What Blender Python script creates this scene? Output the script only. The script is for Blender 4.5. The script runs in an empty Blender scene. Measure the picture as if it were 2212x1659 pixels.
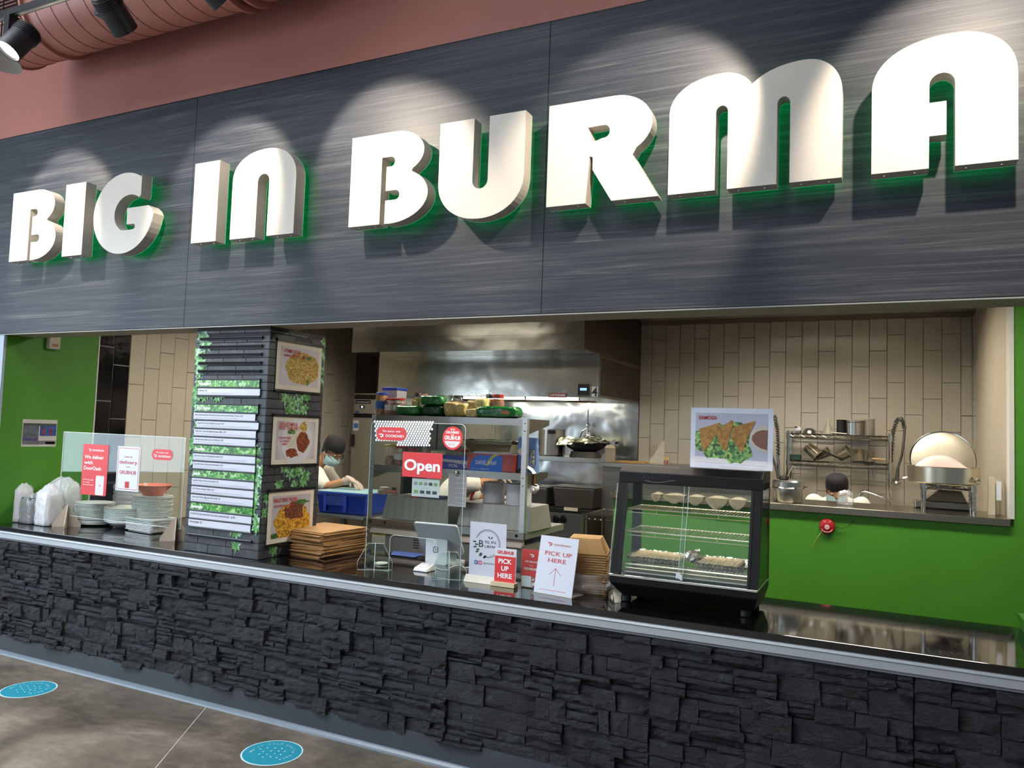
import bpy, bmesh, math, random
from math import sin, cos, pi, radians, sqrt, atan2
from mathutils import Vector, Matrix, noise
from mathutils.geometry import tessellate_polygon
random.seed(7)
S = bpy.context.scene
COL = S.collection
V = Vector

# ------------------------------------------------------------------ camera
FPX, IW, IH = 1664.0, 2212.0, 1659.0
YAW, PITCH, ROLL = radians(25.72), radians(3.472), radians(2.025)
CAM = V((0.0, -3.535, 1.73))
FW = V((-sin(YAW)*cos(PITCH), cos(YAW)*cos(PITCH), sin(PITCH)))
_r = V((cos(YAW), sin(YAW), 0)); _u = _r.cross(FW)
RT = _r*cos(ROLL) + _u*sin(ROLL); UP = -_r*sin(ROLL) + _u*cos(ROLL)
cd = bpy.data.cameras.new('camera'); cam = bpy.data.objects.new('camera', cd); COL.objects.link(cam)
cd.sensor_fit = 'HORIZONTAL'; cd.sensor_width = 36; cd.lens = 36*FPX/IW; cd.clip_start = .05
m3 = Matrix((RT, UP, -FW)).transposed(); m4 = m3.to_4x4(); m4.translation = CAM; cam.matrix_world = m4
S.camera = cam
def P(x, y, X=None, Y=None, Z=None):
    """point of the place seen at photo pixel (x, y) on the wall/counter plane given"""
    d = FW + RT*((x-IW/2)/FPX) - UP*((y-IH/2)/FPX)
    if Y is not None: t = (Y-CAM.y)/d.y
    elif Z is not None: t = (Z-CAM.z)/d.z
    else: t = (X-CAM.x)/d.x
    return CAM + d*t

# ------------------------------------------------------------------ world, lights, exposure
vs = S.view_settings; vs.view_transform = 'Standard'; vs.look = 'None'; vs.exposure = 0.0; vs.gamma = 1.0
vs.use_curve_mapping = False
S.cycles.use_denoising = True
S.cycles.use_adaptive_sampling = True; S.cycles.adaptive_threshold = .09; S.cycles.adaptive_min_samples = 16
S.cycles.max_bounces = 7; S.cycles.diffuse_bounces = 2; S.cycles.glossy_bounces = 3
S.cycles.transparent_max_bounces = 16; S.cycles.transmission_bounces = 6
S.cycles.caustics_reflective = False; S.cycles.caustics_refractive = False
S.cycles.sample_clamp_indirect = 4
W = bpy.data.worlds.new('hall_ambient'); S.world = W; W.use_nodes = True
W.node_tree.nodes['Background'].inputs[0].default_value = (.80, .88, 1.0, 1)
W.node_tree.nodes['Background'].inputs[1].default_value = .22
def area(name, loc, target, sx, sy, power, col):
    l = bpy.data.lights.new(name, 'AREA'); l.shape = 'RECTANGLE'; l.size = sx; l.size_y = sy; l.energy = power; l.color = col
    o = bpy.data.objects.new(name, l); COL.objects.link(o); o.location = loc
    o.rotation_euler = (V(target)-V(loc)).to_track_quat('-Z', 'Y').to_euler(); return o
# tall windows of the hall, to the left and behind the photographer
area('hall_window_daylight', (-10.5, -5.5, 2.6), (-3, 0, 1.2), 5.0, 3.6, 380, (.72, .86, 1.0))
area('hall_window_daylight_far', (-3.5, -9.0, 3.0), (-2.5, 0, 1.6), 6.0, 3.2, 80, (.80, .90, 1.0))
sk_ = area('overhead_fill', (-4.6, -4.6, 6.4), (-4.2, -3.2, 0), 7.0, 3.5, 420, (.92, .96, 1.0)); sk_.data.spread = radians(105)  # unseen overhead fill added to brighten the floor and stone
SPOT_W = 165
SPOT_COL = (1.0, .84, .68)

# ------------------------------------------------------------------ mesh builder
class MB:
    def __init__(s): s.v = []; s.f = []
    def add(s, vs, fs):
        b = len(s.v); s.v += [V(p) for p in vs]; s.f += [tuple(i+b for i in f) for f in fs]; return s
    def box(s, x0, x1, y0, y1, z0, z1):
        return s.add([(x0,y0,z0),(x1,y0,z0),(x1,y1,z0),(x0,y1,z0),(x0,y0,z1),(x1,y0,z1),(x1,y1,z1),(x0,y1,z1)],
            [(0,3,2,1),(4,5,6,7),(0,1,5,4),(1,2,6,5),(2,3,7,6),(3,0,4,7)])
    def hexa(s, b, t):      # 4 bottom points, 4 top points, same winding
        return s.add(list(b)+list(t), [(0,3,2,1),(4,5,6,7),(0,1,5,4),(1,2,6,5),(2,3,7,6),(3,0,4,7)])
    def prism(s, pts, o, u, v, n, d0, d1, holes=()):
        o, u, v, n = V(o), V(u), V(v), V(n)
        loops = [list(pts)] + [list(h) for h in holes]
        flat = [p for L in loops for p in L]; N = len(flat)
        A = [o+u*p[0]+v*p[1]+n*d0 for p in flat]; B = [o+u*p[0]+v*p[1]+n*d1 for p in flat]
        tri = tessellate_polygon([[V((p[0], p[1], 0)) for p in L] for L in loops])
        fs = [tuple(t) for t in tri] + [tuple(i+N for i in reversed(t)) for t in tri]
        k = 0
        for L in loops:
            m = len(L)
            for i in range(m):
                a, b = k+i, k+(i+1) % m; fs.append((a, b, b+N, a+N))
            k += m
        return s.add(A+B, fs)
    def flat(s, pts, o, u, v, n, d=0.0):
        o, u, v, n = V(o), V(u), V(v), V(n)
        tri = tessellate_polygon([[V((p[0], p[1], 0)) for p in pts]])
        return s.add([o+u*p[0]+v*p[1]+n*d for p in pts], [tuple(t) for t in tri])
    def lathe(s, prof, c=(0,0,0), n=24, ax=(0,0,1), cap=True, sx=1, sy=1):
        c = V(c); ax = V(ax).normalized(); a = ax.orthogonal().normalized(); b = ax.cross(a)
        if abs(ax.z) > .99: a, b = V((1,0,0)), V((0,1,0))
        vs = []; fs = []
        for r, z in prof:
            for i in range(n):
                t = 2*pi*i/n; vs.append(c+a*(r*cos(t)*sx)+b*(r*sin(t)*sy)+ax*z)
        for j in range(len(prof)-1):
            for i in range(n):
                p, q = j*n+i, j*n+(i+1) % n; fs.append((p, q, q+n, p+n))
        if cap:
            fs.append(tuple(range(n-1, -1, -1))); k = (len(prof)-1)*n; fs.append(tuple(range(k, k+n)))
        return s.add(vs, fs)
    def cyl(s, p, q, r, n=12, r2=None):
        p, q = V(p), V(q); return s.lathe([(r, 0), (r if r2 is None else r2, (q-p).length)], p, n, q-p)
    def tube(s, path, r, n=8, closed=False, cap=True):
        path = [V(p) for p in path]; m = len(path); rr = r if isinstance(r, (list, tuple)) else [r]*m
        vs = []; fs = []; ref = None
        for i in range(m):
            if closed: d = path[(i+1) % m]-path[i-1]
            else: d = path[min(i+1, m-1)]-path[max(i-1, 0)]
            d = d.normalized() if d.length > 1e-9 else V((0,0,1))
            if ref is None: ref = d.orthogonal().normalized()
            ref = ref-d*ref.dot(d)
            ref = ref.normalized() if ref.length > 1e-6 else d.orthogonal().normalized()
            b = d.cross(ref)
            for k in range(n):
                t = 2*pi*k/n; vs.append(path[i]+(ref*cos(t)+b*sin(t))*rr[i])
        for i in range(m if closed else m-1):
            for k in range(n):
                a = i*n+k; b = i*n+(k+1) % n; c = (i+1) % m*n+(k+1) % n; d = (i+1) % m*n+k; fs.append((a, b, c, d))
        if cap and not closed: fs.append(tuple(range(n-1, -1, -1))); fs.append(tuple(range((m-1)*n, m*n)))
        return s.add(vs, fs)
    def ell(s, c, r, nu=16, nv=10, rot=None):
        c = V(c); vs = []; fs = []
        for j in range(nv+1):
            ph = pi*j/nv
            for i in range(nu):
                t = 2*pi*i/nu; p = V((r[0]*sin(ph)*cos(t), r[1]*sin(ph)*sin(t), r[2]*cos(ph)))
                vs.append(c+(rot @ p if rot else p))
        for j in range(nv):
            for i in range(nu):
                a, b = j*nu+i, j*nu+(i+1) % nu; fs.append((a, a+nu, b+nu, b))
        return s.add(vs, fs)
    def grid(s, fn, nu, nv):
        vs = [V(fn(i/nu, j/nv)) for j in range(nv+1) for i in range(nu+1)]
        fs = [(j*(nu+1)+i, j*(nu+1)+i+1, (j+1)*(nu+1)+i+1, (j+1)*(nu+1)+i) for j in range(nv) for i in range(nu)]
        return s.add(vs, fs)
    def jit(s, amt, sc=8.0, seed=0):
        for i, p in enumerate(s.v):
            s.v[i] = p+V(noise.noise_vector(p*sc+V((seed*7.1, seed*3.3, seed*1.7))))*amt
        return s
def mb(): return MB()
INV = {}
def mk(name, b, mat, parent=None, smooth=False, bevel=0, seg=2, label=None, cat=None, group=None, kind=None, mods=()):
    me = bpy.data.meshes.new(name)
    vs = b.v
    if parent is not None and parent.name in INV: iv = INV[parent.name]; vs = [iv @ p for p in vs]
    me.from_pydata([tuple(p) for p in vs], [], b.f)
    me.materials.append(mat)
    bm = bmesh.new(); bm.from_mesh(me); bmesh.ops.recalc_face_normals(bm, faces=bm.faces); bm.to_mesh(me); bm.free()
    if smooth:
        for p in me.polygons: p.use_smooth = True
        if smooth != 2: me.set_sharp_from_angle(angle=radians(40))
    o = bpy.data.objects.new(name, me); COL.objects.link(o)
    if parent is not None:
        o.parent = parent
        INV[o.name] = INV.get(parent.name, Matrix())
    else: INV[o.name] = Matrix()
    if bevel:
        bv = o.modifiers.new('bevel', 'BEVEL'); bv.width = bevel; bv.segments = seg; bv.limit_method = 'ANGLE'
    return tag(o, label, cat, group, kind)
def tag(o, label=None, cat=None, group=None, kind=None):
    for k, v in (('label', label), ('category', cat), ('group', group), ('kind', kind)):
        if v: o[k] = v
    return o
def thing(name, loc, label, cat, group=None, kind=None, rz=0):
    o = bpy.data.objects.new(name, None); COL.objects.link(o); o.location = loc; o.rotation_euler = (0, 0, rz)
    o.empty_display_size = .05
    INV[o.name] = (Matrix.Translation(V(loc)) @ Matrix.Rotation(rz, 4, 'Z')).inverted()
    return tag(o, label, cat, group, kind)
def struct(name, b, mat, parent=None, **k):
    return mk(name, b, mat, parent, kind=None if parent else 'structure', **k)
def copy_tree(o, parent=None):
    c = o.copy(); COL.objects.link(c); c.parent = parent
    INV[c.name] = INV.get(o.name, Matrix())
    for ch in list(o.children): copy_tree(ch, c)
    return c
def inst(name, me, loc, parent, rot=None, sc=None):
    o = bpy.data.objects.new(name, me); COL.objects.link(o); o.location = loc
    if rot: o.rotation_euler = rot
    if sc: o.scale = sc
    if parent is not None: o.parent = parent
    return o

# ------------------------------------------------------------------ flat lettering
_TX = {}
def text_geo(s, bold):
    k = (s, bold)
    if k not in _TX:
        cu = bpy.data.curves.new('t', 'FONT'); cu.body = s; cu.offset = bold; cu.resolution_u = 5
        o = bpy.data.objects.new('t', cu); me = o.to_mesh()
        vs = [v.co.copy() for v in me.vertices]; fs = [tuple(p.vertices) for p in me.polygons]
        o.to_mesh_clear(); bpy.data.objects.remove(o); bpy.data.curves.remove(cu)
        _TX[k] = (vs, fs)
    return _TX[k]
def text(parent, s, o, u, v, h, mat, w=None, bold=0.0, align='C', name='lettering', off=.0012, sx=1.0):
    """line of print; o = middle of the line at mid height (left end for align L), h = capital height"""
    vs, fs = text_geo(s, bold)
    if not vs: return
    o, u, v = V(o), V(u).normalized(), V(v).normalized(); n = u.cross(v)
    x0 = min(p.x for p in vs); x1 = max(p.x for p in vs); k = h/.73
    kx = k*sx if w is None else w/(x1-x0)
    ox = {'C': (x0+x1)/2, 'L': x0, 'R': x1}[align]
    b = mb().add([o+u*((p.x-ox)*kx)+v*((p.y-.365)*k)+n*off for p in vs], fs)
    return mk(name, b, mat, parent)
def disc(r, n=40, cx=0, cy=0, a0=0, a1=2*pi, ry=None):
    ry = r if ry is None else ry
    full = abs(a1-a0-2*pi) < 1e-6; m = n if full else n+1
    return [(cx+r*cos(a0+(a1-a0)*i/n), cy+ry*sin(a0+(a1-a0)*i/n)) for i in range(m)]
def rrect(w, h, r, cx=0, cy=0, n=6):
    pts = []
    for sx, sy, a in ((1,1,0), (-1,1,pi/2), (-1,-1,pi), (1,-1,3*pi/2)):
        for i in range(n+1):
            t = a+pi/2*i/n; pts.append((cx+sx*(w/2-r)+r*cos(t), cy+sy*(h/2-r)+r*sin(t)))
    return pts
def rect(x0, x1, y0, y1): return [(x0,y0),(x1,y0),(x1,y1),(x0,y1)]
def blob(rx, ry, n=40, amp=.12, seed=0, cx=0, cy=0, fr=2.2):
    pts = []
    for i in range(n):
        t = 2*pi*i/n; k = 1+amp*noise.noise(V((cos(t)*fr+seed*5, sin(t)*fr, seed*3.7)))*2
        pts.append((cx+rx*k*cos(t), cy+ry*k*sin(t)))
    return pts
X3, Y3, Z3 = V((1,0,0)), V((0,1,0)), V((0,0,1))
FRONT = (X3, Z3, -Y3)       # u, v, outward normal of a face that looks at the hall

# ------------------------------------------------------------------ materials
def lin(h):
    if isinstance(h, str):
        c = [int(h[i:i+2], 16)/255 for i in (0, 2, 4)]
        return tuple(x/12.92 if x <= .04045 else ((x+.055)/1.055)**2.4 for x in c)
    return h
class N:
    def __init__(s, name):
        s.m = bpy.data.materials.new(name); s.m.use_nodes = True; s.t = s.m.node_tree
        s.b = s.t.nodes['Principled BSDF']; s.out = s.t.nodes['Material Output']
    def n(s, ty, **k):
        x = s.t.nodes.new(ty)
        for a, v in k.items(): setattr(x, a, v)
        return x
    def l(s, a, b): s.t.links.new(a, b)
    def coord(s, scale=(1,1,1), kind='Object', rot=(0,0,0)):
        tc = s.n('ShaderNodeTexCoord'); mp = s.n('ShaderNodeMapping'); mp.inputs['Scale'].default_value = scale
        mp.inputs['Rotation'].default_value = rot
        s.l(tc.outputs[kind], mp.inputs['Vector']); return mp.outputs[0]
    def noise(s, vec, sc, det=4, rough=.55, dist=0):
        x = s.n('ShaderNodeTexNoise'); x.inputs['Scale'].default_value = sc; x.inputs['Detail'].default_value = det
        x.inputs['Roughness'].default_value = rough; x.inputs['Distortion'].default_value = dist
        s.l(vec, x.inputs['Vector']); return x.outputs['Fac']
    def ramp(s, fac, stops, interp='LINEAR'):
        x = s.n('ShaderNodeValToRGB'); cr = x.color_ramp; cr.interpolation = interp
        while len(cr.elements) < len(stops): cr.elements.new(.5)
        for e, (p, c) in zip(cr.elements, stops): e.position = p; e.color = (*lin(c), 1)
        s.l(fac, x.inputs[0]); return x.outputs[0]
    def bump(s, h, st, d=.01):
        x = s.n('ShaderNodeBump'); x.inputs['Strength'].default_value = st; x.inputs['Distance'].default_value = d
        s.l(h, x.inputs['Height']); s.l(x.outputs[0], s.b.inputs['Normal'])
    def set(s, **k):
        for a, v in k.items(): s.b.inputs[a.replace('_', ' ')].default_value = v
        return s
def sh(c, k): return tuple(min(1, x*k) for x in lin(c))
_MC = {}
def M(name, col, r=.5, m=0.0, var=.06, vsc=14, bump=0, bsc=80, bd=.002, spec=.5, es=0, ecol=None, coat=0, stretch=(1,1,1), sheen=0, sss=0):
    if name in _MC: return _MC[name]
    x = N(name); x.set(Roughness=r, Metallic=m, Specular_IOR_Level=spec)
    vec = x.coord(stretch)
    if var:
        f = x.noise(vec, vsc, 5)
        x.l(x.ramp(f, [(.3, sh(col, 1-var)), (.7, sh(col, 1+var))]), x.b.inputs['Base Color'])
    else: x.set(Base_Color=(*lin(col), 1))
    if bump: x.bump(x.noise(vec, bsc, 4), bump, bd)
    if es: x.set(Emission_Color=(*lin(ecol or col), 1), Emission_Strength=es)
    if coat: x.set(Coat_Weight=coat, Coat_Roughness=.05)
    _MC[name] = x.m; return x.m
def clear(name, tint='F4FAF8', refl=1.0, rough=.02, haze=0.0, hcol='FFFFFF', ior=1.49, bump=0, bsc=12):
    """clear sheet: lets light straight through, reflects by Fresnel, optional milky share"""
    x = N(name); t = x.t; t.nodes.remove(x.b)
    tr = x.n('ShaderNodeBsdfTransparent'); tr.inputs[0].default_value = (*lin(tint), 1)
    gl = x.n('ShaderNodeBsdfGlossy'); gl.inputs['Roughness'].default_value = rough
    fr = x.n('ShaderNodeFresnel'); fr.inputs[0].default_value = ior
    mul = x.n('ShaderNodeMath', operation='MULTIPLY'); mul.inputs[1].default_value = refl; mul.use_clamp = True
    ge = x.n('ShaderNodeNewGeometry'); mi = x.n('ShaderNodeMath', operation='MULTIPLY_ADD'); mi.inputs[1].default_value = 1/ior-ior; mi.inputs[2].default_value = ior
    x.l(ge.outputs['Backfacing'], mi.inputs[0]); x.l(mi.outputs[0], fr.inputs[0])      # same reflection from either side of the thin sheet
    x.l(fr.outputs[0], mul.inputs[0])
    base = tr.outputs[0]
    if haze:
        df = x.n('ShaderNodeBsdfDiffuse'); df.inputs[0].default_value = (*lin(hcol), 1)
        mh = x.n('ShaderNodeMixShader'); mh.inputs[0].default_value = haze
        x.l(tr.outputs[0], mh.inputs[1]); x.l(df.outputs[0], mh.inputs[2]); base = mh.outputs[0]
    mx = x.n('ShaderNodeMixShader'); x.l(mul.outputs[0], mx.inputs[0]); x.l(base, mx.inputs[1]); x.l(gl.outputs[0], mx.inputs[2])
    if bump:
        bp = x.n('ShaderNodeBump'); bp.inputs['Strength'].default_value = bump; bp.inputs['Distance'].default_value = .01
        x.l(x.noise(x.coord(), bsc, 3, .5, .6), bp.inputs['Height'])
        x.l(bp.outputs[0], gl.inputs['Normal']); x.l(bp.outputs[0], fr.inputs['Normal'])
    x.l(mx.outputs[0], x.out.inputs[0]); return x.m
def food(name, cols, sc=60, r=.6, dist=.6):
    """printed food: patches of colours"""
    x = N(name); x.set(Roughness=r)
    vo = x.n('ShaderNodeTexVoronoi'); vo.inputs['Scale'].default_value = sc
    vec = x.coord((1,1,1))
    nz = x.n('ShaderNodeTexNoise'); nz.inputs['Scale'].default_value = sc*.5; x.l(vec, nz.inputs['Vector'])
    ad = x.n('ShaderNodeMixRGB', blend_type='ADD'); ad.inputs[0].default_value = dist*2/sc
    x.l(vec, ad.inputs[1]); x.l(nz.outputs['Color'], ad.inputs[2]); x.l(ad.outputs[0], vo.inputs['Vector'])
    sep = x.n('ShaderNodeSeparateColor'); x.l(vo.outputs['Color'], sep.inputs[0])
    n = len(cols); x.l(x.ramp(sep.outputs[0], [(i/n, c) for i, c in enumerate(cols)], 'CONSTANT'), x.b.inputs['Base Color'])
    return x.m
def steel(name, col='B9B9B4', r=.28, br=(1, 1, 60), bump=.06, wav=0):
    x = N(name); x.set(Metallic=1.0, Roughness=r)
    vec = x.coord(br); f = x.noise(vec, 6, 3)
    x.l(x.ramp(f, [(.3, sh(col, .86)), (.7, sh(col, 1.08))]), x.b.inputs['Base Color'])
    if wav:
        w = x.noise(x.coord(), 2.2, 2, .4, .5); x.bump(w, wav, .05)
    else: x.bump(f, bump, .002)
    return x.m
STEEL = steel('brushed_steel'); STEELV = steel('brushed_steel_upright', br=(60, 60, 1))
STEELW = steel('buckled_steel_sheet', 'C9CCCA', .22, wav=.5)
STEELH = steel('hood_steel', 'B2B0A8', .2, br=(2, 2, 40), wav=.22)
STEELD = steel('worn_dark_steel', '8A8880', .38)
CHROME = steel('bright_chrome', 'D8D8D4', .1, bump=.01)
ALU = steel('satin_aluminium', 'D9DCDE', .42, br=(1, 30, 60))
ZINC = steel('pan_aluminium', 'CFC8B4', .3, br=(40, 40, 1))
WHITE = M('white_card', 'DEDEE2', .45, var=.02)
WPLAST = M('white_plastic', 'ECEBE8', .35, var=.02)
PAPER = M('white_paper', 'DADADC', .7, var=.03)
BLACK = M('black_plastic', '0E0E10', .45, var=.1, spec=.3)
BLKPAINT = M('black_painted_steel', '0D0C0D', .5, var=.12, spec=.25)
RED = M('red_print', 'DC3C40', .42, var=.04)
REDT = M('red_lettering', 'C4342F', .5, var=0)
WHT = M('white_lettering', 'FAFAF8', .5, var=0)
BLKT = M('black_lettering', '1C1E22', .5, var=0)
GRYT = M('grey_lettering', '6E7076', .6, var=0)
ACRYL = clear('clear_acrylic', 'F6FBF9', .75, .015)
ACRYLE = clear('acrylic_edge', 'DCEFEA', 1.0, .1, haze=.75, hcol='F4FBF8')
FILM = clear('plastic_film', 'FFFFFF', 1.6, .12, haze=.22, hcol='FFFFFF', bump=.8, bsc=22)
FILMM = clear('milky_plastic_bag', 'FFFFFF', 1.4, .16, haze=.62, hcol='F4F4F8', bump=.9, bsc=26)
GLASS = clear('warmer_glass', 'F6FAF8', .6, .01)
KRAFT = M('kraft_paper', 'B58A58', .75, var=.12, vsc=9)
GREENW = M('green_wall_paint', '44881C', .55, var=.04, vsc=3, bump=.06, bsc=220, bd=.001)
# ================================================================== the setting
XL, XR, YB, YH = -5.95, .755, 4.75, 2.28       # left wall, right wall, back wall, green half wall
ZS, ZT, ZC = 2.318, 3.85, .90                  # soffit, top of fascia, countertop
# ---- materials of the shell
def wood_mat():
    x = N('grey_blue_wood_laminate'); x.set(Roughness=.46, Specular_IOR_Level=.32)
    v = x.coord((.35, 1, 9)); a = x.noise(v, 2.6, 6, .6, .9)
    v2 = x.coord((.5, 1, 40)); b = x.noise(v2, 3.0, 4, .7, .4)
    mx = x.n('ShaderNodeMath', operation='ADD'); m1 = x.n('ShaderNodeMath', operation='MULTIPLY'); m1.inputs[1].default_value = .5
    m2 = x.n('ShaderNodeMath', operation='MULTIPLY'); m2.inputs[1].default_value = .5
    x.l(a, m1.inputs[0]); x.l(b, m2.inputs[0]); x.l(m1.outputs[0], mx.inputs[0]); x.l(m2.outputs[0], mx.inputs[1])
    c = x.ramp(mx.outputs[0], [(.36, '1E232B'), (.48, '2A2F37'), (.56, '393D43'), (.68, '585A5C')])
    x.l(c, x.b.inputs['Base Color']); x.bump(mx.outputs[0], .12, .004); return x.m
WOOD = wood_mat()
def concrete_mat():
    x = N('stained_concrete'); x.set(Roughness=.48)
    v = x.coord(); a = x.noise(v, 1.3, 8, .62, .5); b = x.noise(x.coord((1, 2.5, 1)), 9, 6, .6, .3)
    mx = x.n('ShaderNodeMixRGB', blend_type='OVERLAY'); mx.inputs[0].default_value = .55
    x.l(x.ramp(a, [(.3, '4E473E'), (.47, '70675A'), (.6, '8C8172'), (.75, 'AAA090')]), mx.inputs[1])
    x.l(x.ramp(b, [(.3, '5a5a5a'), (.7, 'a8a8a8')]), mx.inputs[2]); x.l(mx.outputs[0], x.b.inputs['Base Color'])
    x.l(x.ramp(a, [(.3, (.38,)*3), (.7, (.62,)*3)]), x.b.inputs['Roughness']); x.bump(b, .08, .003); return x.m
CONC = concrete_mat()
REDWALL = M('terracotta_wall_paint', 'A5695D', .62, var=.05, vsc=2.5, bump=.12, bsc=180, bd=.001)
REDDUCT = M('terracotta_duct_paint', 'B4766A', .5, var=.04, vsc=4)
SOFF = M('soffit_paint', '9A9384', .6, var=.05)
DRY = M('kitchen_drywall', 'D8D4C8', .7, var=.03)
TILE = M('beige_glazed_tile', 'D0C6B2', .16, var=.05, vsc=1.1, spec=.5)
TILEB = M('black_glazed_tile', '0C0C0E', .1, var=.1, vsc=2)
GROUT = M('grout', '8A7E6A', .85, var=.1, vsc=30)
GROUTL = M('pale_grout', 'B9B5AC', .85, var=.1, vsc=30)
QUARTZ = M('black_polished_quartz', '0B0B0D', .07, var=.25, vsc=60, spec=.75, coat=.35)
RUBBER = M('dark_rubber_base', '3A4046', .33, var=.12, vsc=3)
WTRIM = M('white_trim', 'DAD8CE', .45, var=.03)

# ---- hall floor with its saw-cut joint
fl = struct('floor', mb().box(-9, 3.2, -7, YB, -.06, -.0012), M('joint_mortar', 'B8B2A8', .8))
j0, j1 = V((-3.238, -.732)), V((-3.673, -.01)); jd = (j1-j0).normalized(); jn = V((-jd.y, jd.x))
def jx(y, s): p = j0+jd*((y-j0.y)/jd.y); return p.x+s*.004
for nm, pts in (('floor_slab', [(-9,-7),(jx(-7,-1),-7),(jx(.3,-1),.3),(-9,.3)]), ('floor_slab', [(jx(-7,1),-7),(3.2,-7),(3.2,.3),(jx(.3,1),.3)])):
    mk(nm, mb().prism(pts, (0,0,0), X3, Y3, Z3, -.0012, 0), CONC, fl)
mk('kitchen_floor_slab', mb().box(-9, 3.2, .3, YB, -.0012, 0), M('quarry_floor', '4A3A34', .6), fl)

# ---- terracotta wall above the fascia
struct('wall_upper', mb().box(-9, 3.2, .012, .25, ZT, 6.2), REDWALL)
struct('wall_hall_left', mb().box(-9, XL-.001, .0, .02, 0, ZS-.001), M('pale_blue_pier_paint', 'A9B8C4', .5, var=.03))
fa = struct('wall_fascia', mb().box(-9, 3.2, .014, .225, ZS+.004, ZT), SOFF)
mk('soffit_bead', mb().box(-9, 3.2, -.004, .0135, ZS-.003, ZS+.003), M('bead_grey', '8A8C8C', .5), fa)
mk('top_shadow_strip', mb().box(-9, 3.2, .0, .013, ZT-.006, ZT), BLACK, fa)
for x0, x1 in ((-6.59, -4.072), (-4.072, -1.554), (-1.554, .964), (.964, 3.2), (-9, -6.59)):
    mk('panel', mb().box(x0+.0018, x1-.0018, 0, .0135, ZS+.008, ZT-.007), WOOD, fa)
mk('soffit', mb().box(-9, 3.2, .0, .225, ZS, ZS+.0038), SOFF, fa)

# ---- kitchen shell
struct('ceiling', mb().box(XL, 3.2, .225, YB+.1, 3.0, 3.05), DRY)
wb = struct('wall_back', mb().box(XL-.1, 3.2, YB+.008, YB+.12, 0, 3.0), GROUT)
wl = struct('wall_left', mb().box(XL-.1, XL-.008, .021, YB, 0, 3.0), GROUT)
wr = struct('wall_right', mb().box(XR+.008, XR+.1, YH+.12, YB, 0, 3.0), GROUT)
TW, TH, GAP = .1555, .4635, .0022
def tile_mesh(w, h, mat, name):
    b = mb(); w -= GAP; h -= GAP
    b.hexa([(0,0,0),(w,0,0),(w,0,h),(0,0,h)], [(.0022,-.007,.0022),(w-.0022,-.007,.0022),(w-.0022,-.007,h-.0022),(.0022,-.007,h-.0022)])
    me = bpy.data.meshes.new(name); me.from_pydata([tuple(p) for p in b.v], [], b.f); me.materials.append(mat)
    bm = bmesh.new(); bm.from_mesh(me); bmesh.ops.recalc_face_normals(bm, faces=bm.faces); bm.to_mesh(me); bm.free(); return me
_tm = {}
def tile_run(parent, place, rot, a0, a1, first, zj, z0, z1, mat, key):
    """columns of upright tiles from a0 to a1 along the wall; first = a column edge, zj = joint height of column 0"""
    k = math.floor((a0-first)/TW)
    while first+k*TW < a1-1e-4:
        lo, hi = max(a0, first+k*TW), min(a1, first+(k+1)*TW)
        zz = zj+(k % 3)*TH/3
        j = math.floor((z0-zz)/TH)
        while zz+j*TH < z1-1e-4:
            b, t = max(z0, zz+j*TH), min(z1, zz+(j+1)*TH)
            kk = (key, round(hi-lo, 3), round(t-b, 3))
            if kk not in _tm: _tm[kk] = tile_mesh(hi-lo, t-b, mat, 'tile')
            inst('tile', _tm[kk], place(lo if rot >= 0 else hi, b+GAP/2), parent, (0, 0, rot) if rot > -9 else None)
            j += 1
        k += 1
z6 = lambda x, y: (1640+x/3.0717, 640+y/3.0717)
c0 = P(*z6(71, 371), Y=YB)
# back wall: from the end of the cooking line to the right-hand corner (rotation 0: tile runs +x, face to -y)
tile_run(wb, lambda a, z: (a+GAP/2, YB+.006, z), 0, -2.42, XR, c0.x, c0.z, .95, 2.95, TILE, 'b')
# right wall: tile runs -y to +y, face to -x
tile_run(wr, lambda a, z: (XR+.006, a-GAP/2, z), -pi/2, YB-.36, YB, YB, c0.z+.15, .95, 2.95, TILE, 'b')
mk('smooth_wall_panel', mb().box(XR-.002, XR+.008, YH+.13, YB-.362, .9, 2.98), M('cream_wall_panel', 'C0B49E', .4, var=.05, vsc=2), wr)
# left wall: face to +x
yk0, yk1 = P(209, 800, X=XL).y, P(279, 800, X=XL).y
tile_run(wl, lambda a, z: (XL-.006, a+GAP/2, z), pi/2, yk1, 4.3, yk1, P(295, 680+500/3.319, X=XL).z, .8, 2.95, TILE, 'b')
for i, (ya, yb, zf) in enumerate(((yk0+.012, (yk0+yk1)/2, 748), ((yk0+yk1)/2, yk1, 789))):
    z = P(230+30*i, zf, X=XL).z
    for j in range(-4, 3):
        b, t = z+j*TH, min(2.95, z+(j+1)*TH)
        if b > 2.9 or b < .4: continue
        kk = ('k', round(yb-ya, 3), round(t-b, 3))
        if kk not in _tm: _tm[kk] = tile_mesh(yb-ya-.003, t-b-.003, TILEB, 'tile')
        inst('black_tile', _tm[kk], (XL-.006, ya+.002, b+.002), wl, (0, 0, pi/2))
mk('tile_edge_trim', mb().box(XL-.008, XL+.004, yk0, yk0+.012, .4, 2.95), WTRIM, wl)
mk('painted_panel', mb().box(XL-.008, XL, .021, yk0, 0, 3.0), GREENW, wl)
mk('black_tile_bed', mb().box(XL-.008, XL-.0065, yk0+.012, yk1, .4, 2.95), GROUTL, wl)

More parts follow.
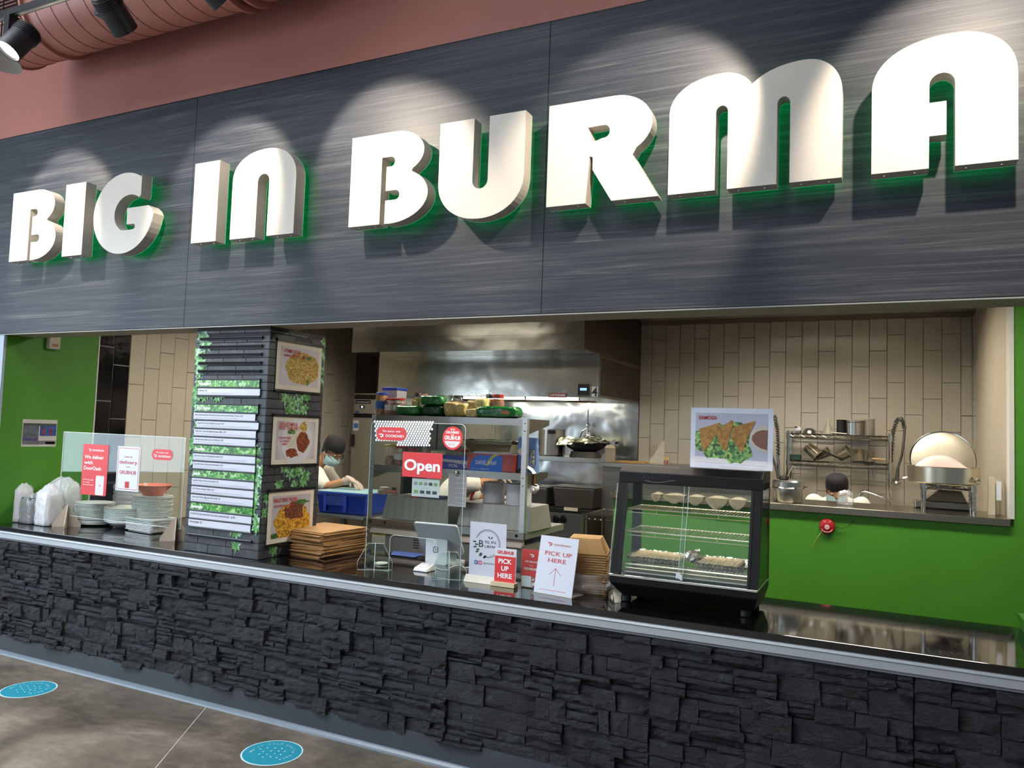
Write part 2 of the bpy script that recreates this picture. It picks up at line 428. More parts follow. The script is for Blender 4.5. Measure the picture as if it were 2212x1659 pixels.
# ---- green half wall with its steel ledge, and the green wall right of the opening
hw = struct('wall_half', mb().box(-1.885, XR, YH, YH+.12, 0, 1.236), GREENW)
struct('wall_green_right', mb().box(XR, 3.2, YH, YH+.12, 0, 3.0), GREENW)
struct('trim_1', mb().box(XR-.022, XR+.004, YH-.008, YH+.125, 1.284, 3.0), WTRIM)
LG = thing('steel_ledge', (-.6, YH, 1.236), 'brushed steel ledge capping the green half wall', 'ledge')
mk('ledge_plate', mb().box(-1.9, XR-.024, YH-.035, YH+.55, 1.236, 1.284), steel('ledge_steel', 'A79E8C', .24, br=(1, 60, 60)), LG, bevel=.004)
struct('wall_end_pony', mb().hexa([(.585,.10,.9),(1.6,.10,.9),(1.6,.80,.9),(.585,.80,.9)], [(.575,.10,.965),(1.6,.10,.965),(1.6,.80,.965),(.575,.80,.965)]), M('dark_green_panel', '1E5A10', .35, var=.05))
# stub wall clad in steel between the cooking line and the sinks
pw = struct('wall_cook_end', mb().box(-2.44, -1.0, 3.62, 3.70, 0, 1.42), STEELD)
mk('cap', mb().box(-2.46, -.98, 3.55, 4.3, 1.42, 1.455), STEEL, pw)

# ---- kitchen light fittings (long fluorescent troffers)
LAMP = M('lit_diffuser', 'FFF3DC', .5, var=0, es=50.0, ecol=(1.0, .92, .79))
def troffer(x0, x1, y0, y1, label):
    t = thing('ceiling_light', ((x0+x1)/2, (y0+y1)/2, 3.0), label, 'ceiling light', 'fluorescent lights on the kitchen ceiling')
    mk('diffuser', mb().box(x0, x1, y0, y1, 2.955, 2.97), LAMP, t)
    mk('housing', mb().box(x0-.03, x1+.03, y0-.03, y1+.03, 2.97, 3.0), WPLAST, t)
    mk('added_cutoff_skirt', mb().prism(rect(x0-.03, x1+.03, y0-.03, y1+.03), (0,0,0), X3, Y3, Z3, 2.895, 2.9699, [rect(x0-.01, x1+.01, y0-.01, y1+.01)]), WPLAST, t)  # unseen skirt added round the lamp to keep its light off the upper walls
troffer(-4.6, -3.4, 1.35, 1.60, 'long fluorescent light above the preparation shelf')
troffer(-2.3, -1.1, 1.35, 1.60, 'long fluorescent light above the food warmer aisle')
troffer(-1.2, .0, 3.30, 3.50, 'long fluorescent light above the sinks')
troffer(-.35, .2, 2.75, 2.9, 'short fluorescent light above the green half wall')
troffer(-.6, .6, 1.20, 1.45, 'long fluorescent light over the right end of the counter')
troffer(-5.6, -5.0, 2.7, 2.85, 'fluorescent light beside the tiled left wall')

# ================================================================== service counter
CT = thing('service_counter', (-2.7, .4, 0), 'long counter clad in black ledge stone with black polished top', 'counter')
mk('countertop', mb().box(XL+.012, .98, 0, .785, ZC-.033, ZC), QUARTZ, CT, bevel=.003)
tr = mk('edge_trim', mb().prism([(.03,.868),(-.012,.868),(-.016,.858),(-.010,.853),(-.012,.822),(.0,.820),(.03,.820)], (0,0,0), Y3, Z3, X3, XL+.012, 1.2), M('satin_trim', 'A9AEB2', .42, m=.35, var=.02), CT)
mk('trim_lip', mb().box(XL+.012, 1.2, -.006, .03, .809, .8195), M('grey_lip', '6E7076', .5), tr)
mk('backing_panel', mb().box(XL+.012, 1.2, .022, .10, .10, .809), M('stone_joint_shadow', '0B0B0D', .9), CT)
mk('counter_body', mb().box(XL+.012, 1.2, .10, .70, 0, ZC-.034), M('counter_carcass', '3A3A3A', .7), CT)
bb = mk('base_board', mb().box(XL+.012, 1.2, .006, .06, .0, .135), RUBBER, CT)
mk('base_strip', mb().prism([(.006,0),(-.016,0),(-.012,.010),(-.002,.022),(.006,.026)], (0,0,0), Y3, Z3, X3, XL+.012, 1.2), M('grey_cove_strip', '66717C', .3, var=.05), bb)
def stone_mat():
    x = N('black_ledge_stone'); x.set(Roughness=.46, Specular_IOR_Level=.6)
    v = x.coord(kind='Object'); a = x.noise(v, 9, 7, .62, .4)
    oi = x.n('ShaderNodeObjectInfo')
    c = x.ramp(a, [(.3, '151619'), (.5, '212226'), (.64, '2F3036'), (.8, '46494F')])
    mx = x.n('ShaderNodeMixRGB', blend_type='MULTIPLY'); mx.inputs[0].default_value = 1
    x.l(c, mx.inputs[1]); x.l(x.ramp(oi.outputs['Random'], [(0, (.82,)*3), (1, (1.15,)*3)]), mx.inputs[2])
    x.l(mx.outputs[0], x.b.inputs['Base Color'])
    b = x.noise(x.coord((1, 1, 1.6)), 34, 8, .7, .8); x.bump(b, 1.0, .02); return x.m
STONE = stone_mat()
rs = random.Random(3)
stones = []
def stone(x0, x1, z0, z1):
    b = mb(); w, h = x1-x0, z1-z0
    nx = max(3, min(7, int(w/.028))); nz = 2 if h < .03 else (3 if h < .055 else 4)
    pr = rs.uniform(-.026, .012); tilt = rs.uniform(-.012, .012); tz = rs.uniform(-.008, .008)
    g = .0016; sd = rs.uniform(0, 99); sk = rs.uniform(-.5, .5)*min(h*.4, .012)
    def pt(u, v):
        e = (u in (0, 1)) or (v in (0, 1))
        px = x0+g+(w-2*g)*u+(sk*(v-.5) if 0 < u < 1 or True else 0); pz = z0+g+(h-2*g)*v
        q = V((px*38+sd, pz*52, sd)); dn = noise.noise(q)
        px += noise.noise(q*1.7)*.0024; pz += noise.noise(q*1.3+V((9,9,9)))*(.002 if h < .03 else .0034)
        y = pr+tilt*(u-.5)+tz*(v-.5)+dn*.009+noise.noise(q*2.6)*.004+(.0065+abs(dn)*.004 if e else 0)
        return (px, y, pz)
    b.grid(lambda i, j: pt(i, j), nx, nz)
    n1 = nx+1; ring = [i for i in range(n1)]+[j*n1+nx for j in range(1, nz+1)]+[nz*n1+i for i in range(nx-1, -1, -1)]+[j*n1 for j in range(nz-1, 0, -1)]
    base = len(b.v); b.v += [V((b.v[i].x, .024, b.v[i].z)) for i in ring]; m = len(ring)
    b.f += [(ring[i], ring[(i+1) % m], base+(i+1) % m, base+i) for i in range(m)]
    c = V(((x0+x1)/2, 0, (z0+z1)/2)); stones.append((w*h/((c-CAM).length**2)*(.2 if z0 < .15 and x0 > -2.2 else 1), b))
px = -5.219-1.068
while px < 1.2:
    a0, a1 = max(XL+.018, px+.0015), min(1.19, px+1.068-.0015)
    z = .118
    while z < .806:
        hb = min(rs.uniform(.052, .104), .8065-z)
        if .8065-z-hb < .03: hb = .8065-z
        x = a0
        while x < a1-.005:
            wseg = rs.uniform(.10, .30)
            if a1-x-wseg < .06: wseg = a1-x
            k = rs.random()
            if k < .42 or hb < .045: rows = [1.0]
            elif k < .8: t = rs.uniform(.35, .65); rows = [t, 1-t]
            else: rows = [.3, .36, .34]
            zz = z
            for rr in rows:
                hh = hb*rr; xx = x; n = 1 if rs.random() < .62 else 2
                cuts = [wseg] if n == 1 or wseg < .12 else (lambda t: [wseg*t, wseg*(1-t)])(rs.uniform(.35, .65))
                for cw in cuts: stone(xx, xx+cw, zz, zz+hh); xx += cw
                zz += hh
            x += wseg
        z += hb
    px += 1.068
stones = [s for s in stones if s[1].v[0].x < .62]
stones.sort(key=lambda s: -s[0])
for _, b in stones[:300]: mk('stone', b, STONE, CT)
rest = mb()
for _, b in stones[300:]: rest.add(b.v, b.f)
mk('stone_cladding', rest, STONE, CT, kind='stuff')

# ---- floor stickers
TEAL = M('teal_vinyl', '2890A6', .4, var=.04); PALE = M('pale_vinyl_edge', 'C9E6EA', .45, var=.02)
def floor_sticker(c, r, rz, label):
    t = thing('floor_sticker', (c[0], c[1], 0), label, 'sticker', 'round teal stickers on the hall floor')
    o = V((c[0], c[1], 0)); u = V((cos(rz), sin(rz), 0)); v = V((-sin(rz), cos(rz), 0))
    mk('border', mb().prism(disc(r, 56), o, u, v, Z3, .0002, .0012), PALE, t)
    mk('face', mb().prism(disc(r*.95, 56), o, u, v, Z3, .0012, .0018), TEAL, t)
    s = "We're glad you're here"
    for i, ch in enumerate(s):
        if ch == ' ': continue
        a = radians(170-i*11.0); d = u*cos(a)+v*sin(a)
        text(t, ch, o+d*(r*.70)+Z3*.0018, -(u*-sin(a)+v*cos(a)), d, r*.105, PALE, bold=.01)
    b = mb()
    for i, (x, y) in enumerate(((-.42,.3),(-.2,.38),(.05,.36),(.28,.3),(-.3,.1),(-.05,.12),(.2,.1),(.4,.05),(-.4,-.1),(-.15,-.12),(.1,-.1),(.3,-.2),(-.25,-.35),(0,-.35),(.2,-.42))):
        b.prism(disc(r*.028, 8), o+u*(x*r)+v*(y*r), u, v, Z3, .0018, .0024)
    mk('printed_dots', b, PALE, t)
floor_sticker((-4.83, -.355), .158, radians(35), 'round teal floor sticker nearest the left edge of the photo')
floor_sticker((-2.875, -.308), .158, radians(35), 'round teal floor sticker nearer the camera, right of the floor joint')
# ================================================================== sign letters
def arc(cx, cz, rx, rz, a0, a1, n=16, e=1.0):
    out = []
    for i in range(n+1):
        t = radians(a0+(a1-a0)*i/n); c, s = cos(t), sin(t)
        out.append((cx+rx*math.copysign(abs(c)**e, c), cz+rz*math.copysign(abs(s)**e, s)))
    return out
ZL = 2.827
def L_B(x):
    p = [(0,0),(.209,0),(.209,.370),(.268,.370)]+arc(.268,.343,.026,.027,80,-80,6)+[(.268,.316),(.240,.316),(.240,.181),(.306,.181)]
    p += arc(.306,.155,.025,.026,80,-80,6)+[(.306,.129),(.240,.129),(.240,0)]
    p += arc(.262,.15,.25,.152,-88,54,18)+[(.405,.279)]+arc(.29,.385,.189,.123,-50,90,16)+[(0,.508)]
    return [(x+a, ZL+b) for a, b in p], []
def L_I(x): return [(x+a, ZL+b) for a, b in rect(0,.21,0,.508)], []
def L_G(x):
    c = (-4.55, 3.08)
    p = arc(c[0], c[1], .292, .273, 57, 350, 40)
    p = [(-4.387, 3.330)]+[q for q in p if not (q[0] > -4.387 and q[1] > 3.2)]
    p += [(-4.256,3.055),(-4.275,3.085),(-4.31,3.111),(-4.511,3.11),(-4.507,3.0),(-4.44,3.0)]+arc(-4.443,2.982,.018,.018,80,-80,5)+[(-4.482,2.962)]
    p += arc(-4.49,3.075,.142,.125,242,42,20)
    p[-1] = (-4.387, 3.186); return p, []
def L_N(x):
    p = [(0,0),(.203,0)]+arc(.248,.335,.045,.045,180,0,10)+[(.293,0),(.497,0)]+arc(.262,.34,.235,.192,0,90,16,.92)+arc(.262,.36,.262,.172,90,180,16,.92)
    return [(x+a, ZL+b) for a, b in p], []
def L_U(x):
    p = [(0,.508),(0,.20)]+arc(.248,.185,.248,.207,180,360,28,.95)+[(.496,.508),(.293,.508)]+arc(.249,.178,.044,.044,0,-180,10)+[(.205,.508)]
    return [(x+a, ZL+b) for a, b in p], []
def L_R(x):
    p = [(0,0),(.204,0),(.219,.228),(.234,.222),(.235,.16),(.333,0),(.558,0),(.432,.210)]+arc(.335,.360,.188,.148,-52,90,18)+[(0,.508)]
    h = [(.207,.370),(.29,.372)]+arc(.29,.341,.027,.031,80,-80,6)+[(.28,.310),(.233,.296)]
    return [(x+a, ZL+b) for a, b in p], [[(x+a, ZL+b) for a, b in h]]
def L_M(x):
    p = [(0,0),(.210,0)]+arc(.2365,.352,.0265,.03,180,0,8)+[(.263,0),(.471,0)]+arc(.4975,.352,.0265,.03,180,0,8)+[(.524,0),(.730,0)]
    p += arc(.575,.36,.155,.17,0,90,14,.92)+arc(.575,.40,.235,.13,90,150,10)+[(.362,.459)]+arc(.235,.39,.15,.14,35,90,8)+arc(.235,.37,.235,.16,90,180,16,.92)
    return [(x+a, ZL+b) for a, b in p], []
def L_A(x):
    p = [(0,0),(.207,0),(.208,.130),(.268,.130),(.268,.266),(.208,.266)]+arc(.253,.338,.045,.045,180,0,10)+[(.298,0),(.507,0)]
    p += arc(.285,.34,.222,.198,0,90,16,.9)+arc(.285,.34,.285,.198,90,180,18,.9)
    return [(x+a, ZL+b) for a, b in p], []
LWHITE = M('letter_white_acrylic', 'D0CAC0', .32, var=.015)
LSIDE = M('letter_white_return', 'C6C0B6', .4, var=.03)
GLOW = M('green_led_backing', '08D048', .5, var=0, es=3.2, ecol=(.0, .60, .14))
SCREW = steel('letter_screw', 'DADADA', .3)
def letter(ch, fn, x, label, screws):
    pts, holes = fn(x); xs = [p[0] for p in pts]
    t = thing('sign_letter', ((min(xs)+max(xs))/2, -.05, ZL), label, 'sign letter', 'raised white letters of the shop sign')
    fr = ((0,0,0), X3, Z3, -Y3)
    mk('side_return', mb().prism(pts, *fr, .052, .1262, holes), LSIDE, t)
    mk('letter_face', mb().prism(pts, *fr, .1262, .131, holes), LWHITE, t, bevel=.0015)
    mk('green_backing', mb().prism(pts, *fr, .0513, .0518, holes), GLOW, t)
    cx, cz = x+.1, ZL+.1
    for sx, sz in screws:
        mk('screw', mb().lathe([(.006,0),(.0055,.002),(.003,.0035)], (sx, -.09, sz), 10, (0,0,-1)), SCREW, t)
    for k in range(2):
        q = pts[0] if k == 0 else pts[len(pts)//2]
        c = V((sum(xs)/len(xs), 0, ZL+.25)); d = (c-V((q[0], 0, q[1])))*.12
        mk('standoff', mb().cyl((q[0]+d.x, -.048, q[1]+d.z), (q[0]+d.x, .0, q[1]+d.z), .005, 8), SCREW, t)
for ch, fn, x, lb in (('B', L_B, -5.745, 'white letter B that starts the word BIG'), ('I', L_I, -5.152, 'white letter I in the middle of the word BIG'),
        ('G', L_G, 0, 'white letter G that ends the word BIG'), ('I', L_I, -3.904, 'white letter I that starts the word IN'),
        ('N', L_N, -3.577, 'white arch shaped letter N that ends the word IN'), ('B', L_B, -2.686, 'white letter B that starts the word BURMA'),
        ('U', L_U, -2.112, 'white letter U with rounded bottom in BURMA'), ('R', L_R, -1.489, 'white letter R in the middle of BURMA'),
        ('M', L_M, -.886, 'wide white letter M with two arches in BURMA'), ('A', L_A, -.045, 'tall white letter A that ends the sign')):
    w = {'B': [(.05,0),(.16,0),(.28,0)], 'I': [(.05,0),(.16,0)], 'G': [], 'N': [(.05,0),(.15,0),(.345,0),(.45,0)], 'U': [],
         'R': [(.05,0),(.155,0),(.39,0),(.5,0)], 'M': [(.05,0),(.16,0),(.31,0),(.42,0),(.57,0),(.68,0)], 'A': [(.05,0),(.16,0),(.34,0),(.46,0)]}[ch]
    letter(ch, fn, x, lb, [(x+a, ZL) for a, _ in w])

# ================================================================== spiral duct under the ceiling
DU = thing('spiral_duct', (-4.2, -.36, 4.4), 'terracotta painted round spiral duct running above the sign', 'duct')
DC, DR = V((0, -.36, 4.41)), .262
def ring(x, r, w=.02, n=48): return mb().lathe([(r-.03, 0), (r, 0), (r, w), (r-.03, w)], (x, DC.y, DC.z), n, (1,0,0), cap=False)
mk('duct_pipe', mb().lathe([(DR, 0), (DR, 2.06)], (-5.45, DC.y, DC.z), 64, (1,0,0)), REDDUCT, DU, smooth=True)
def spiral(x0, x1, pitch, r):
    n = int((x1-x0)/pitch*36); return [V((x0+(x1-x0)*i/n, DC.y+r*cos(i*2*pi/36), DC.z+r*sin(i*2*pi/36))) for i in range(n+1)]
mk('spiral_seam', mb().tube(spiral(-5.42, -3.42, .150, DR), .0035, 5), M('terracotta_seam', '6E3E38', .55), DU, smooth=2)
for x, r in ((-5.46, DR+.012), (-5.0, DR+.022), (-3.40, DR+.025)): mk('flange', ring(x, r), REDDUCT, DU)
pth = [V((-3.39+.1*i, DC.y-.02*i, DC.z-.012+.012*i*i*.6)) for i in range(9)]
mk('elbow', mb().tube(pth[1:], DR+.01, 40), REDDUCT, DU, smooth=True)
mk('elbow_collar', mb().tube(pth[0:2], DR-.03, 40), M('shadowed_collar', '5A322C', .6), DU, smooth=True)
for i in (1, 3): mk('elbow_rib', mb().tube([pth[i], pth[i]+V((.018,0,0))], DR+.026, 40), REDDUCT, DU)
# louvred grille set in the side of the duct
gx0, gx1 = -5.40, -5.02
def gp(x, a, r=DR+.006): return V((x, DC.y-r*cos(a), DC.z-r*sin(a)))
fr = mb()
for a in (radians(24), radians(-34)):
    fr.hexa([gp(gx0,a-.10),gp(gx1,a-.10),gp(gx1,a+.10),gp(gx0,a+.10)], [gp(gx0,a-.10,DR+.02),gp(gx1,a-.10,DR+.02),gp(gx1,a+.10,DR+.02),gp(gx0,a+.10,DR+.02)])
mk('grille_frame', fr, REDDUCT, DU)
mk('grille_back', mb().grid(lambda u, v: gp(gx0+(gx1-gx0)*u, radians(-30+50*v), DR+.003), 2, 10), M('grille_dark', '3A1C18', .8), DU)
for i in range(11):
    a = radians(-27+4.6*i)
    mk('louvre', mb().hexa([gp(gx0,a,DR+.004),gp(gx1,a,DR+.004),gp(gx1,a+.028,DR+.002),gp(gx0,a+.028,DR+.002)], [gp(gx0,a+.01,DR+.02),gp(gx1,a+.01,DR+.02),gp(gx1,a+.03,DR+.018),gp(gx0,a+.03,DR+.018)]), M('terracotta_louvre', '7C4A42', .55), DU)
mk('grille_mullion', mb().hexa(*[[gp(gx0+.2+d[0],radians(-30 if d[1]<0 else 22),r) for d in ((0,-1),(.008,-1),(.008,1),(0,1))] for r in (DR+.004, DR+.022)]), REDDUCT, DU)

# ================================================================== track and spotlights
TB = M('track_black', '1A1C20', .4, var=.08)
TK = thing('light_track', (-3, -1.0, 3.97), 'black lighting track hung in front of the sign wall', 'light track')
mk('rail', mb().box(-9, 3.0, -1.018, -.982, 3.955, 3.99), TB, TK)
mk('rail_slot', mb().box(-9, 3.0, -1.008, -.992, 3.951, 3.9549), steel('track_slot', 'A8A8A4', .35), TK)
for x in (-4.62, -2.2, .2): mk('hanger_rod', mb().cyl((x, -1.0, 3.99), (x, -1.0, 6.0), .006, 8), STEEL, TK)
LENS = M('lit_lens', 'FFF6E6', .3, var=0, es=14, ecol=(1, .93, .82))
def spotlight(x, aim, label, power=1.0, size=62, blend=.35, body=True):
    c = V((x, -1.0, 3.80)); d = (V(aim)-c).normalized()
    t = thing('track_spotlight', (x, -1.0, 3.955), label, 'spotlight', 'black spotlights on the track')
    mk('adapter', mb().box(x-.11, x-.065, -1.03, -.97, 3.79, 3.954), TB, t, bevel=.004)
    mk('yoke', mb().cyl(V((x-.07, -1.0, 3.82)), c-d*.02, .014, 10), TB, t)
    a = c-d*.09; b = c+d*.10
    mk('lamp_body', mb().lathe([(.03,-.012),(.062,0),(.066,.02),(.068,.19),(.062,.19),(.058,.175)], a, 32, d), TB, t, smooth=True)
    fins = mb()
    for k in range(5): fins.lathe([(.064,0),(.071,.001),(.071,.005),(.064,.006)], a+d*(.012+k*.011), 32, d, cap=False)
    mk('cooling_fins', fins, TB, t)
    mk('lens', mb().lathe([(.0,.001),(.057,.001)], a+d*.176, 24, d, cap=False), LENS, t)
    l = bpy.data.lights.new('spot_beam', 'SPOT'); l.energy = SPOT_W*power; l.color = SPOT_COL; l.spot_size = radians(size); l.spot_blend = blend; l.shadow_soft_size = .028
    o = bpy.data.objects.new('spot_beam', l); COL.objects.link(o); o.parent = t
    p = a+d*.20; mw = Matrix.Translation(p) @ d.to_track_quat('-Z', 'Y').to_matrix().to_4x4()
    o.matrix_local = INV[t.name] @ mw
spotlight(-5.42, (-5.35, 0, 3.12), 'black track spotlight beyond the left edge lighting the word BIG')
spotlight(-4.33, (-4.45, -1.50, 2.97), 'black track spotlight at the left edge with glowing lens', .35)
spotlight(-3.56, (-3.72, 0, 3.12), 'black track spotlight seen against the round duct')
spotlight(-2.90, (-2.52, 0, 3.14), 'black track spotlight lighting the first half of BURMA')
spotlight(-.62, (-1.05, 0, 3.12), 'black track spotlight lighting the letters R and M')
spotlight(.42, (.28, 0, 3.10), 'black track spotlight lighting the letter A')
q = P(6, 112, Y=-.75)
PD = thing('pendant_dish', q, 'grey round dish hanging beside the glowing spotlight', 'pendant lamp')
mk('dish', mb().lathe([(.0,.045),(.07,.04),(.12,.012),(.125,0),(.118,0),(.065,.032),(0,.037)], q+V((-.03,0,-.05)), 36, (0,.25,1), cap=False), M('grey_dish', '9A968E', .4), PD, smooth=True)
mk('cord', mb().cyl(q+V((-.03,0,0)), (q.x-.03, q.y, 6), .004, 6), BLACK, PD)

# ================================================================== column with the menu
CX0, CX1, CY0, CY1 = -4.005, -3.378, .045, .57
CO = struct('wall_column', mb().box(CX0+.005, CX1-.005, CY0+.005, CY1-.002, ZC, ZS), M('column_drywall', '2C2C2E', .7))
def brick_mat():
    x = N('printed_slate_brick'); x.set(Roughness=.5)
    a = x.noise(x.coord(), 12, 6, .6, .6); oi = x.n('ShaderNodeObjectInfo')
    mx = x.n('ShaderNodeMixRGB', blend_type='MULTIPLY'); mx.inputs[0].default_value = 1
    x.l(x.ramp(a, [(.3, '2E3136'), (.6, '3E4248'), (.78, '565A60')]), mx.inputs[1])
    x.l(x.ramp(oi.outputs['Random'], [(0, (.8,)*3), (1, (1.2,)*3)]), mx.inputs[2]); x.l(mx.outputs[0], x.b.inputs['Base Color']); x.bump(a, .3, .004); return x.m
BRK = brick_mat()
rb = random.Random(11); _bm = {}
def brick(o, u, n, w, h, parent):
    kk = (round(w, 3), round(h, 3), n.x > .5)
    if kk not in _bm:
        b = mb(); d = .0045; e = .0016
        b.hexa([(0,0,0),(w,0,0),(w,0,h),(0,0,h)], [(e,-d,e),(w-e,-d,e),(w-e,-d,h-e),(e,-d,h-e)])
        me = bpy.data.meshes.new('brick'); me.from_pydata([tuple(p) for p in b.v], [], b.f); me.materials.append(BRK)
        bm = bmesh.new(); bm.from_mesh(me); bmesh.ops.recalc_face_normals(bm, faces=bm.faces); bm.to_mesh(me); bm.free(); _bm[kk] = me
    inst('brick', _bm[kk], o, parent, (0, 0, atan2(u.y, u.x)))
z = ZC+.002; row = 0
while z < 2.285:
    h = (.052, .044, .060, .048)[row % 4]
    if z+h > 2.30: h = 2.30-z
    for o, u, n, L in ((V((CX0+.001, CY0+.0046, z)), X3, -Y3, CX1-CX0-.002), (V((CX1-.0046, CY0+.001, z)), Y3, X3, CY1-CY0-.002)):
        ws = [(.21,.21,.205), (.12,.24,.265), (.25,.19,.185)][row % 3] if L > .55 else [(.17,.18,.173), (.10,.22,.203), (.23,.15,.143)][row % 3]
        s = L/sum(ws); a = 0
        for i, w in enumerate(ws):
            hh = h-.002-(rb.choice((0, .014, .02)) if z+h > 2.26 else 0); ww = w*s-.002-(rb.choice((0,.006,.012)) if n.x > .5 and i == 2 else 0)
            brick(o+u*a, u, n, round(ww, 3), round(hh, 3), CO); a += w*s
    z += h; row += 1
# printed ivy
IVY = food('ivy_print', ['3E7A3A', '5E9A52', '86B988', 'A9CDBE', '4C8A40', '78AE6A'], 60, .5, .8)
def leaf(cx, cy, r, a):
    pts = []
    for t, k in ((-90,.25),(-60,.72),(-38,.5),(-15,.95),(12,.55),(42,1.0),(66,.55),(90,1.15),(114,.55),(138,1.0),(168,.55),(195,.95),(218,.5),(240,.72)):
        tt = radians(t)+a; pts.append((cx+r*k*cos(tt), cy+r*k*sin(tt)))
    return pts
def ivy(parent, o, u, v, n, leaves, name='ivy_print', clip=None):
    b = mb()
    for i, (x, y, r, a) in enumerate(leaves):
        pts = leaf(x, y, r, a)
        if clip: pts = [(min(max(p[0], clip[0]), clip[1]), min(max(p[1], clip[2]), clip[3])) for p in pts]
        b.flat(pts, o, u, v, n, .0008+.0003*i)
    return mk(name, b, IVY, parent)
ri = random.Random(5)
fo = V((CX0, CY0, ZC))
H = ZS-ZC
lv = [(.035+ri.uniform(-.02,.05), H*(1-.04*i)-.05, ri.uniform(.045,.075), ri.uniform(2.4,4.2)) for i in range(15)]
ivy(CO, fo, *FRONT, lv, clip=(0, .627, 0, H-.02))
lv = [(.10+.035*i, .79+ri.uniform(-.02,.02), .05, ri.uniform(2.5,4)) for i in range(7)]+[(.1+.04*i, .985+ri.uniform(-.012,.02), .04, 3) for i in range(5)]
ivy(CO, fo, *FRONT, lv, clip=(0, .627, 0, H))
lv = [(.575+ri.uniform(-.03,.03), .66-.038*i, ri.uniform(.045,.065), ri.uniform(2.4,4.2)) for i in range(13)]
ivy(CO, fo, *FRONT, lv, clip=(.53, .627, 0, H))
ivy(CO, fo, *FRONT, [(.40,.17,.045,3),(.44,.15,.05,3.3),(.47,.165,.04,2.8),(.445,.075,.05,3.1)])
so = V((CX1, CY0, ZC)); SIDE = (Y3, Z3, X3)
sp = lambda x, y: (lambda p: (p.y-CY0, p.z-ZC))(P(x, y, X=CX1))
def sl(x, y, r, a): q = sp(x, y); return (q[0], q[1], r, a)
ivy(CO, so, *SIDE, [sl(702,740,.055,3.3), sl(700,765,.05,3), sl(704,778,.05,3.4), sl(701,800,.055,3.1), sl(698,822,.04,3.2)], clip=(0,.52,0,H))
ivy(CO, so, *SIDE, [sl(618,858,.06,3), sl(632,868,.065,3.3), sl(648,860,.06,2.9), sl(662,856,.05,3.4), sl(625,885,.06,3.2), sl(655,882,.06,3), sl(640,890,.05,3.3)])
ivy(CO, so, *SIDE, [sl(614,1012,.045,3.2), sl(628,1020,.055,3), sl(645,1016,.06,3.3), sl(660,1025,.06,3), sl(655,1040,.05,3.2), sl(636,1045,.045,2.8), sl(602,1045,.05,3.4)])
ivy(CO, so, *SIDE, [sl(577,1075,.05,3.1), sl(573,1105,.05,3.3), sl(590,1186,.05,3)], clip=(0,.5,0,H))

# menu rails and strips
MN = thing('menu_board', (-3.75, CY0-.002, 1.5), 'menu of black rails with white and green strips on the column', 'menu board')
RAIL = M('black_menu_rail', '22252B', .3, var=.08)
yr = CY0-.002
zr0, zr24 = P(433, 733, Y=yr).z, P(411, 1154, Y=yr).z
rx0, rx1 = P(434, 733, Y=yr).x, P(569, 729, Y=yr).x
dz = (zr0-zr24)/24
for i in range(25):
    if i == 23: pass
    zz = zr0-i*dz
    mk('menu_rail', mb().prism([(0,-.0095),(-.010,-.0095),(-.012,-.003),(-.006,0),(-.012,.003),(-.010,.0095),(0,.0095)] if i in (0,1,2,3,4,24) else [(0,-.0055),(-.010,-.0055),(-.011,0),(-.010,.0055),(0,.0055)], (0, yr, zz), Y3, Z3, X3, rx0, rx1), RAIL, MN)
GST = food('green_leaf_strip', ['2E7A1E', '3F9A28', '1F5A16', '6AB04A', '9CCB88', '2A6E1C'], 55, .35, 1.6)
SW = M('menu_strip_white', 'CBCFDC', .4, var=.02)
strips = {5: ('g', 'Appetizers', 0), 6: ('w', 'Samosa  $5', 'Fried Burmese samosa filled with curry spices, potato, and onion', .008), 8: ('g', 'Rice Dishes', 0),
 9: ('w', 'Ohn Htamin & Kyat Thar Hin (Coconut Rice & Chicken Curry)  $14', 'Curried chicken served with our sweet coconut rice, dried chili, and balachaung', -.018),
 10: ('w', 'Kyat Thar Hin (Chicken Curry)  $13', 'slow roasted chicken stewed with curry spices, garlic, onion, fish sauce and served with white rice', .012), 11: ('w', 'Wet Nan Yoe Hin (Braised Spare Rib)  $13', 'slow roasted spare rib served with jasmine rice and mixed with ginger, garlic, and oyster sauce', -.006),
 12: ('w', 'Htamin Kyaw (Burmese Fried Rice)  $12', 'Burmese fried rice served with chicken, egg, green onion, peas and garlic', -.006), 13: ('g', 'Noodles', 0),
 14: ('w', 'Kaut Swe Kyaw (Fried Egg Noodle)  $12', 'Stir fried egg noodle with chicken, egg, napa cabbage, carrot, green onion and red bell pepper', 0), 15: ('w', 'Kya Zan Kyaw (Fried Rice Noodle)  $12', 'Stir fried rice noodle with chicken, egg, napa cabbage, carrot and red bell pepper', .002),
 16: ('g', 'Salads', 0), 17: ('w', 'Laphet Thoke (Tea Leaf Salad)  $7', 'Traditional fermented tea leaf combined with crispy mixed bean, sesame seed, cabbage, tomato, peanut', 0), 18: ('w', 'Gin Thoke (Ginger Salad)  $7', 'Shredded pickled ginger combined with cabbage, sesame seed, chickpea powder, chili and lime', 0),
 19: ('w', 'Kaut Swe Thoke (Egg Noodle Salad)  $7', 'Egg noodle combined with cabbage, cucumber, fish sauce, fried onion, roasted chili and cilantro', 0), 20: ('g', 'Beverages', 0),
 21: ('w', 'Lah Peh Yay (Burmese Hot Tea) with condensed milk   $2.50', '', -.004), 22: ('w', 'Herbal Jelly  $3', '', -.008)}
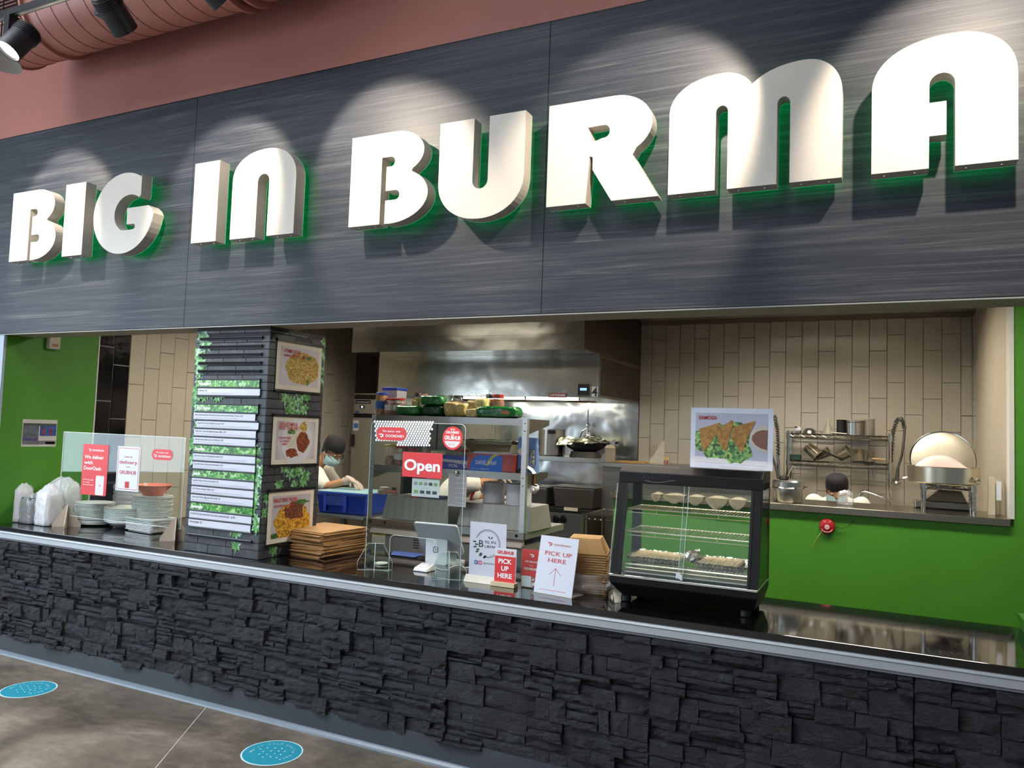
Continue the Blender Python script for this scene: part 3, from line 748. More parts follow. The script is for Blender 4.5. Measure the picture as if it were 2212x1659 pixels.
for i, s in strips.items():
    zt, zb = zr0-i*dz-.0052, zr0-(i+1)*dz+.0052; dx = s[-1]
    st = mk('menu_strip', mb().box(rx0+.004+dx, rx1-.004+dx, yr-.009, yr-.006, zb, zt), GST if s[0] == 'g' else SW, MN)
    zm = (zt+zb)/2; o = V((rx0+.016+dx, yr-.009, zm))
    if s[0] == 'g': text(st, s[1], o, X3, Z3, .022, WHT, bold=.03, align='L', sx=.8)
    else:
        k = .0105 if s[2] else .012
        text(st, s[1], o+Z3*(.0075 if s[2] else .006), X3, Z3, k, GRYT, align='L', w=min(.50, .0066*len(s[1])), bold=.012)
        if s[2]: text(st, s[2], o-Z3*.009, X3, Z3, .006, M('faint_lettering', '9EA0AA', .6, var=0), align='L', w=min(.52, .0046*len(s[2])))
# food pictures on the side of the column
FRAME = M('picture_rail_black', '1C1815', .35, var=.1)
CREAM = M('picture_card', 'E4DACB', .5, var=.02)
PGREY = M('print_pale_ground', 'BEB8BE', .5, var=.06, vsc=6)
PLATEP = M('print_plate', 'CFC8CE', .5, var=.04)
def quad_frame(tl, tr, bl):
    a, b, c = P(*tl, X=CX1+.004), P(*tr, X=CX1+.004), P(*bl, X=CX1+.004)
    return (a.y+c.y)/2, b.y, (c.z), (a.z+b.z)/2
def picture(tl, tr, br, bl, label, fn):
    X = CX1+.004
    pts = [P(*q, X=X) for q in (tl, tr, br, bl)]
    y0 = (pts[0].y+pts[3].y)/2; y1 = (pts[1].y+pts[2].y)/2; z1 = (pts[0].z+pts[1].z)/2; z0 = (pts[2].z+pts[3].z)/2
    w, h = y1-y0, z1-z0
    t = thing('food_picture', (X, (y0+y1)/2, z0), label, 'picture', 'food pictures on the side of the column')
    o = V((X, (y0+y1)/2, (z0+z1)/2))
    mk('card', mb().prism(rect(-w/2, w/2, -h/2, h/2), o, *SIDE, 0, .004), CREAM, t)
    for s in (1, -1): mk('rail', mb().prism([(-w/2-.008, s*h/2-.004), (w/2+.008, s*h/2-.004), (w/2+.008, s*h/2+s*.014), (-w/2-.008, s*h/2+s*.014)], o, *SIDE, -.003, .012), FRAME, t)
    im = mk('print', mb().prism(rect(-w/2+.03, w/2-.03, -h/2+.03, h/2-.03), o, *SIDE, .004, .0044), PGREY, t)
    fn(im, o+X3*.0044, w-.06, h-.06)
def blobs(parent, o, specs, fr=SIDE):
    for k, (nm, mat, pts) in enumerate(specs):
        mk(nm, mb().flat(pts, o, *fr, .0006+.0004*k), mat, parent)
def clipw(pts, w, h): return [(min(max(x, -w/2), w/2), min(max(y, -h/2), h/2)) for x, y in pts]
F_RICE = food('print_fried_rice', ['B9963E', 'C9AE5A', 'A88A3A', 'D6C07A', 'B48E3C', '8A7A34', 'C8A850', '9C3E22', 'C0A04A'], 120)
F_WRICE = food('print_white_rice', ['D8D2C6', 'C4BCA8', 'E2DCD2'], 260)
F_CURRY = food('print_curry', ['8A3A18', '6E2A12', 'A85420', '7C3416', '5A2210'], 130)
F_NOOD = food('print_noodles', ['C8941E', 'D8A82C', 'A87216', 'E0B848', '8A5A14', 'C28A1A'], 95, dist=1.6)
F_GRN = food('print_herbs', ['2E5A22', '4A7A34', '1E3E18', '6A9448'], 130)
F_BRN = food('print_fried_onion', ['5A2A14', '7A3A1C', '3E1C10', '8E4C24'], 140)
def pic1(p, o, w, h):
    blobs(p, o, [('plate', PLATEP, clipw(disc(w*.62, 48, .06*w, -.04*h), w, h)), ('rice', F_RICE, clipw(blob(w*.47, h*.42, 48, .05, 1, .08*w, -.03*h), w, h)),
        ('pepper', F_GRN, blob(w*.08, h*.05, 16, .2, 2, .22*w, .26*h)), ('herb', F_GRN, blob(w*.04, h*.08, 12, .1, 3, .22*w, -.38*h)), ('tomato', F_CURRY, blob(w*.05, h*.06, 14, .2, 4, .08*w, .26*h))])
    text(p, 'HTAMIN KYAW', o+SIDE[0]*(-.21*w)+Z3*(.39*h), *SIDE[:2], .024, REDT, w=w*.44, bold=.018, off=.004)
    text(p, 'BURMESE FRIED RICE', o+SIDE[0]*(-.23*w)+Z3*(.27*h), *SIDE[:2], .013, REDT, w=w*.40, bold=.018, off=.004)
def pic2(p, o, w, h):
    blobs(p, o, [('plate', PLATEP, clipw(disc(w*.50, 48, .03*w, -.03*h), w, h)), ('plate_well', WHITE, disc(w*.40, 48, .03*w, -.03*h)), ('rice', F_WRICE, blob(w*.22, h*.26, 32, .12, 1, -.06*w, .05*h)),
        ('curry', F_CURRY, blob(w*.17, h*.28, 32, .12, 2, .17*w, -.04*h)), ('chili', F_CURRY, blob(w*.15, h*.13, 28, .15, 5, -.1*w, -.33*h)), ('salad', F_RICE, blob(w*.10, h*.13, 24, .2, 6, .17*w, .36*h)), ('basil', F_GRN, blob(w*.11, h*.06, 18, .25, 7, -.14*w, .22*h))])
    text(p, 'OHN HTAMIN &', o+SIDE[0]*(-.22*w)+Z3*(.42*h), *SIDE[:2], .024, REDT, w=w*.46, bold=.018, off=.004)
    text(p, 'KYAT THAR HIN', o+SIDE[0]*(-.21*w)+Z3*(.32*h), *SIDE[:2], .024, REDT, w=w*.48, bold=.018, off=.0045)
    for i, s in enumerate(('COCONUT RICE', '& CHICKEN', 'CURRY')):
        text(p, s, o+SIDE[0]*(-.30*w)+Z3*((.06-.08*i)*h), *SIDE[:2], .014, REDT, w=w*(.30, .22, .14)[i], bold=.018, off=.004)
def pic3(p, o, w, h):
    blobs(p, o, [('noodles', F_NOOD, clipw(blob(w*.50, h*.42, 48, .10, 1, .02*w, -.16*h), w, h)), ('herbs', F_GRN, clipw(blob(w*.2, h*.07, 28, .3, 2, .25*w, .31*h), w, h)), ('onion', F_BRN, blob(w*.26, h*.20, 32, .25, 3, .06*w, .10*h)), ('greens', F_GRN, clipw(blob(w*.1, h*.06, 20, .2, 8, -.42*w, -.44*h), w, h))])
    text(p, 'KAUT SWE THOKE', o+SIDE[0]*(-.17*w)+Z3*(.40*h), *SIDE[:2], .026, REDT, w=w*.58, bold=.018, off=.004)
    text(p, 'EGG NOODLE SALAD', o+SIDE[0]*(-.22*w)+Z3*(.26*h), *SIDE[:2], .014, REDT, w=w*.46, bold=.018, off=.004)
zq = lambda x, y: (590+x/10.37, 720+y/10.37)
zr = lambda x, y: (570+x/5.53, 880+y/5.53)
picture(zq(100,150), zq(1090,320), zq(1040,1340), zq(45,1240), 'topmost food picture on the column, a plate of fried rice', pic1)
picture(zr(115,95), zr(655,125), zr(620,665), zr(82,688), 'middle food picture on the column, coconut rice with chicken curry', pic2)
picture(zr(62,1005), zr(600,970), zr(560,1575), zr(25,1620), 'lowest food picture on the column, yellow egg noodles, behind the paper bags', pic3)
# ================================================================== things on the counter, left of the column
def crinkle_bag(name, c, w, d, h, label, mat, inner=None, ih=.8, tuft=.25, rz=0, seed=1, cat='bag', group='plastic wrapped packs on the counter'):
    t = thing(name, c, label, cat, group, rz=rz); c = V(c); R = Matrix.Rotation(rz, 3, 'Z')
    b = mb(); n = 72; prof = [(0,.0),(.9,.0),(1.0,.03),(.99,.12),(1.0,.2),(.99,.28),(1.0,.36),(.99,.44),(1.0,.52),(.99,.6),(.98,.68),(.95,.78),(.86,.85),(.66,.90),(.42,.95),(.25,1.0)]
    vs = []
    for k, (r, z) in enumerate(prof):
        for i in range(n):
            a = 2*pi*i/n; cx, sy = cos(a), sin(a); e = .6 if k < 12 else 1
            x = math.copysign(abs(cx)**e, cx)*w/2*r; y = math.copysign(abs(sy)**e, sy)*d/2*r
            q = V((cos(a)*3+seed*9, sin(a)*3, z*9+seed)); s = 1+noise.noise(q)*(.06 if k < 12 else .22)+(abs(noise.noise(V((cos(a)*9, sin(a)*9+seed*4, z*16+cos(a)*3))))-.2)*.09
            vs.append(c+R @ V((x*s+(tuft*w*.3*(z-.85)*5 if k > 12 else 0), y*s, h*z*(1+.05*noise.noise(q*1.4)) if z > 0 else .001)))
    fs = [(j*n+i, j*n+(i+1) % n, (j+1)*n+(i+1) % n, (j+1)*n+i) for j in range(len(prof)-1) for i in range(n)]
    mk('wrapper', b.add(vs, fs), mat, t, smooth=2)
    if inner:
        for k in range(2):
            for s in (-1, 1):
                p = c+R @ V((s*w*.22, (k-.5)*d*.42, .004))
                mk('stack_of_cups', mb().lathe([(w*.16,0),(w*.18,h*ih*.5),(w*.2,h*ih*.92),(w*.17,h*ih)], p, 20), inner, t, smooth=True)
CUPW = M('white_foam', 'F0F0F2', .6, var=.03); CUPD = M('dark_lids', '3A424C', .4, var=.3, vsc=30)
def B(x, y): p = P(x, y, Z=ZC); return V((p.x, p.y, ZC))
crinkle_bag('napkin_pack', V((-5.78, .43, ZC)), .27, .20, .345, 'largest milky plastic bag of white cups, at the left edge', FILMM, CUPW, .7, seed=1)
crinkle_bag('napkin_pack', B(37, 1126), .20, .15, .315, 'milky plastic bag of white cups, second from the left edge', FILMM, CUPW, .74, seed=2, rz=.1)
crinkle_bag('lid_pack', B(69, 1130), .175, .14, .235, 'short plastic wrapped pack of dark lids between two white packs', FILM, CUPD, .82, seed=3)
crinkle_bag('napkin_pack', B(103, 1134), .20, .15, .305, 'milky plastic bag of white cups beside the left screen foot', FILMM, CUPW, .75, seed=4, rz=-.1)
crinkle_bag('napkin_pack', V((B(160, 1110).x, .60, ZC)), .30, .18, .34, 'large translucent bag of cups behind the left screen', FILM, CUPW, .6, seed=5)
crinkle_bag('napkin_pack', V((B(92, 1108).x, .56, ZC)), .26, .16, .30, 'translucent bag of cups behind the pack of dark lids', FILM, CUPW, .7, seed=6)

# ---- dishes
PORC = M('white_porcelain', 'E4E2E0', .22, var=.03)
def dish_mesh(prof, sx, sy, name):
    b = mb().lathe(prof, (0,0,0), 36, sx=sx, sy=sy, cap=False); me = bpy.data.meshes.new(name)
    me.from_pydata([tuple(p) for p in b.v], [], b.f); me.materials.append(PORC)
    for p in me.polygons: p.use_smooth = True
    return me
PL = dish_mesh([(0,.002),(.09,.0),(.10,.0),(.15,.012),(.155,.016),(.153,.019),(.10,.006),(.0,.005)], 1, .8, 'oval_plate')
BW = dish_mesh([(0,.002),(.07,.0),(.075,.0),(.13,.03),(.165,.048),(.163,.052),(.12,.034),(.07,.006),(.0,.005)], 1, .85, 'bowl')
SQ = bpy.data.meshes.new('tray')
_b = mb(); _b.prism(rrect(.30,.20,.02), (0,0,.0), X3, Y3, Z3, 0, .004); _b.prism(rrect(.34,.235,.03), (0,0,.006), X3, Y3, Z3, .004, .010, [rrect(.29,.19,.02)])
SQ.from_pydata([tuple(p) for p in _b.v], [], _b.f); SQ.materials.append(PORC)
def stack(me, name, c, n, dz, label, cat, rz=0, seed=0):
    r = random.Random(seed)
    for i in range(n):
        o = inst(name, me, (c[0]+r.uniform(-.004,.004), c[1]+r.uniform(-.004,.004), ZC+.001+i*dz), None, (0, 0, rz+r.uniform(-.05,.05)))
        tag(o, label, cat, 'stacked white dishes behind the left screen')
stack(PL, 'oval_plate', B(203, 1133), 17, .0095, 'white oval plate in the front stack beside the left screen foot', 'plate', .1, 1)
stack(BW, 'serving_bowl', B(270, 1139), 9, .0125, 'white shallow bowl in the middle stack behind the left screen', 'bowl', 0, 2)
stack(SQ, 'serving_tray', B(328, 1146), 9, .010, 'white rectangular dish in the stack by the right screen foot', 'tray', -.1, 3)
stack(PL, 'oval_plate', B(195, 1108), 26, .0095, 'white oval plate in the tall stack behind the front plates', 'plate', 0, 4)
stack(BW, 'serving_bowl', B(283, 1112), 17, .0125, 'white shallow bowl in the tall back stack', 'bowl', 0, 5)
oc = P(331, 1060, Y=.60); zt = P(331, 1047, Y=.6).z; zb = P(331, 1070, Y=.6).z
n_ = int((zb-ZC-.004)/.0095)
stack(PL, 'oval_plate', (oc.x, .60), n_, .0095, 'white oval plate in the stack under the orange reflection shape', 'plate', .2, 8)
zb = ZC+.010+n_*.0095
ob = thing('reflection_bowl', (oc.x, .60, zb), 'orange red bowl shape standing in for a reflection in the left screen', 'bowl')  # bowl added in place of an unclear orange reflection in the screen
mk('bowl_body', mb().lathe([(0,zb-zb),(.07,0),(.135,zt-zb),(.13,zt-zb),(.066,.008),(0,.008)], (oc.x,.60,zb), 32, cap=False), M('orange_reflection', 'D87A62', .25, var=.05), ob, smooth=True)
mk('bowl_rim', mb().tube([V((oc.x+.1325*cos(a*pi/18), .60+.1325*sin(a*pi/18), zt)) for a in range(36)], .003, 6, closed=True), M('orange_reflection_rim', 'E89A84', .25), ob)

# ---- the delivery brand mark (a swoosh like a bent dash)
def swoosh(parent, o, u, v, s, mat, off=.0012):
    top = [(-.62,.28),(.18,.28),(.40,.18),(.52,-.02),(.44,-.24),(.22,-.38),(-.10,-.38),(-.22,-.22),(-.26,-.17),(.12,-.17),(.24,-.10),(.26,.0),(.14,.08),(-.36,.08),(-.50,.16)]
    return mk('logo', mb().flat([(x*s, y*s) for x, y in top], o, u, v, V(u).cross(V(v)), off), mat, parent)
def sticker(parent, name, pts, o, fr, mat, d=.0012): return mk(name, mb().prism(pts, o, *fr, 0, d), mat, parent)
def pill(parent, o, w, h):
    st = sticker(parent, 'pill_sticker', rrect(w, h, h*.46), o, FRONT, RED); o = V(o)-Y3*.0012
    text(st, 'We deliver with', o+Z3*h*.20, X3, Z3, h*.15, WHT, w=w*.60, bold=.01)
    text(st, 'DOORDASH', o+V((w*.12,0,-h*.15)), X3, Z3, h*.20, WHT, w=w*.60, bold=.02)
    swoosh(st, o+V((-w*.33,0,-h*.13)), X3, Z3, w*.15, WHT)

# ---- left acrylic screen
YS1 = .265
S1 = thing('acrylic_screen', (-4.92, YS1, ZC), 'clear acrylic screen on two wooden feet, left of the column', 'screen')
a, b2 = P(138.6, 932.5, Y=YS1), P(402, 944.5, Y=YS1)
sx0, sx1, sz1 = a.x, b2.x, a.z
mk('sheet', mb().box(sx0, sx1, YS1-.002, YS1+.002, .985, sz1), ACRYL, S1)
ed = mb()
for bx in ((sx0-.0015, sx0+.0015, .985, sz1), (sx1-.0015, sx1+.0015, .985, sz1), (sx0, sx1, sz1-.0015, sz1+.0015), (sx0, sx1, .985, .988)): ed.box(bx[0], bx[1], YS1-.0025, YS1+.0025, bx[2], bx[3])
mk('polished_edge', ed, ACRYLE, S1)
MDF = M('raw_board', 'B5A594', .6, var=.08, vsc=20); MDFE = M('pale_board_edge', 'E8E2D8', .6)
for fx in (-5.47, -4.335):
    f = mb(); hw_ = .098; hh = .165
    f.prism([(-hw_,0),(hw_,0),(hw_,.02),(.006,hh),(-.006,hh),(-hw_,.02)], (fx, YS1, ZC), (.72,-.69,0), Z3, (.69,.72,0), -.004, .004)
    f.prism([(-hw_,0),(hw_,0),(hw_,.02),(.006,hh),(-.006,hh),(-hw_,.02)], (fx, YS1, ZC), (.80,.6,0), Z3, (-.6,.80,0), -.004, .004)
    mk('cross_foot', f, MDF, S1)
yf = YS1-.002
def z1(x, y): return (x/3.319, 680+y/3.319)
def onp(Y, *q):
    pts = [P(*z, Y=Y) for z in q]; x0 = (pts[0].x+pts[3].x)/2; x1 = (pts[1].x+pts[2].x)/2
    return V(((x0+x1)/2, Y, sum(p.z for p in pts)/4)), x1-x0, (pts[0].z+pts[1].z-pts[2].z-pts[3].z)/2
o, w, h = onp(yf, z1(605,925), z1(790,935), z1(750,1300), z1(573,1285))
st = sticker(S1, 'red_poster', rrect(w, h, .012), o, FRONT, RED); o = o-Y3*.0012; L = -w*.42
text(st, 'DOORDASH', o+V((w*.10,0,h*.385)), X3, Z3, .013, WHT, w=w*.44, bold=.02)
swoosh(st, o+V((-w*.22,0,h*.385)), X3, Z3, .028, WHT)
for i, s in enumerate(('We deliver', 'with', 'DoorDash')): text(st, s, o+V((L,0,h*(.25-.11*i))), X3, Z3, .027, WHT, w=w*(.76,.34,.68)[i], bold=.015, align='L')
for i, s in enumerate(('Get the app', 'or visit', 'doordash.com')): text(st, s, o+V((L,0,h*(-.20-.05*i))), X3, Z3, .010, WHT, w=w*(.40,.26,.42)[i], align='L')
mk('phone_print', mb().flat(rrect(w*.32, h*.38, .01, w*.24, -h*.30), o, *FRONT, .0008), WHITE, st); swoosh(st, o+V((w*.25,0,-h*.30)), X3, Z3, .02, RED)
o, w, h = onp(yf, z1(852,943), z1(1018,948), z1(985,1268), z1(823,1258))
st = sticker(S1, 'white_poster', rect(-w/2, w/2, -h/2, h/2), o, FRONT, M('pale_blue_card', 'DCE0F0', .45, var=.02)); o = o-Y3*.0012
ln = mb()
for r_ in ((-.46,.46,.455,.465),(-.46,.46,-.465,-.455),(-.46,-.445,-.46,.46),(.445,.46,-.46,.46)): ln.flat(rect(r_[0]*w, r_[1]*w, r_[2]*h, r_[3]*h), o, *FRONT, .0006)
mk('printed_frame', ln, REDT, st)
for s, zz, hh, ww in (('Order for', .27, .011, .36), ('delivery', .15, .026, .78), ('with', .045, .009, .18), ('GRUBHUB', -.08, .026, .72)): text(st, s, o+Z3*h*zz, X3, Z3, hh, REDT, w=w*ww, bold=.01)
mk('bag_logo', mb().flat(rect(-w*.09, w*.09, -h*.43, -h*.29), o, *FRONT, .0008), REDT, st)
o, w, h = onp(yf, z1(1092,962), z1(1238,968), z1(1236,1045), z1(1090,1038)); pill(S1, o, w, h)

# ================================================================== paper bags beside the column
rk = random.Random(2)
pc = V((-3.275, .525, ZC)); ang = radians(-4)
for i in range(24):
    z0 = ZC+.001+i*.0066; w, d = .36+rk.uniform(-.012,.012), .42+rk.uniform(-.015,.015)
    a = ang+rk.uniform(-.05,.05)+(.05 if 8 < i < 14 else 0); R = Matrix.Rotation(a, 3, 'Z'); c = pc+V((rk.uniform(-.012,.012), rk.uniform(-.012,.012), 0))
    sd = rk.uniform(0, 50)
    def fn(u, v, k=0):
        q = V((u*3+sd, v*3, k)); e = noise.noise(q)
        p = R @ V(((u-.5)*w+noise.noise(V((v*6, sd, 2)))*.006*(abs(u-.5) > .4), (v-.5)*d+noise.noise(V((u*6, sd, 7)))*.006*(abs(v-.5) > .4), 0))
        return c+p+V((0, 0, z0-ZC+k*.0050+e*.0014))
    b = mb().grid(lambda u, v: fn(u, v, 0), 6, 6); b.grid(lambda u, v: fn(u, v, 1), 6, 6); n1 = 7
    rg = [k for k in range(7)]+[j*n1+6 for j in range(1, 7)]+[42+k for k in range(5, -1, -1)]+[j*n1 for j in range(5, 0, -1)]
    b.f += [(rg[k], rg[(k+1) % 24], rg[(k+1) % 24]+49, rg[k]+49) for k in range(24)]
    if i == 23: tag_l = 'flat brown paper bag lying on top of the bag stack'
    else: tag_l = 'flat brown paper bag in the stack beside the column'
    mk('paper_bag', b, KRAFT, label=tag_l, cat='paper bag', group='flat brown paper bags stacked on the counter')

# ================================================================== right acrylic screen with its transaction opening
YS2 = .20
tlc, trc = P(803, 906, Y=YS2), P(1004, 916, Y=YS2)
X0, X1, Zt = tlc.x, P(1003, 1000, Y=YS2).x, tlc.z-.012
S2 = thing('acrylic_screen', ((X0+X1)/2, YS2, ZC), 'clear acrylic screen with a pay opening, in front of the steel shelf', 'screen')
ox0, ox1, oz = P(841, 1200, Y=YS2).x, P(943, 1200, Y=YS2).x, P(890, 1160, Y=YS2).z
def rc(cx, cz, r, a0, a1, n=6): return [(cx+r*cos(radians(a0+(a1-a0)*i/n)), cz+r*sin(radians(a0+(a1-a0)*i/n))) for i in range(n+1)]
zb0 = ZC+.003
out = [(X0, zb0), (ox0, zb0)]+rc(ox0+.03, oz-.03, .03, 180, 90)+rc(ox1-.03, oz-.03, .03, 90, 0)+[(ox1, zb0), (X1, zb0)]+rc(X1-.03, Zt-.03, .03, 0, 90)+rc(X0+.03, Zt-.03, .03, 90, 180)
mk('sheet', mb().prism(out, (0,0,0), X3, Z3, -Y3, -YS2-.002, -YS2+.002), ACRYL, S2)
pe = [V((p[0], YS2, p[1])) for p in out]
mk('polished_edge', mb().tube(pe, .0017, 5, closed=True), ACRYLE, S2)
for fx in (P(800, 1225, Y=YS2).x+.03, P(968, 1240, Y=YS2).x):
    for u, n in ((V((.55,-.83,0)), V((.83,.55,0))), (V((.85,.52,0)), V((-.52,.85,0)))):
        fp = [(-.10,0),(.10,0),(.10,.045),(.045,.15),(-.045,.15),(-.10,.045)]
        ft = mk('clear_foot', mb().prism(fp, (fx, YS2, ZC+.001), u, Z3, n, -.002, .002), ACRYL, S2)
        mk('foot_edge', mb().tube([V((fx, YS2, ZC+.001))+u*q[0]+Z3*q[1] for q in fp], .0014, 5, closed=True), ACRYLE, ft)
yf = YS2-.002
zz1 = lambda x, y: (800+x/11.06, 900+y/11.06)
o, w, h = onp(yf, zz1(150,245), zz1(865,265), zz1(865,575), zz1(150,560)); pill(S2, o, w, h)
o, w, h = onp(yf, zz1(1728,232), zz1(2205,240), zz1(2205,800), zz1(1728,790))
st = sticker(S2, 'round_sticker', disc(w/2, 44, ry=h/2), o, FRONT, RED); o = o-Y3*.0012
mk('white_half', mb().flat(disc(w*.41, 20, 0, -h*.0, radians(198), radians(342), ry=h*.41), o, *FRONT, .0006), WHITE, st)
for s, zz, hh, ww in (("GET US", .37, .07, .22), ('DELIVERED', .25, .10, .66), ('WITH', .14, .05, .14), ('GRUBHUB', .02, .17, .80)): text(st, s, o+Z3*h*zz, X3, Z3, h*hh, WHT, w=w*ww, bold=.03)
for i in range(2): text(st, ('Order online or', 'with the app')[i], o+V((-w*.05,0,-h*(.24+.06*i))), X3, Z3, h*.03, REDT, w=w*.36)
o, w, h = onp(yf-.001, zz1(775,845), zz1(1725,875), zz1(1715,1475), zz1(760,1440))
OS = thing('open_sign', (o.x, yf-.001, o.z-h/2), 'red paper sign reading Open taped to the right screen', 'sign')
mk('sign_paper', mb().prism(rect(-w/2, w/2, -h/2, h/2), o, *FRONT, 0, .001), RED, OS); text(OS, 'Open', o+V((0,-.001,h*.0)), X3, Z3, h*.44, WHT, w=w*.90, bold=.03)
# payment notice under the Open sign
pts = [(905,-60),(1510,-40),(1485,380),(900,300)]
zz3 = lambda x, y: (800+x/10.055, 1040+y/10.055)
o, w, h = onp(YS2+.006, *[zz3(*q) for q in ((908,-70),(1512,-40),(1487,378),(902,300))])
PN = thing('payment_notice', (o.x, YS2+.006, o.z-h/2), 'white sheet of card logos hanging below the Open sign', 'notice')
mk('sheet', mb().prism(rect(-w/2, w/2, -h/2, h/2), o, *FRONT, 0, .0006), PAPER, PN); o = o-Y3*.0006
GN = M('notice_green', '7FA86A', .5, var=0); GK = M('notice_grey', '9A9698', .5, var=0); GD = M('notice_dark', '3E4448', .5, var=0)
for r_, row in enumerate(((GK, GN, GK, GD, GN), (GN, GD, GD, GD))):
    for k, m_ in enumerate(row):
        cx = (-.36+.18*k)*w if r_ == 0 else (-.34+.225*k)*w; cz = (.22, -.24)[r_]*h; ww = (.13, .16)[r_]*w
        mk('card_logo', mb().flat(rect(cx-ww/2, cx+ww/2, cz-h*.085, cz+h*.085), o, *FRONT, .0005), m_, PN)
        text(PN, ('VISA','MASTER','AMEX','PAY','CASH')[k] if r_ == 0 else ('MOBILE','WALLET','TAP','CHIP')[k], o+V((cx,0,cz+h*.115)), X3, Z3, h*.022, GRYT, w=ww*.6)
text(PN, 'WAYS TO PAY', o-Z3*h*.0, X3, Z3, h*.03, BLKT, w=w*.26)
# a dotted reflection drawn as white discs on the upper left of the screen
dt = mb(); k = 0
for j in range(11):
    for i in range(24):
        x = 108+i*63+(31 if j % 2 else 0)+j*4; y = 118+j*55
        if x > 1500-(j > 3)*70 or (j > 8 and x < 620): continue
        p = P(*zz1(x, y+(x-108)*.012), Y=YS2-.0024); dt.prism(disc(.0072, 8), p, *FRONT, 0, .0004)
mk('dot_reflection_discs', dt, M('reflection_dot_white', 'F4F8FA', .4, var=.02), S2, kind='stuff')

# ---- tablet till and card reader
q = lambda x, y: (780+x/3.95, 1000+y/3.95)
PO = thing('tablet_till', (-2.50, .62, ZC), 'white tablet till seen from behind on its stand', 'tablet')
t0, t1 = P(*q(448,503), Y=.47), P(*q(822,535), Y=.47); b0, b1 = P(*q(505,690), Y=.70), P(*q(905,800), Y=.70)
b1.z = b0.z = min(b0.z, b1.z)+.01; wv = (t1-t0).normalized(); dn = ((b0+b1)/2-(t0+t1)/2).normalized(); nn = wv.cross(dn).normalized()
if nn.y > 0: nn = -nn
W_ = (t1-t0).length; L_ = ((b0+b1)/2-(t0+t1)/2).length; mid = (t0+t1+b0+b1)/4
mk('tablet_shell', mb().prism(rrect(W_, L_, .022), mid, wv, -dn, nn, -.006, .006), M('till_white', 'DFE1E8', .3, var=.02), PO, bevel=.003)
mk('screen_glass', mb().prism(rrect(W_*.94, L_*.92, .01), mid, wv, -dn, nn, -.0075, -.006), BLACK, PO)
s0, s1, s2, s3 = [P(*q(*z), Y=.575) for z in ((555,640),(738,640),(720,850),(550,835))]
sw = s1.x-s0.x; sh_ = s0.z-ZC
st = mk('stand_upright', mb().prism(rrect(sw, sh_, .010, 0, sh_/2), ((s0.x+s1.x)/2, .575, ZC), X3, Z3, -Y3, -.12, 0), M('till_white', 'DFE1E8', .3), PO, bevel=.004)
mk('stand_foot', mb().prism(rrect(.16, .16, .02), ((s0.x+s1.x)/2+.03, .68, ZC), X3, Y3, Z3, .0, .012), M('till_white', 'DFE1E8', .3), PO)
lc = P(*q(637,740), Y=.5745); lm = mb(); lm.prism(rrect(.036,.038,.009), lc, *FRONT, 0, .0008, [rrect(.024,.026,.005)]); lm.prism(rect(-.004,.004,-.005,.005), lc, *FRONT, 0, .0008)
mk('square_logo', lm, GRYT, st)
CR = thing('card_reader', (-2.39, .35, ZC), 'small white square card reader lying in front of the till', 'card reader')
mk('reader_body', mb().hexa([(-2.445,.30,ZC+.001),(-2.345,.30,ZC+.001),(-2.345,.40,ZC+.001),(-2.445,.40,ZC+.001)], [(-2.438,.308,ZC+.022),(-2.352,.308,ZC+.022),(-2.352,.392,ZC+.040),(-2.438,.392,ZC+.040)]), WPLAST, CR, bevel=.007, seg=3)
mk('reader_pad', mb().hexa([(-2.425,.322,ZC+.0265),(-2.365,.322,ZC+.0265),(-2.365,.378,ZC+.0385),(-2.425,.378,ZC+.0385)], [(-2.425,.322,ZC+.0275),(-2.365,.322,ZC+.0275),(-2.365,.378,ZC+.0395),(-2.425,.378,ZC+.0395)]), WHITE, CR)
mk('white_cable', mb().tube([P(*q(*z), Z=ZC+.004) for z in ((605,890),(640,895),(690,915),(720,915),(790,880),(850,870),(880,895),(918,890))], .0028, 6), WHITE, label='thin white cable running from the card reader to the till', cat='cable')
PU = thing('clear_puck', B(812, 1222), 'small round pale coaster behind the left clear foot', 'coaster')
mk('puck', mb().lathe([(0,0),(.035,0),(.038,.006),(.034,.012),(0,.012)], B(812, 1222)+Y3*.06, 24, cap=False), M('pale_coaster', 'D8CFC0', .5), PU, smooth=True)
LF = thing('leaflet', (-2.63, .66, ZC), 'blue and white leaflet lying flat behind the screen', 'leaflet')
mk('sheet', mb().hexa(*[[P(*zz3(*z), Z=ZC+k) for z in ((445,1590),(950,1650),(1200,1570),(500,1500))] for k in (.001, .003)]), M('leaflet_blue', '4A66A8', .5, var=.25, vsc=18), LF)

# ---- table signs
r6 = lambda x, y: (1000+x/6.506, 1110+y/6.506)
def board_frame(tl, tr, br, bl, Y): return onp(Y, r6(*tl), r6(*tr), r6(*br), r6(*bl))
o, w, h = board_frame((105,105), (615,150), (590,905), (80,855), .245)
BS = thing('shop_card_stand', (o.x, .245, ZC), 'white upright card with a round black shop logo', 'sign')
zb_ = ZC+.028
h = (o.z+h/2)-zb_; o.z = zb_+h/2
mk('card', mb().prism(rect(-w/2, w/2, -h/2, h/2), o, *FRONT, -.003, .0), M('logo_card_white', 'CDD0DC', .35, var=.02), BS)
mk('base', mb().prism([(-.035,0),(.035,0),(.028,.010),(.008,.034),(-.008,.034),(-.028,.010)], (o.x-w/2-.012, .245, ZC+.001), Y3, Z3, X3, 0, w+.024), M('pale_wood_base', 'D8D0C0', .5, var=.06), BS)
lo = o+V((0, 0, h*.12)); INK = BLKT
rg = mb(); R1 = w*.34
rg.prism(disc(R1, 48, a0=radians(-95), a1=radians(160))+disc(R1*.965, 48, a0=radians(-95), a1=radians(160))[::-1], lo, *FRONT, 0, .0008)
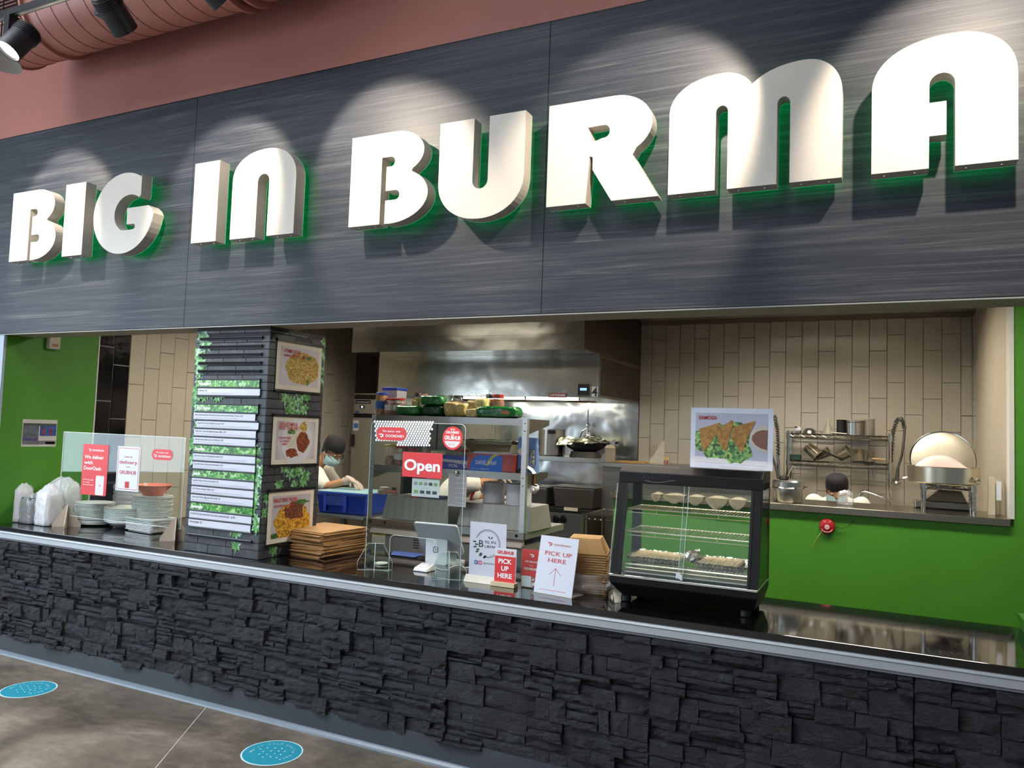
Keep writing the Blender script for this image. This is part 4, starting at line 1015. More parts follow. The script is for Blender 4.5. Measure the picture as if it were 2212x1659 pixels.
rg.prism(disc(R1*.90, 48, a0=radians(-80), a1=radians(150))+disc(R1*.885, 48, a0=radians(-80), a1=radians(150))[::-1], lo, *FRONT, 0, .0008)
mk('logo_ring', rg, INK, BS)
text(BS, 'B', lo+V((-R1*.52,0,-R1*.02)), X3, Z3, R1*.52, INK, w=R1*.36)
text(BS, 'IG IN', lo+V((R1*.22,0,R1*.13)), X3, Z3, R1*.20, INK, w=R1*.86)
text(BS, 'URMA', lo+V((R1*.24,0,-R1*.20)), X3, Z3, R1*.20, INK, w=R1*.92)
lf = mb()
for i in range(9):
    a = radians(176+i*11); c = V((cos(a)*R1*.98, 0, sin(a)*R1*.98))
    lf.flat([(-.004,-.011),(.004,-.008),(.005,.004),(.0,.013),(-.005,.004)], lo+c+V(((i % 2-.5)*.012,0,0)), V((cos(a*.5),0,sin(a*.5))), V((-sin(a*.5),0,cos(a*.5))), -Y3, .0008)
for s in (-1, 1): lf.flat([(0,0),(s*.012,.006),(s*.016,.016),(s*.005,.012)], lo+V((R1*.22,0,R1*.32)), *FRONT, .0008)
mk('logo_leaves', lf, M('logo_leaf_green', '2E5A3C', .5, var=.2, vsc=80), BS)
mk('blue_icon', mb().flat(rrect(.020,.022,.003), o+V((-w*.30,0,-h*.24)), *FRONT, .0008), M('icon_blue', '3A5A9A', .5, var=0), BS); text(BS, 'f', o+V((-w*.30,-.001,-h*.24)), X3, Z3, .014, WHT, bold=.03)
mk('pink_icon', mb().prism(rrect(.022,.022,.005), o+V((-w*.19,0,-h*.24)), *FRONT, 0, .0008, [disc(.006, 16)]), M('icon_pink', 'C84A6A', .5, var=0), BS)
text(BS, '@BIGINBURMA', o+V((w*.10,0,-h*.24)), X3, Z3, .008, GRYT, w=w*.40)
o, w, h = board_frame((450,475), (752,500), (740,985), (435,945), .215)
GS = thing('pickup_card_stand', (o.x, .215, ZC), 'small red and white card saying PICK UP HERE on a wooden base', 'sign')
zb_ = ZC+.020; h = (o.z+h/2)-zb_; o.z = zb_+h/2
mk('card', mb().prism(rect(-w/2, w/2, -h/2, h/2), o, *FRONT, -.002, 0), WHITE, GS)
mk('red_field', mb().flat(rect(-w*.48, w*.48, -h*.5, h*.27), o, *FRONT, .0008), RED, GS)
mk('wooden_base', mb().box(o.x-w/2-.008, o.x+w/2+.004, .19, .24, ZC+.001, ZC+.024), M('light_wood', 'DCC8A0', .5, var=.08, stretch=(1,8,8)), GS, bevel=.002)
text(GS, 'GRUBHUB', o+Z3*h*.385, X3, Z3, h*.095, RED, w=w*.76, bold=.03)
for i, s in enumerate(('PICK', 'UP', 'HERE')): text(GS, s, o+V((0,-.001,h*(.13-.21*i))), X3, Z3, h*.14, WHT, w=w*(.62,.34,.66)[i], bold=.03)
for s in (-1, 1): mk('spark', mb().flat([(0,0),(s*.008,.002),(s*.008,.0035)], o+V((s*w*.40,-.001,-h*.26)), *FRONT, .0008), WHT, GS)
# red leaflet holder
o, w, h = board_frame((852,492), (1100,520), (1060,1050), (797,1020), .27)
RH = thing('leaflet_holder', (o.x, .27, ZC), 'clear leaflet holder with red delivery card between the two pick up signs', 'leaflet holder')
h = (o.z+h/2)-ZC-.002; o.z = ZC+.002+h/2
mk('red_card', mb().prism(rect(-w/2, w/2, -h/2, h/2), o, *FRONT, -.002, 0), RED, RH)
mk('clear_pocket', mb().box(o.x-w/2-.004, o.x+w/2+.004, .255, .2565, ZC+.002, ZC+.002+h+.004), ACRYL, RH)
swoosh(RH, o+V((w*.06,0,h*.35)), X3, Z3, w*.22, WHT)
text(RH, 'WE DELIVER', o+V((w*.06,0,h*.18)), X3, Z3, h*.05, WHT, w=w*.78, bold=.01); text(RH, 'WITH', o+V((w*.04,0,h*.08)), X3, Z3, h*.025, WHT, w=w*.16)
text(RH, 'DOORDASH', o+V((w*.04,0,-h*.01)), X3, Z3, h*.06, WHT, w=w*.80, bold=.02)
mk('business_cards', mb().box(o.x-w*.44, o.x+w*.10, .257, .263, ZC+.006, ZC+.006+h*.28), WHITE, RH); mk('food_card', mb().box(o.x+w*.12, o.x+w*.45, .257, .262, ZC+.006, ZC+.006+h*.26), food('card_print', ['A83A3A', 'E8E0D8', '6A3A3A', 'D8C8B8'], 90), RH)
# tall white pick up sign leaning back
A0, A1 = P(*r6(990,1092), Z=ZC+.002), P(*r6(1528,1188), Z=ZC+.002)
wv = (A1-A0).normalized(); W_ = (A1-A0).length
TLp = P(*r6(1155,300), Y=A0.y+.055); TRp = P(*r6(1680,370), Y=A1.y+.055)
up = ((TLp+TRp)/2-(A0+A1)/2); up -= wv*up.dot(wv); Lh = up.length; up.normalize(); nn = wv.cross(up)
PK = thing('pickup_sign', (A0+A1)/2, 'tall white leaning sign saying PICK UP HERE with a dashed arrow', 'sign')
o = (A0+A1)/2+up*Lh/2
mk('panel', mb().prism(rect(-W_/2, W_/2, -Lh/2, Lh/2), o, wv, up, nn, -.004, 0), M('pickup_white', 'D2D5E0', .35, var=.02), PK, bevel=.001)
bk = V((-nn.x, -nn.y, 0)).normalized()
mk('foot', mb().hexa(*[[A0+V((0,0,k)), A1+V((0,0,k)), A1+bk*.12+V((0,0,k)), A0+bk*.12+V((0,0,k))] for k in (-.0015, .002)]), M('pickup_foot', 'DCD4C4', .4), PK)
text(PK, 'DOORDASH', o+wv*W_*.10+up*Lh*.36, wv, up, Lh*.035, REDT, w=W_*.44); swoosh(PK, o-wv*W_*.23+up*Lh*.365, wv, up, W_*.11, REDT)
text(PK, 'PICK UP', o+wv*W_*.02+up*Lh*.205, wv, up, Lh*.075, REDT, w=W_*.70, bold=.004); text(PK, 'HERE', o+wv*W_*.01+up*Lh*.085, wv, up, Lh*.075, REDT, w=W_*.47, bold=.004)
ds = mb()
for i in range(9): ds.flat(rect(-.0012,.0012,-.005,.005), o-up*(Lh*.06+i*Lh*.034), wv, up, nn, .0008)
for s in (-1, 1):
    for i in range(4):
        d = (wv*s*.72-up*.7).normalized(); e = d.cross(nn); ds.flat(rect(-.0012,.0012,-.005,.005), o-up*Lh*.05+d*(.006+i*.0125), e, d, nn, .0008)
mk('dashed_arrow', ds, REDT, PK); mk('printed_line', mb().flat(rect(-W_*.36, W_*.34, -.0008, .0008), o-up*Lh*.43, wv, up, nn, .0008), REDT, PK)
# stack of brown take-out boxes with torn wrap
CB = M('kraft_board', 'A8814E', .7, var=.1, vsc=10)
bx = mb(); w0, d0 = .115, .11
bm_ = bpy.data.meshes.new('takeout_box'); bx.add([(-w0,-d0,0),(w0,-d0,0),(w0,d0,0),(-w0,d0,0),(-w0+.035,-d0+.03,.075),(w0-.035,-d0+.03,.075),(w0-.035,d0-.03,.075),(-w0+.035,d0-.03,.075)], [(4,5,6,7),(0,1,5,4),(1,2,6,5),(2,3,7,6),(3,0,4,7)])
bx.prism(rect(-w0-.004, w0+.004, -d0-.004, d0+.004), (0,0,0), X3, Y3, Z3, -.003, 0, [rect(-w0, w0, -d0, d0)]); bm_.from_pydata([tuple(p) for p in bx.v], [], bx.f); bm_.materials.append(CB)
cb = V((-1.42, .40, ZC))
for i in range(17):
    o = inst('takeout_box', bm_, (cb.x+rk.uniform(-.002,.002), cb.y+rk.uniform(-.002,.002), ZC+.005+i*.0125), None, (0, 0, radians(14)+rk.uniform(-.012,.012)))
    tag(o, 'brown cardboard take-out box on top of its stack' if i == 16 else 'brown cardboard take-out box nested in the stack behind the pick up sign', 'takeout box', 'nested brown take-out boxes')
WP = mb().grid(lambda u, v: cb+V(((.155+.03*noise.noise(V((u*7,v*4,1))))*cos(u*2*pi), (.145+.03*noise.noise(V((u*7,v*4,5))))*sin(u*2*pi), .002+v*.105+.012*noise.noise(V((u*9,v*3,9))))), 44, 7)
wp = mk('plastic_wrap', WP, FILM, smooth=2, label='crumpled clear plastic wrap around the take-out boxes', cat='plastic wrap')
mk('gathered_tail', mb().grid(lambda u, v: cb+V((.13+.10*v+.02*noise.noise(V((u*9,v*5,2))), -.05+.12*(u-.5)*(1-v*.3)+.02*noise.noise(V((u*9,v*5,4))), .02+.09*sin(v*2.4)*(.6+.4*sin(u*9))+.02*noise.noise(V((u*11,v*7,8))))), 18, 14), FILM, wp, smooth=2)

# ================================================================== heated display cabinet
HX0, HX1, HY0, HY1, HYT = -1.222, -.512, .20, .60, .315
HW = thing('food_warmer', ((HX0+HX1)/2, .4, ZC), 'black glass-fronted heated display cabinet on the counter', 'food warmer')
for x in (HX0+.07, HX1-.06):
    for y in (.26, .53): mk('foot', mb().lathe([(.022,0),(.026,.004),(.024,.028),(.018,.032)], (x, y, ZC+.0005), 16), BLACK, HW, smooth=True)
mk('base', mb().hexa([(HX0+.055,HY0+.05,.93),(HX1-.02,HY0+.05,.93),(HX1-.02,HY1-.02,.93),(HX0+.055,HY1-.02,.93)], [(HX0,HY0,.995),(HX1,HY0,.995),(HX1,HY1,.995),(HX0,HY1,.995)]), BLKPAINT, HW, bevel=.003)
mk('base_band', mb().box(HX0, HX1, HY0, HY1, .9955, 1.028), BLKPAINT, HW, bevel=.002)
mk('chrome_sill', mb().box(HX0-.002, HX1+.002, HY0-.004, HY0+.05, 1.0285, 1.038), CHROME, HW, bevel=.002)
mk('side_sill', mb().box(HX1-.018, HX1+.002, HY0+.05, HY1, 1.0285, 1.036), CHROME, HW)
zt0, zt1 = 1.485, 1.575
mk('top', mb().prism([(HYT,zt0),(HYT+.03,zt0),(HYT+.03,zt0+.03),(HY1-.03,zt0+.03),(HY1-.03,zt0),(HY1,zt0),(HY1,zt1),(HYT+.055,zt1),(HYT+.004,zt1-.035)], (0,0,0), Y3, Z3, X3, HX0, HX1), BLKPAINT, HW, bevel=.003)
def fy(z): return HY0+.012+(HYT-HY0-.012)*(z-1.03)/(zt0-1.03)
for x0, x1 in ((HX0, HX0+.045), (HX1-.045, HX1)):
    mk('front_post', mb().hexa([(x0,fy(1.03),1.03),(x1,fy(1.03),1.03),(x1,fy(1.03)+.03,1.03),(x0,fy(1.03)+.03,1.03)], [(x0,fy(zt0),zt0),(x1,fy(zt0),zt0),(x1,fy(zt0)+.03,zt0),(x0,fy(zt0)+.03,zt0)]), BLKPAINT, HW, bevel=.002)
    mk('rear_post', mb().box(x0, x1, HY1-.03, HY1, 1.03, zt0), BLKPAINT, HW)
    xi = x1-.006 if x0 == HX0 else x0-.004
    mk('rubber_channel', mb().hexa([(xi,fy(1.04)-.004,1.04),(xi+.012,fy(1.04)-.004,1.04),(xi+.012,fy(1.04)+.02,1.04),(xi,fy(1.04)+.02,1.04)], [(xi,fy(zt0)-.004,zt0),(xi+.012,fy(zt0)-.004,zt0),(xi+.012,fy(zt0)+.02,zt0),(xi,fy(zt0)+.02,zt0)]), BLACK, HW)
xm = (HX0+HX1)/2-.005
for a, b_, dy in ((HX0+.045, xm+.012, 0), (xm-.012, HX1-.045, .006)):
    g_ = mk('sliding_pane', mb().hexa([(a,fy(1.04)+dy,1.04),(b_,fy(1.04)+dy,1.04),(b_,fy(1.04)+dy+.003,1.04),(a,fy(1.04)+dy+.003,1.04)], [(a,fy(zt0)+dy,zt0),(b_,fy(zt0)+dy,zt0),(b_,fy(zt0)+dy+.003,zt0),(a,fy(zt0)+dy+.003,zt0)]), GLASS, HW)
    e_ = b_ if a < xm-.1 else a
    mk('pane_edge', mb().hexa([(e_-.001,fy(1.04)+dy-.001,1.04),(e_+.001,fy(1.04)+dy-.001,1.04),(e_+.001,fy(1.04)+dy+.004,1.04),(e_-.001,fy(1.04)+dy+.004,1.04)], [(e_-.001,fy(zt0)+dy-.001,zt0),(e_+.001,fy(zt0)+dy-.001,zt0),(e_+.001,fy(zt0)+dy+.004,zt0),(e_-.001,fy(zt0)+dy+.004,zt0)]), ACRYLE, g_)
for x in (HX0+.002, HX1-.002):
    mk('side_glass', mb().prism([(fy(1.036),1.036),(HY1-.03,1.036),(HY1-.03,zt0),(fy(zt0),zt0)], (0,0,0), Y3, Z3, X3, x-.0015, x+.0015), GLASS, HW)
mk('corner_film', mb().tube([(HX0-.004, fy(1.04)-.004, 1.04), (HX0-.006, fy(1.2)-.004, 1.2), (HX0-.003, fy(1.35)-.004, 1.35), (HX0-.005, fy(1.48)-.004, 1.48)], .003, 5), FILM, HW)
# embossed badge
text(HW, 'AVANTCO', (HX0+.20, HYT+.002, zt0+.035), X3, Z3, .020, M('embossed_black', '2C2C30', .25, var=0), w=.15, name='badge', off=.0015)
mk('badge_swoosh', mb().tube([(HX0+.135+.02*i, HYT+.001, zt0+.018-.008*sin(i*.55)) for i in range(9)], .0012, 5), M('embossed_black', '2C2C30', .25), HW)
# wire shelves
SHW = steel('shelf_wire', 'E4DAC4', .32)
def wire_shelf(z, y0, y1):
    s = mb(); x0, x1 = HX0+.05, HX1-.05
    s.tube([(x0,y0,z),(x1,y0,z),(x1,y1,z),(x0,y1,z)], .0036, 6, closed=True); s.tube([(x0,y0,z-.018),(x1,y0,z-.018)], .0024, 6)
    for i in range(5): s.tube([(x0+(x1-x0)*i/4,y0,z),(x0+(x1-x0)*i/4,y0,z-.018)], .002, 5)
    for i in range(1, 34): xx = x0+(x1-x0)*i/34; s.tube([(xx,y0,z+.002),(xx,y1,z+.002)], .002, 5)
    return mk('wire_shelf', s, SHW, HW)
wire_shelf(1.355, fy(1.355)+.03, HY1-.04); wire_shelf(1.243, fy(1.243)+.03, HY1-.04); wire_shelf(1.085, fy(1.085)+.035, HY1-.04)
mk('crumb_tray', mb().box(HX0+.05, HX1-.05, .25, HY1-.05, 1.045, 1.052), STEEL, HW)
wl_ = mk('heat_lamp', mb().cyl((HX0+.08, .45, zt0+.018), (HX1-.08, .45, zt0+.018), .008, 10), M('lit_heat_lamp', 'FFF0D8', .4, var=0, es=26, ecol=(1, .94, .84)), HW)
# foil trays of rolled flatbread
FOIL = steel('crumpled_foil', 'DCDCD8', .2)
def foil_tray(x0, x1, name, label):
    y0, y1, z = fy(1.1)+.04, HY1-.06, 1.090
    def fn(u, v):
        x = x0+(x1-x0)*u; y = y0+(y1-y0)*v; e = min(u, 1-u, v, 1-v)
        zz = z+(.034 if e < .01 else (.02 if e < .08 else .002)); n = noise.noise_vector(V((x*60, y*60, z*9)))
        return V((x, y, zz))+V(n)*.006
    return mk(name, mb().grid(fn, 30, 16), FOIL, label=label, cat='foil tray', smooth=False)
foil_tray(HX0+.06, xm-.01, 'foil_tray', 'foil lined tray of rolled flatbread in the left half of the warmer')
foil_tray(xm+.05, HX1-.06, 'foil_tray', 'foil lined tray of rolled flatbread in the right half of the warmer')
ROTI = M('flaky_bread', 'C9B088', .7, var=.22, vsc=60, bump=.5, bsc=120, bd=.003)
def roll(x, label, k):
    y0, y1 = fy(1.1)+.055, HY1-.075
    pth = [V((x+.004*noise.noise(V((k*3.1, j*.9, 1))), y0+(y1-y0)*j/8, 1.113+.004*noise.noise(V((k*2.3, j*.8, 4))))) for j in range(9)]
    b = mb().tube(pth, [.010]+[.0125+.002*noise.noise(V((k, j, 3))) for j in range(7)]+[.010], 8)
    mk('bread_roll', b, ROTI, smooth=2, label=label, cat='flatbread', group='rolled flatbreads in the warmer')
for i in range(13): roll(HX0+.085+i*.0192, 'pale rolled flatbread lying in the left foil tray', i)
for i in range(10): roll(xm+.070+i*.0192, 'pale rolled flatbread lying in the right foil tray', 30+i)
mk('foil_ball', mb().ell((xm+.02, .40, 1.135), (.045, .05, .028), 14, 9).jit(.02, 30, 3), FOIL, label='crumpled ball of foil between the two trays', cat='foil')
mk('napkin_scrap', mb().grid(lambda u, v: (xm-.02+.03*u, HY0-.002+fy(1.05)-HY0-.004, 1.045+.028*v+.006*sin(u*5)), 4, 4), WHITE, label='small white paper scrap at the foot of the warmer glass', cat='paper')

# samosa picture on the warmer
SA = [P(*z, Y=.44) for z in ((1494,880), (1671,876), (1669,1013), (1490,1003))]
o = sum(SA, V())/4; w = (SA[1].x+SA[2].x-SA[0].x-SA[3].x)/2; h = SA[0].z-(zt1+.002); o = V((o.x, .44, zt1+.002+h/2))
SP = thing('samosa_picture', (o.x, .44, zt1), 'white bordered picture of three samosas standing on the warmer', 'picture')
mk('card', mb().prism(rect(-w/2, w/2, -h/2, h/2), o, *FRONT, -.002, 0), M('samosa_card', 'DDE2F0', .4, var=.02), SP)
w2, h2 = w*.88, h*.84
im = mk('print', mb().prism(rect(-w2/2, w2/2, -h2/2+.01, h2/2-.002), o, *FRONT, 0, .0004), M('print_lilac_grey', 'B8BCCC', .45, var=.04, vsc=4), SP)
zp = lambda x, y: ((x-1000)/1560*w2, (720-y)/1110*h2)
F_LET = food('print_lettuce', ['4A7A48', '6A9A58', '3A5E3C', '8AB060', '5A8A60', 'A8C870'], 85)
F_SAM = food('print_samosa', ['A87A3C', 'B08240', 'A07038', 'B48A46', '9C6C36'], 60, dist=1.6)
def zl(pts): return [zp(*p) for p in pts]
blobs(im, o-Y3*.0004, [('board_print', WHITE, zl([(205,1130),(1770,1190),(1770,1290),(205,1250)])), ('lettuce', F_LET, zl([(220,590),(320,560),(700,420),(800,430),(1100,360),(1230,370),(1400,600),(1380,820),(1440,960),(1470,1080),(1300,1180),(1230,1250),(1090,1230),(1000,1270),(900,1170),(650,1150),(480,1160),(420,1080),(400,1030),(260,990),(220,900)])),
    ('sauce_bowl', M('print_glass', 'C9C0B4', .4, var=.05), zl([(1775,430),(1680,420),(1560,450),(1450,520),(1400,640),(1410,760),(1480,880),(1600,960),(1765,990)])), ('sauce', M('print_sauce', '7E5648', .4, var=.1), zl([(1775,520),(1660,515),(1540,560),(1450,650),(1450,740),(1520,840),(1640,910),(1765,940)])),
    ('samosa', F_SAM, zl([(300,530),(340,515),(470,480),(700,395),(755,385),(770,410),(740,540),(640,700),(540,860),(470,960),(390,1030),(370,1010),(350,840),(320,640)])), ('samosa', F_SAM, zl([(690,650),(740,520),(840,440),(960,360),(1010,320),(1045,350),(1040,450),(990,620),(960,780),(920,960),(880,1000),(820,950),(740,820)])),
    ('samosa', F_SAM, zl([(1010,640),(1050,480),(1200,420),(1400,360),(1500,325),(1515,360),(1460,470),(1380,640),(1300,850),(1240,1020),(1210,990),(1130,870),(1020,740)]))], FRONT)
c = zp(490, 275); text(im, 'SAMOSA', o+V((c[0],-.001,c[1])), X3, Z3, h*.06, M('samosa_red', 'C4302E', .5, var=0), w=w*.23, bold=.02, off=.003)
mk('curled_paper_foot', mb().prism([(-.09,0),(.10,0),(.095,.012),(-.085,.018)], (o.x+.04, .425, zt1+.001), *FRONT, -.002, .002), WHITE, SP)
# ================================================================== kitchen: preparation table and overshelf
def pb(x0, x1, yt, yb, Y):
    """size and place of something standing at depth Y that spans these photo pixels"""
    m = (yt+yb)/2; a, b = P(x0, m, Y=Y), P(x1, m, Y=Y); xm_ = (x0+x1)/2
    return (a.x+b.x)/2, b.x-a.x, P(xm_, yb, Y=Y).z, P(xm_, yt, Y=Y).z
PX0, PX1, PY0, PY1 = -3.285, -2.065, 1.0, 1.66
GREYP = M('grey_machine_panel', '77756F', .5, var=.05)
PT = thing('prep_table', ((PX0+PX1)/2, 1.3, 0), 'steel refrigerated preparation table behind the counter', 'prep table')
mk('cabinet', mb().box(PX0+.02, PX1-.02, PY0+.02, PY1, .10, .985), GREYP, PT); mk('plinth', mb().box(PX0+.05, PX1-.05, PY0+.08, PY1-.05, 0, .0995), BLACK, PT)
mk('sloped_strip', mb().hexa([(PX0+.02,PY0+.005,.980),(PX1-.02,PY0+.005,.980),(PX1-.02,PY0+.06,.980),(PX0+.02,PY0+.06,.980)], [(PX0+.02,PY0+.035,1.034),(PX1-.02,PY0+.035,1.034),(PX1-.02,PY0+.06,1.034),(PX0+.02,PY0+.06,1.034)]), M('beige_strip', 'B8A898', .5), PT)
rl = mk('back_rail', mb().box(PX0, PX1, PY0, PY0+.02, 1.034, 1.078), STEEL, PT)
hl = mb()
for x in (PX0+.03, PX0+.15, PX1-.05, PX1-.18): hl.prism(disc(.011, 14), (x, PY0, 1.056), *FRONT, 0, .0008)
mk('rail_holes', hl, BLACK, rl)
mk('deck', mb().box(PX0, PX1+.005, PY0+.02, PY1+.02, 1.034, 1.076), M('deck_grey', '8A887E', .42, m=.4, var=.05), PT)
for nm, x0, x1 in (('left_lid', PX0+.07, -2.665), ('right_lid', -2.60, PX1+.02)):
    mk('pan_lid', mb().hexa([(x0,PY0+.07,1.0765),(x1,PY0+.07,1.0765),(x1,PY0+.42,1.0765),(x0,PY0+.42,1.0765)], [(x0+.02,PY0+.10,1.235),(x1-.02,PY0+.10,1.235),(x1-.02,PY0+.40,1.235),(x0+.02,PY0+.40,1.235)]), M('lid_steel_grey', '9A9890', .38, m=.45, var=.18, vsc=5, stretch=(6, .3, .3)), PT, bevel=.004)
vt = mb()
for j in range(5):
    for i in range(3): x = P(892+i*17, 1168+j*4.6, Y=PY0+.018).x; z = .975-.017*j; vt.box(x, x+.045, PY0+.0185, PY0+.0199, z-.006, z)
mk('vent_slots', vt, BLACK, PT)
cx, cw, cz0, cz1 = pb(804, 832, 1150, 1174, PY0+.018)
ca = mk('caution_label', mb().box(cx-cw/2, cx+cw/2, PY0+.017, PY0+.0195, cz0, cz1), M('label_cream', 'D8CFB8', .6), PT)
mk('label_band', mb().box(cx-cw/2, cx+cw/2, PY0+.0165, PY0+.0169, cz1-.022, cz1-.004), M('label_yellow', 'D8C850', .6), ca)
text(ca, 'CAUTION', (cx, PY0+.0163, cz1-.013), X3, Z3, .010, BLKT, w=cw*.7, bold=.02)
for i in range(4): text(ca, ('MOVE LABEL TO', 'FRONT OF UNIT', 'BEFORE USE', 'SEE MANUAL')[i], (cx, PY0+.0165, cz1-.034-.013*i), X3, Z3, .006, GRYT, w=cw*.8)

OV = thing('overshelf', ((PX0+PX1)/2, 1.15, 1.08), 'two tier stainless steel shelf standing on the preparation table', 'shelf')
ZT2, ZM2 = 1.81, 1.457
for z in (ZT2, ZM2):
    s_ = mk('shelf', mb().box(PX0+.03, PX1-.03, PY0+.004, PY0+.33, z-.012, z), STEEL, OV)
    mk('front_lip', mb().box(PX0+.03, PX1-.03, PY0+.002, PY0+.0038, z-.045, z-.0002), STEEL, s_)
for x in (PX0, PX1-.034):
    mk('post', mb().box(x, x+.034, PY0, PY0+.003, 1.0785, ZT2+.002), ALU, OV); mk('post_flange', mb().box(x+.031 if x > -3 else x, x+.034 if x > -3 else x+.003, PY0+.003, PY0+.035, 1.0785, ZT2+.002), ALU, OV)
    for z in (ZT2, ZM2):
        mk('bracket', mb().prism([(0,0),(.33,0),(.33,-.035),(0,-.10)], (x+.031 if x > -3 else x, PY0+.036, z), Y3, Z3, X3, 0, .003), STEELD, OV)
        for k in (.03, .08): mk('bolt', mb().cyl((x+.017, PY0, z-k), (x+.017, PY0-.004, z-k), .005, 8), STEELD, OV)
mk('magnet', mb().lathe([(.014,0),(.016,.004),(.012,.018),(.004,.022)], P(987, 1022, Y=PY0-.001), 16, (0,-1,0)), CHROME, label='shiny round magnet holding the menu sheet to the shelf', cat='magnet', smooth=True)
o, w, h = onp(PY0-.004, (967,1023), (1007,1026), (1008,1097), (969,1092))
MS = thing('menu_sheet', (o.x, PY0-.004, o.z-h/2), 'white printed sheet hanging from the middle shelf by a magnet', 'notice')
mk('sheet', mb().prism(rect(-w/2, w/2, -h/2, h/2), o, *FRONT, 0, .0005), PAPER, MS); text(MS, 'SALT CAFE MENU', o+V((0,-.0005,h*.45)), X3, Z3, h*.028, GRYT, w=w*.8)
ln = mb(); rr_ = random.Random(4)
for i in range(22): ln.flat(rect(-w*.44, w*(.44 if i % 4 else -.1), -.0018, .0018), o+Z3*(h*(.38-.038*i)), *FRONT, .001)
mk('printed_lines', ln, M('faint_print', 'A8A8AC', .6, var=0), MS)

# ---- jars, bottles, bags
JG = clear('clear_jar', 'FBF6EE', 1.2, .05, haze=.12)
def jar(x0, x1, yt, yb, Y, lid, fill, label, name='jar', zbase=None, lh=.14, neck=.82, fl=.6, cat='jar', grp='jars on the steel shelves', band=None, lr=None):
    cx, w, z0, z1 = pb(x0, x1, yt, yb, Y)
    if zbase is not None: z0 = zbase+.0005
    r = w/2; h = z1-z0; c = V((cx, Y, z0)); t = thing(name, c, label, cat, grp)
    mk('glass', mb().lathe([(0,0),(r*.92,0),(r,h*.04),(r,h*(.72-lh/3)),(r*neck,h*(.93-lh)),(r*neck,h*(1-lh))], c, 24, cap=False), JG, t, smooth=True)
    mk('filling', mb().lathe([(0,.003),(r*.9,.003),(r*.95,h*.05),(r*.95,h*fl*.8),(r*.9,h*fl),(0,h*fl)], c, 20, cap=False), fill, t, smooth=True)
    mk('lid', mb().lathe([(0,h*(1-lh)),(r*(lr or neck)*1.06,h*(1-lh)),(r*(lr or neck)*1.06,h*.985),(r*(lr or neck),h),(0,h)], c, 24, cap=False), lid, t, smooth=True)
    if band: mk('paper_label', mb().lathe([(r*1.01,h*.28),(r*1.01,h*.60)], c, 24, cap=False), band, t)
    return t
LB = M('blue_lid', '2C4AA8', .35); LR = M('red_lid', 'B83A34', .35); LY = M('yellow_lid', 'D8B838', .35); LK = M('black_cap', '1A1614', .4); LP = M('pink_lid', 'D06A6A', .4); LC = M('cream_lid', 'DCD0B8', .5)
NUT = food('fried_onion_fill', ['A8763A', 'C8985A', '8A5A2A', 'D0A868'], 120); SPI = food('chili_fill', ['9A4A2A', 'B8683A', '7A3018'], 140)
SAU = M('orange_sauce', 'B0642E', .4, var=.1); MUS = M('mustard', 'C8A02A', .4, var=.1); BEI = M('beige_powder', 'B89A78', .7, var=.1)
LBL = M('label_white_red', 'E0D4CC', .5, var=.2, vsc=30); LBB = M('label_blue', '2A62A8', .5, var=.25, vsc=30)
zT, zM = ZT2, ZM2
jar(813, 836, 848, 896, 1.12, LB, NUT, 'tall jar of fried onions with blue lid at the left end of the top shelf', zbase=zT, band=LBB, lh=.12, fl=.86)
jar(833, 853, 860, 896, 1.10, LR, NUT, 'red lidded jar next to the blue lidded jar on the top shelf', zbase=zT, band=LBL, fl=.7)
jar(851, 875, 860, 896, 1.12, LR, SPI, 'red lidded jar left of the flat green packet on the top shelf', zbase=zT, band=LBL, fl=.7)
cx, w, z0, z1 = pb(837, 870, 838, 866, 1.26)
TU = thing('storage_tub', (cx, 1.26, zT), 'clear plastic tub with blue lid behind the red lidded jars', 'tub')
mk('tub_body', mb().hexa([(cx-w*.42,1.20,zT+.001),(cx+w*.42,1.20,zT+.001),(cx+w*.42,1.31,zT+.001),(cx-w*.42,1.31,zT+.001)], [(cx-w*.47,1.19,z1-.022),(cx+w*.47,1.19,z1-.022),(cx+w*.47,1.32,z1-.022),(cx-w*.47,1.32,z1-.022)]), clear('frosted_tub', 'F0F0F4', 1, .2, haze=.5, hcol='E8E8F0'), TU)
mk('tub_lid', mb().box(cx-w*.5, cx+w*.5, 1.185, 1.325, z1-.0215, z1), LB, TU, bevel=.006)
jar(891, 914, 849, 893, 1.25, LK, MUS, 'yellow mustard bottle with black cap behind the green packets', 'sauce_bottle', zbase=zT, lh=.16, neck=.5, fl=.75, cat='bottle')
jar(908, 924, 851, 893, 1.22, LP, BEI, 'beige bottle with pink lid behind the green packets', 'sauce_bottle', zbase=zT, lh=.16, neck=.8, fl=.7, cat='bottle')
jar(1049, 1067, 852, 893, 1.24, LK, SAU, 'orange sauce jar with black lid behind the long green packet', 'sauce_jar', zbase=zT, lh=.16, neck=.85, fl=.8)
jar(1064, 1088, 852, 893, 1.21, LR, SAU, 'orange sauce jar with red lid behind the long green packet', 'sauce_jar', zbase=zT, lh=.16, neck=.85, fl=.8)
GP = M('green_foil_packet', '14702E', .18, var=.35, vsc=14, bump=.6, bsc=26, bd=.02, coat=.3)
GP2 = M('dark_green_packet', '0E4A24', .18, var=.4, vsc=16, bump=.6, bsc=26, bd=.02, coat=.3)
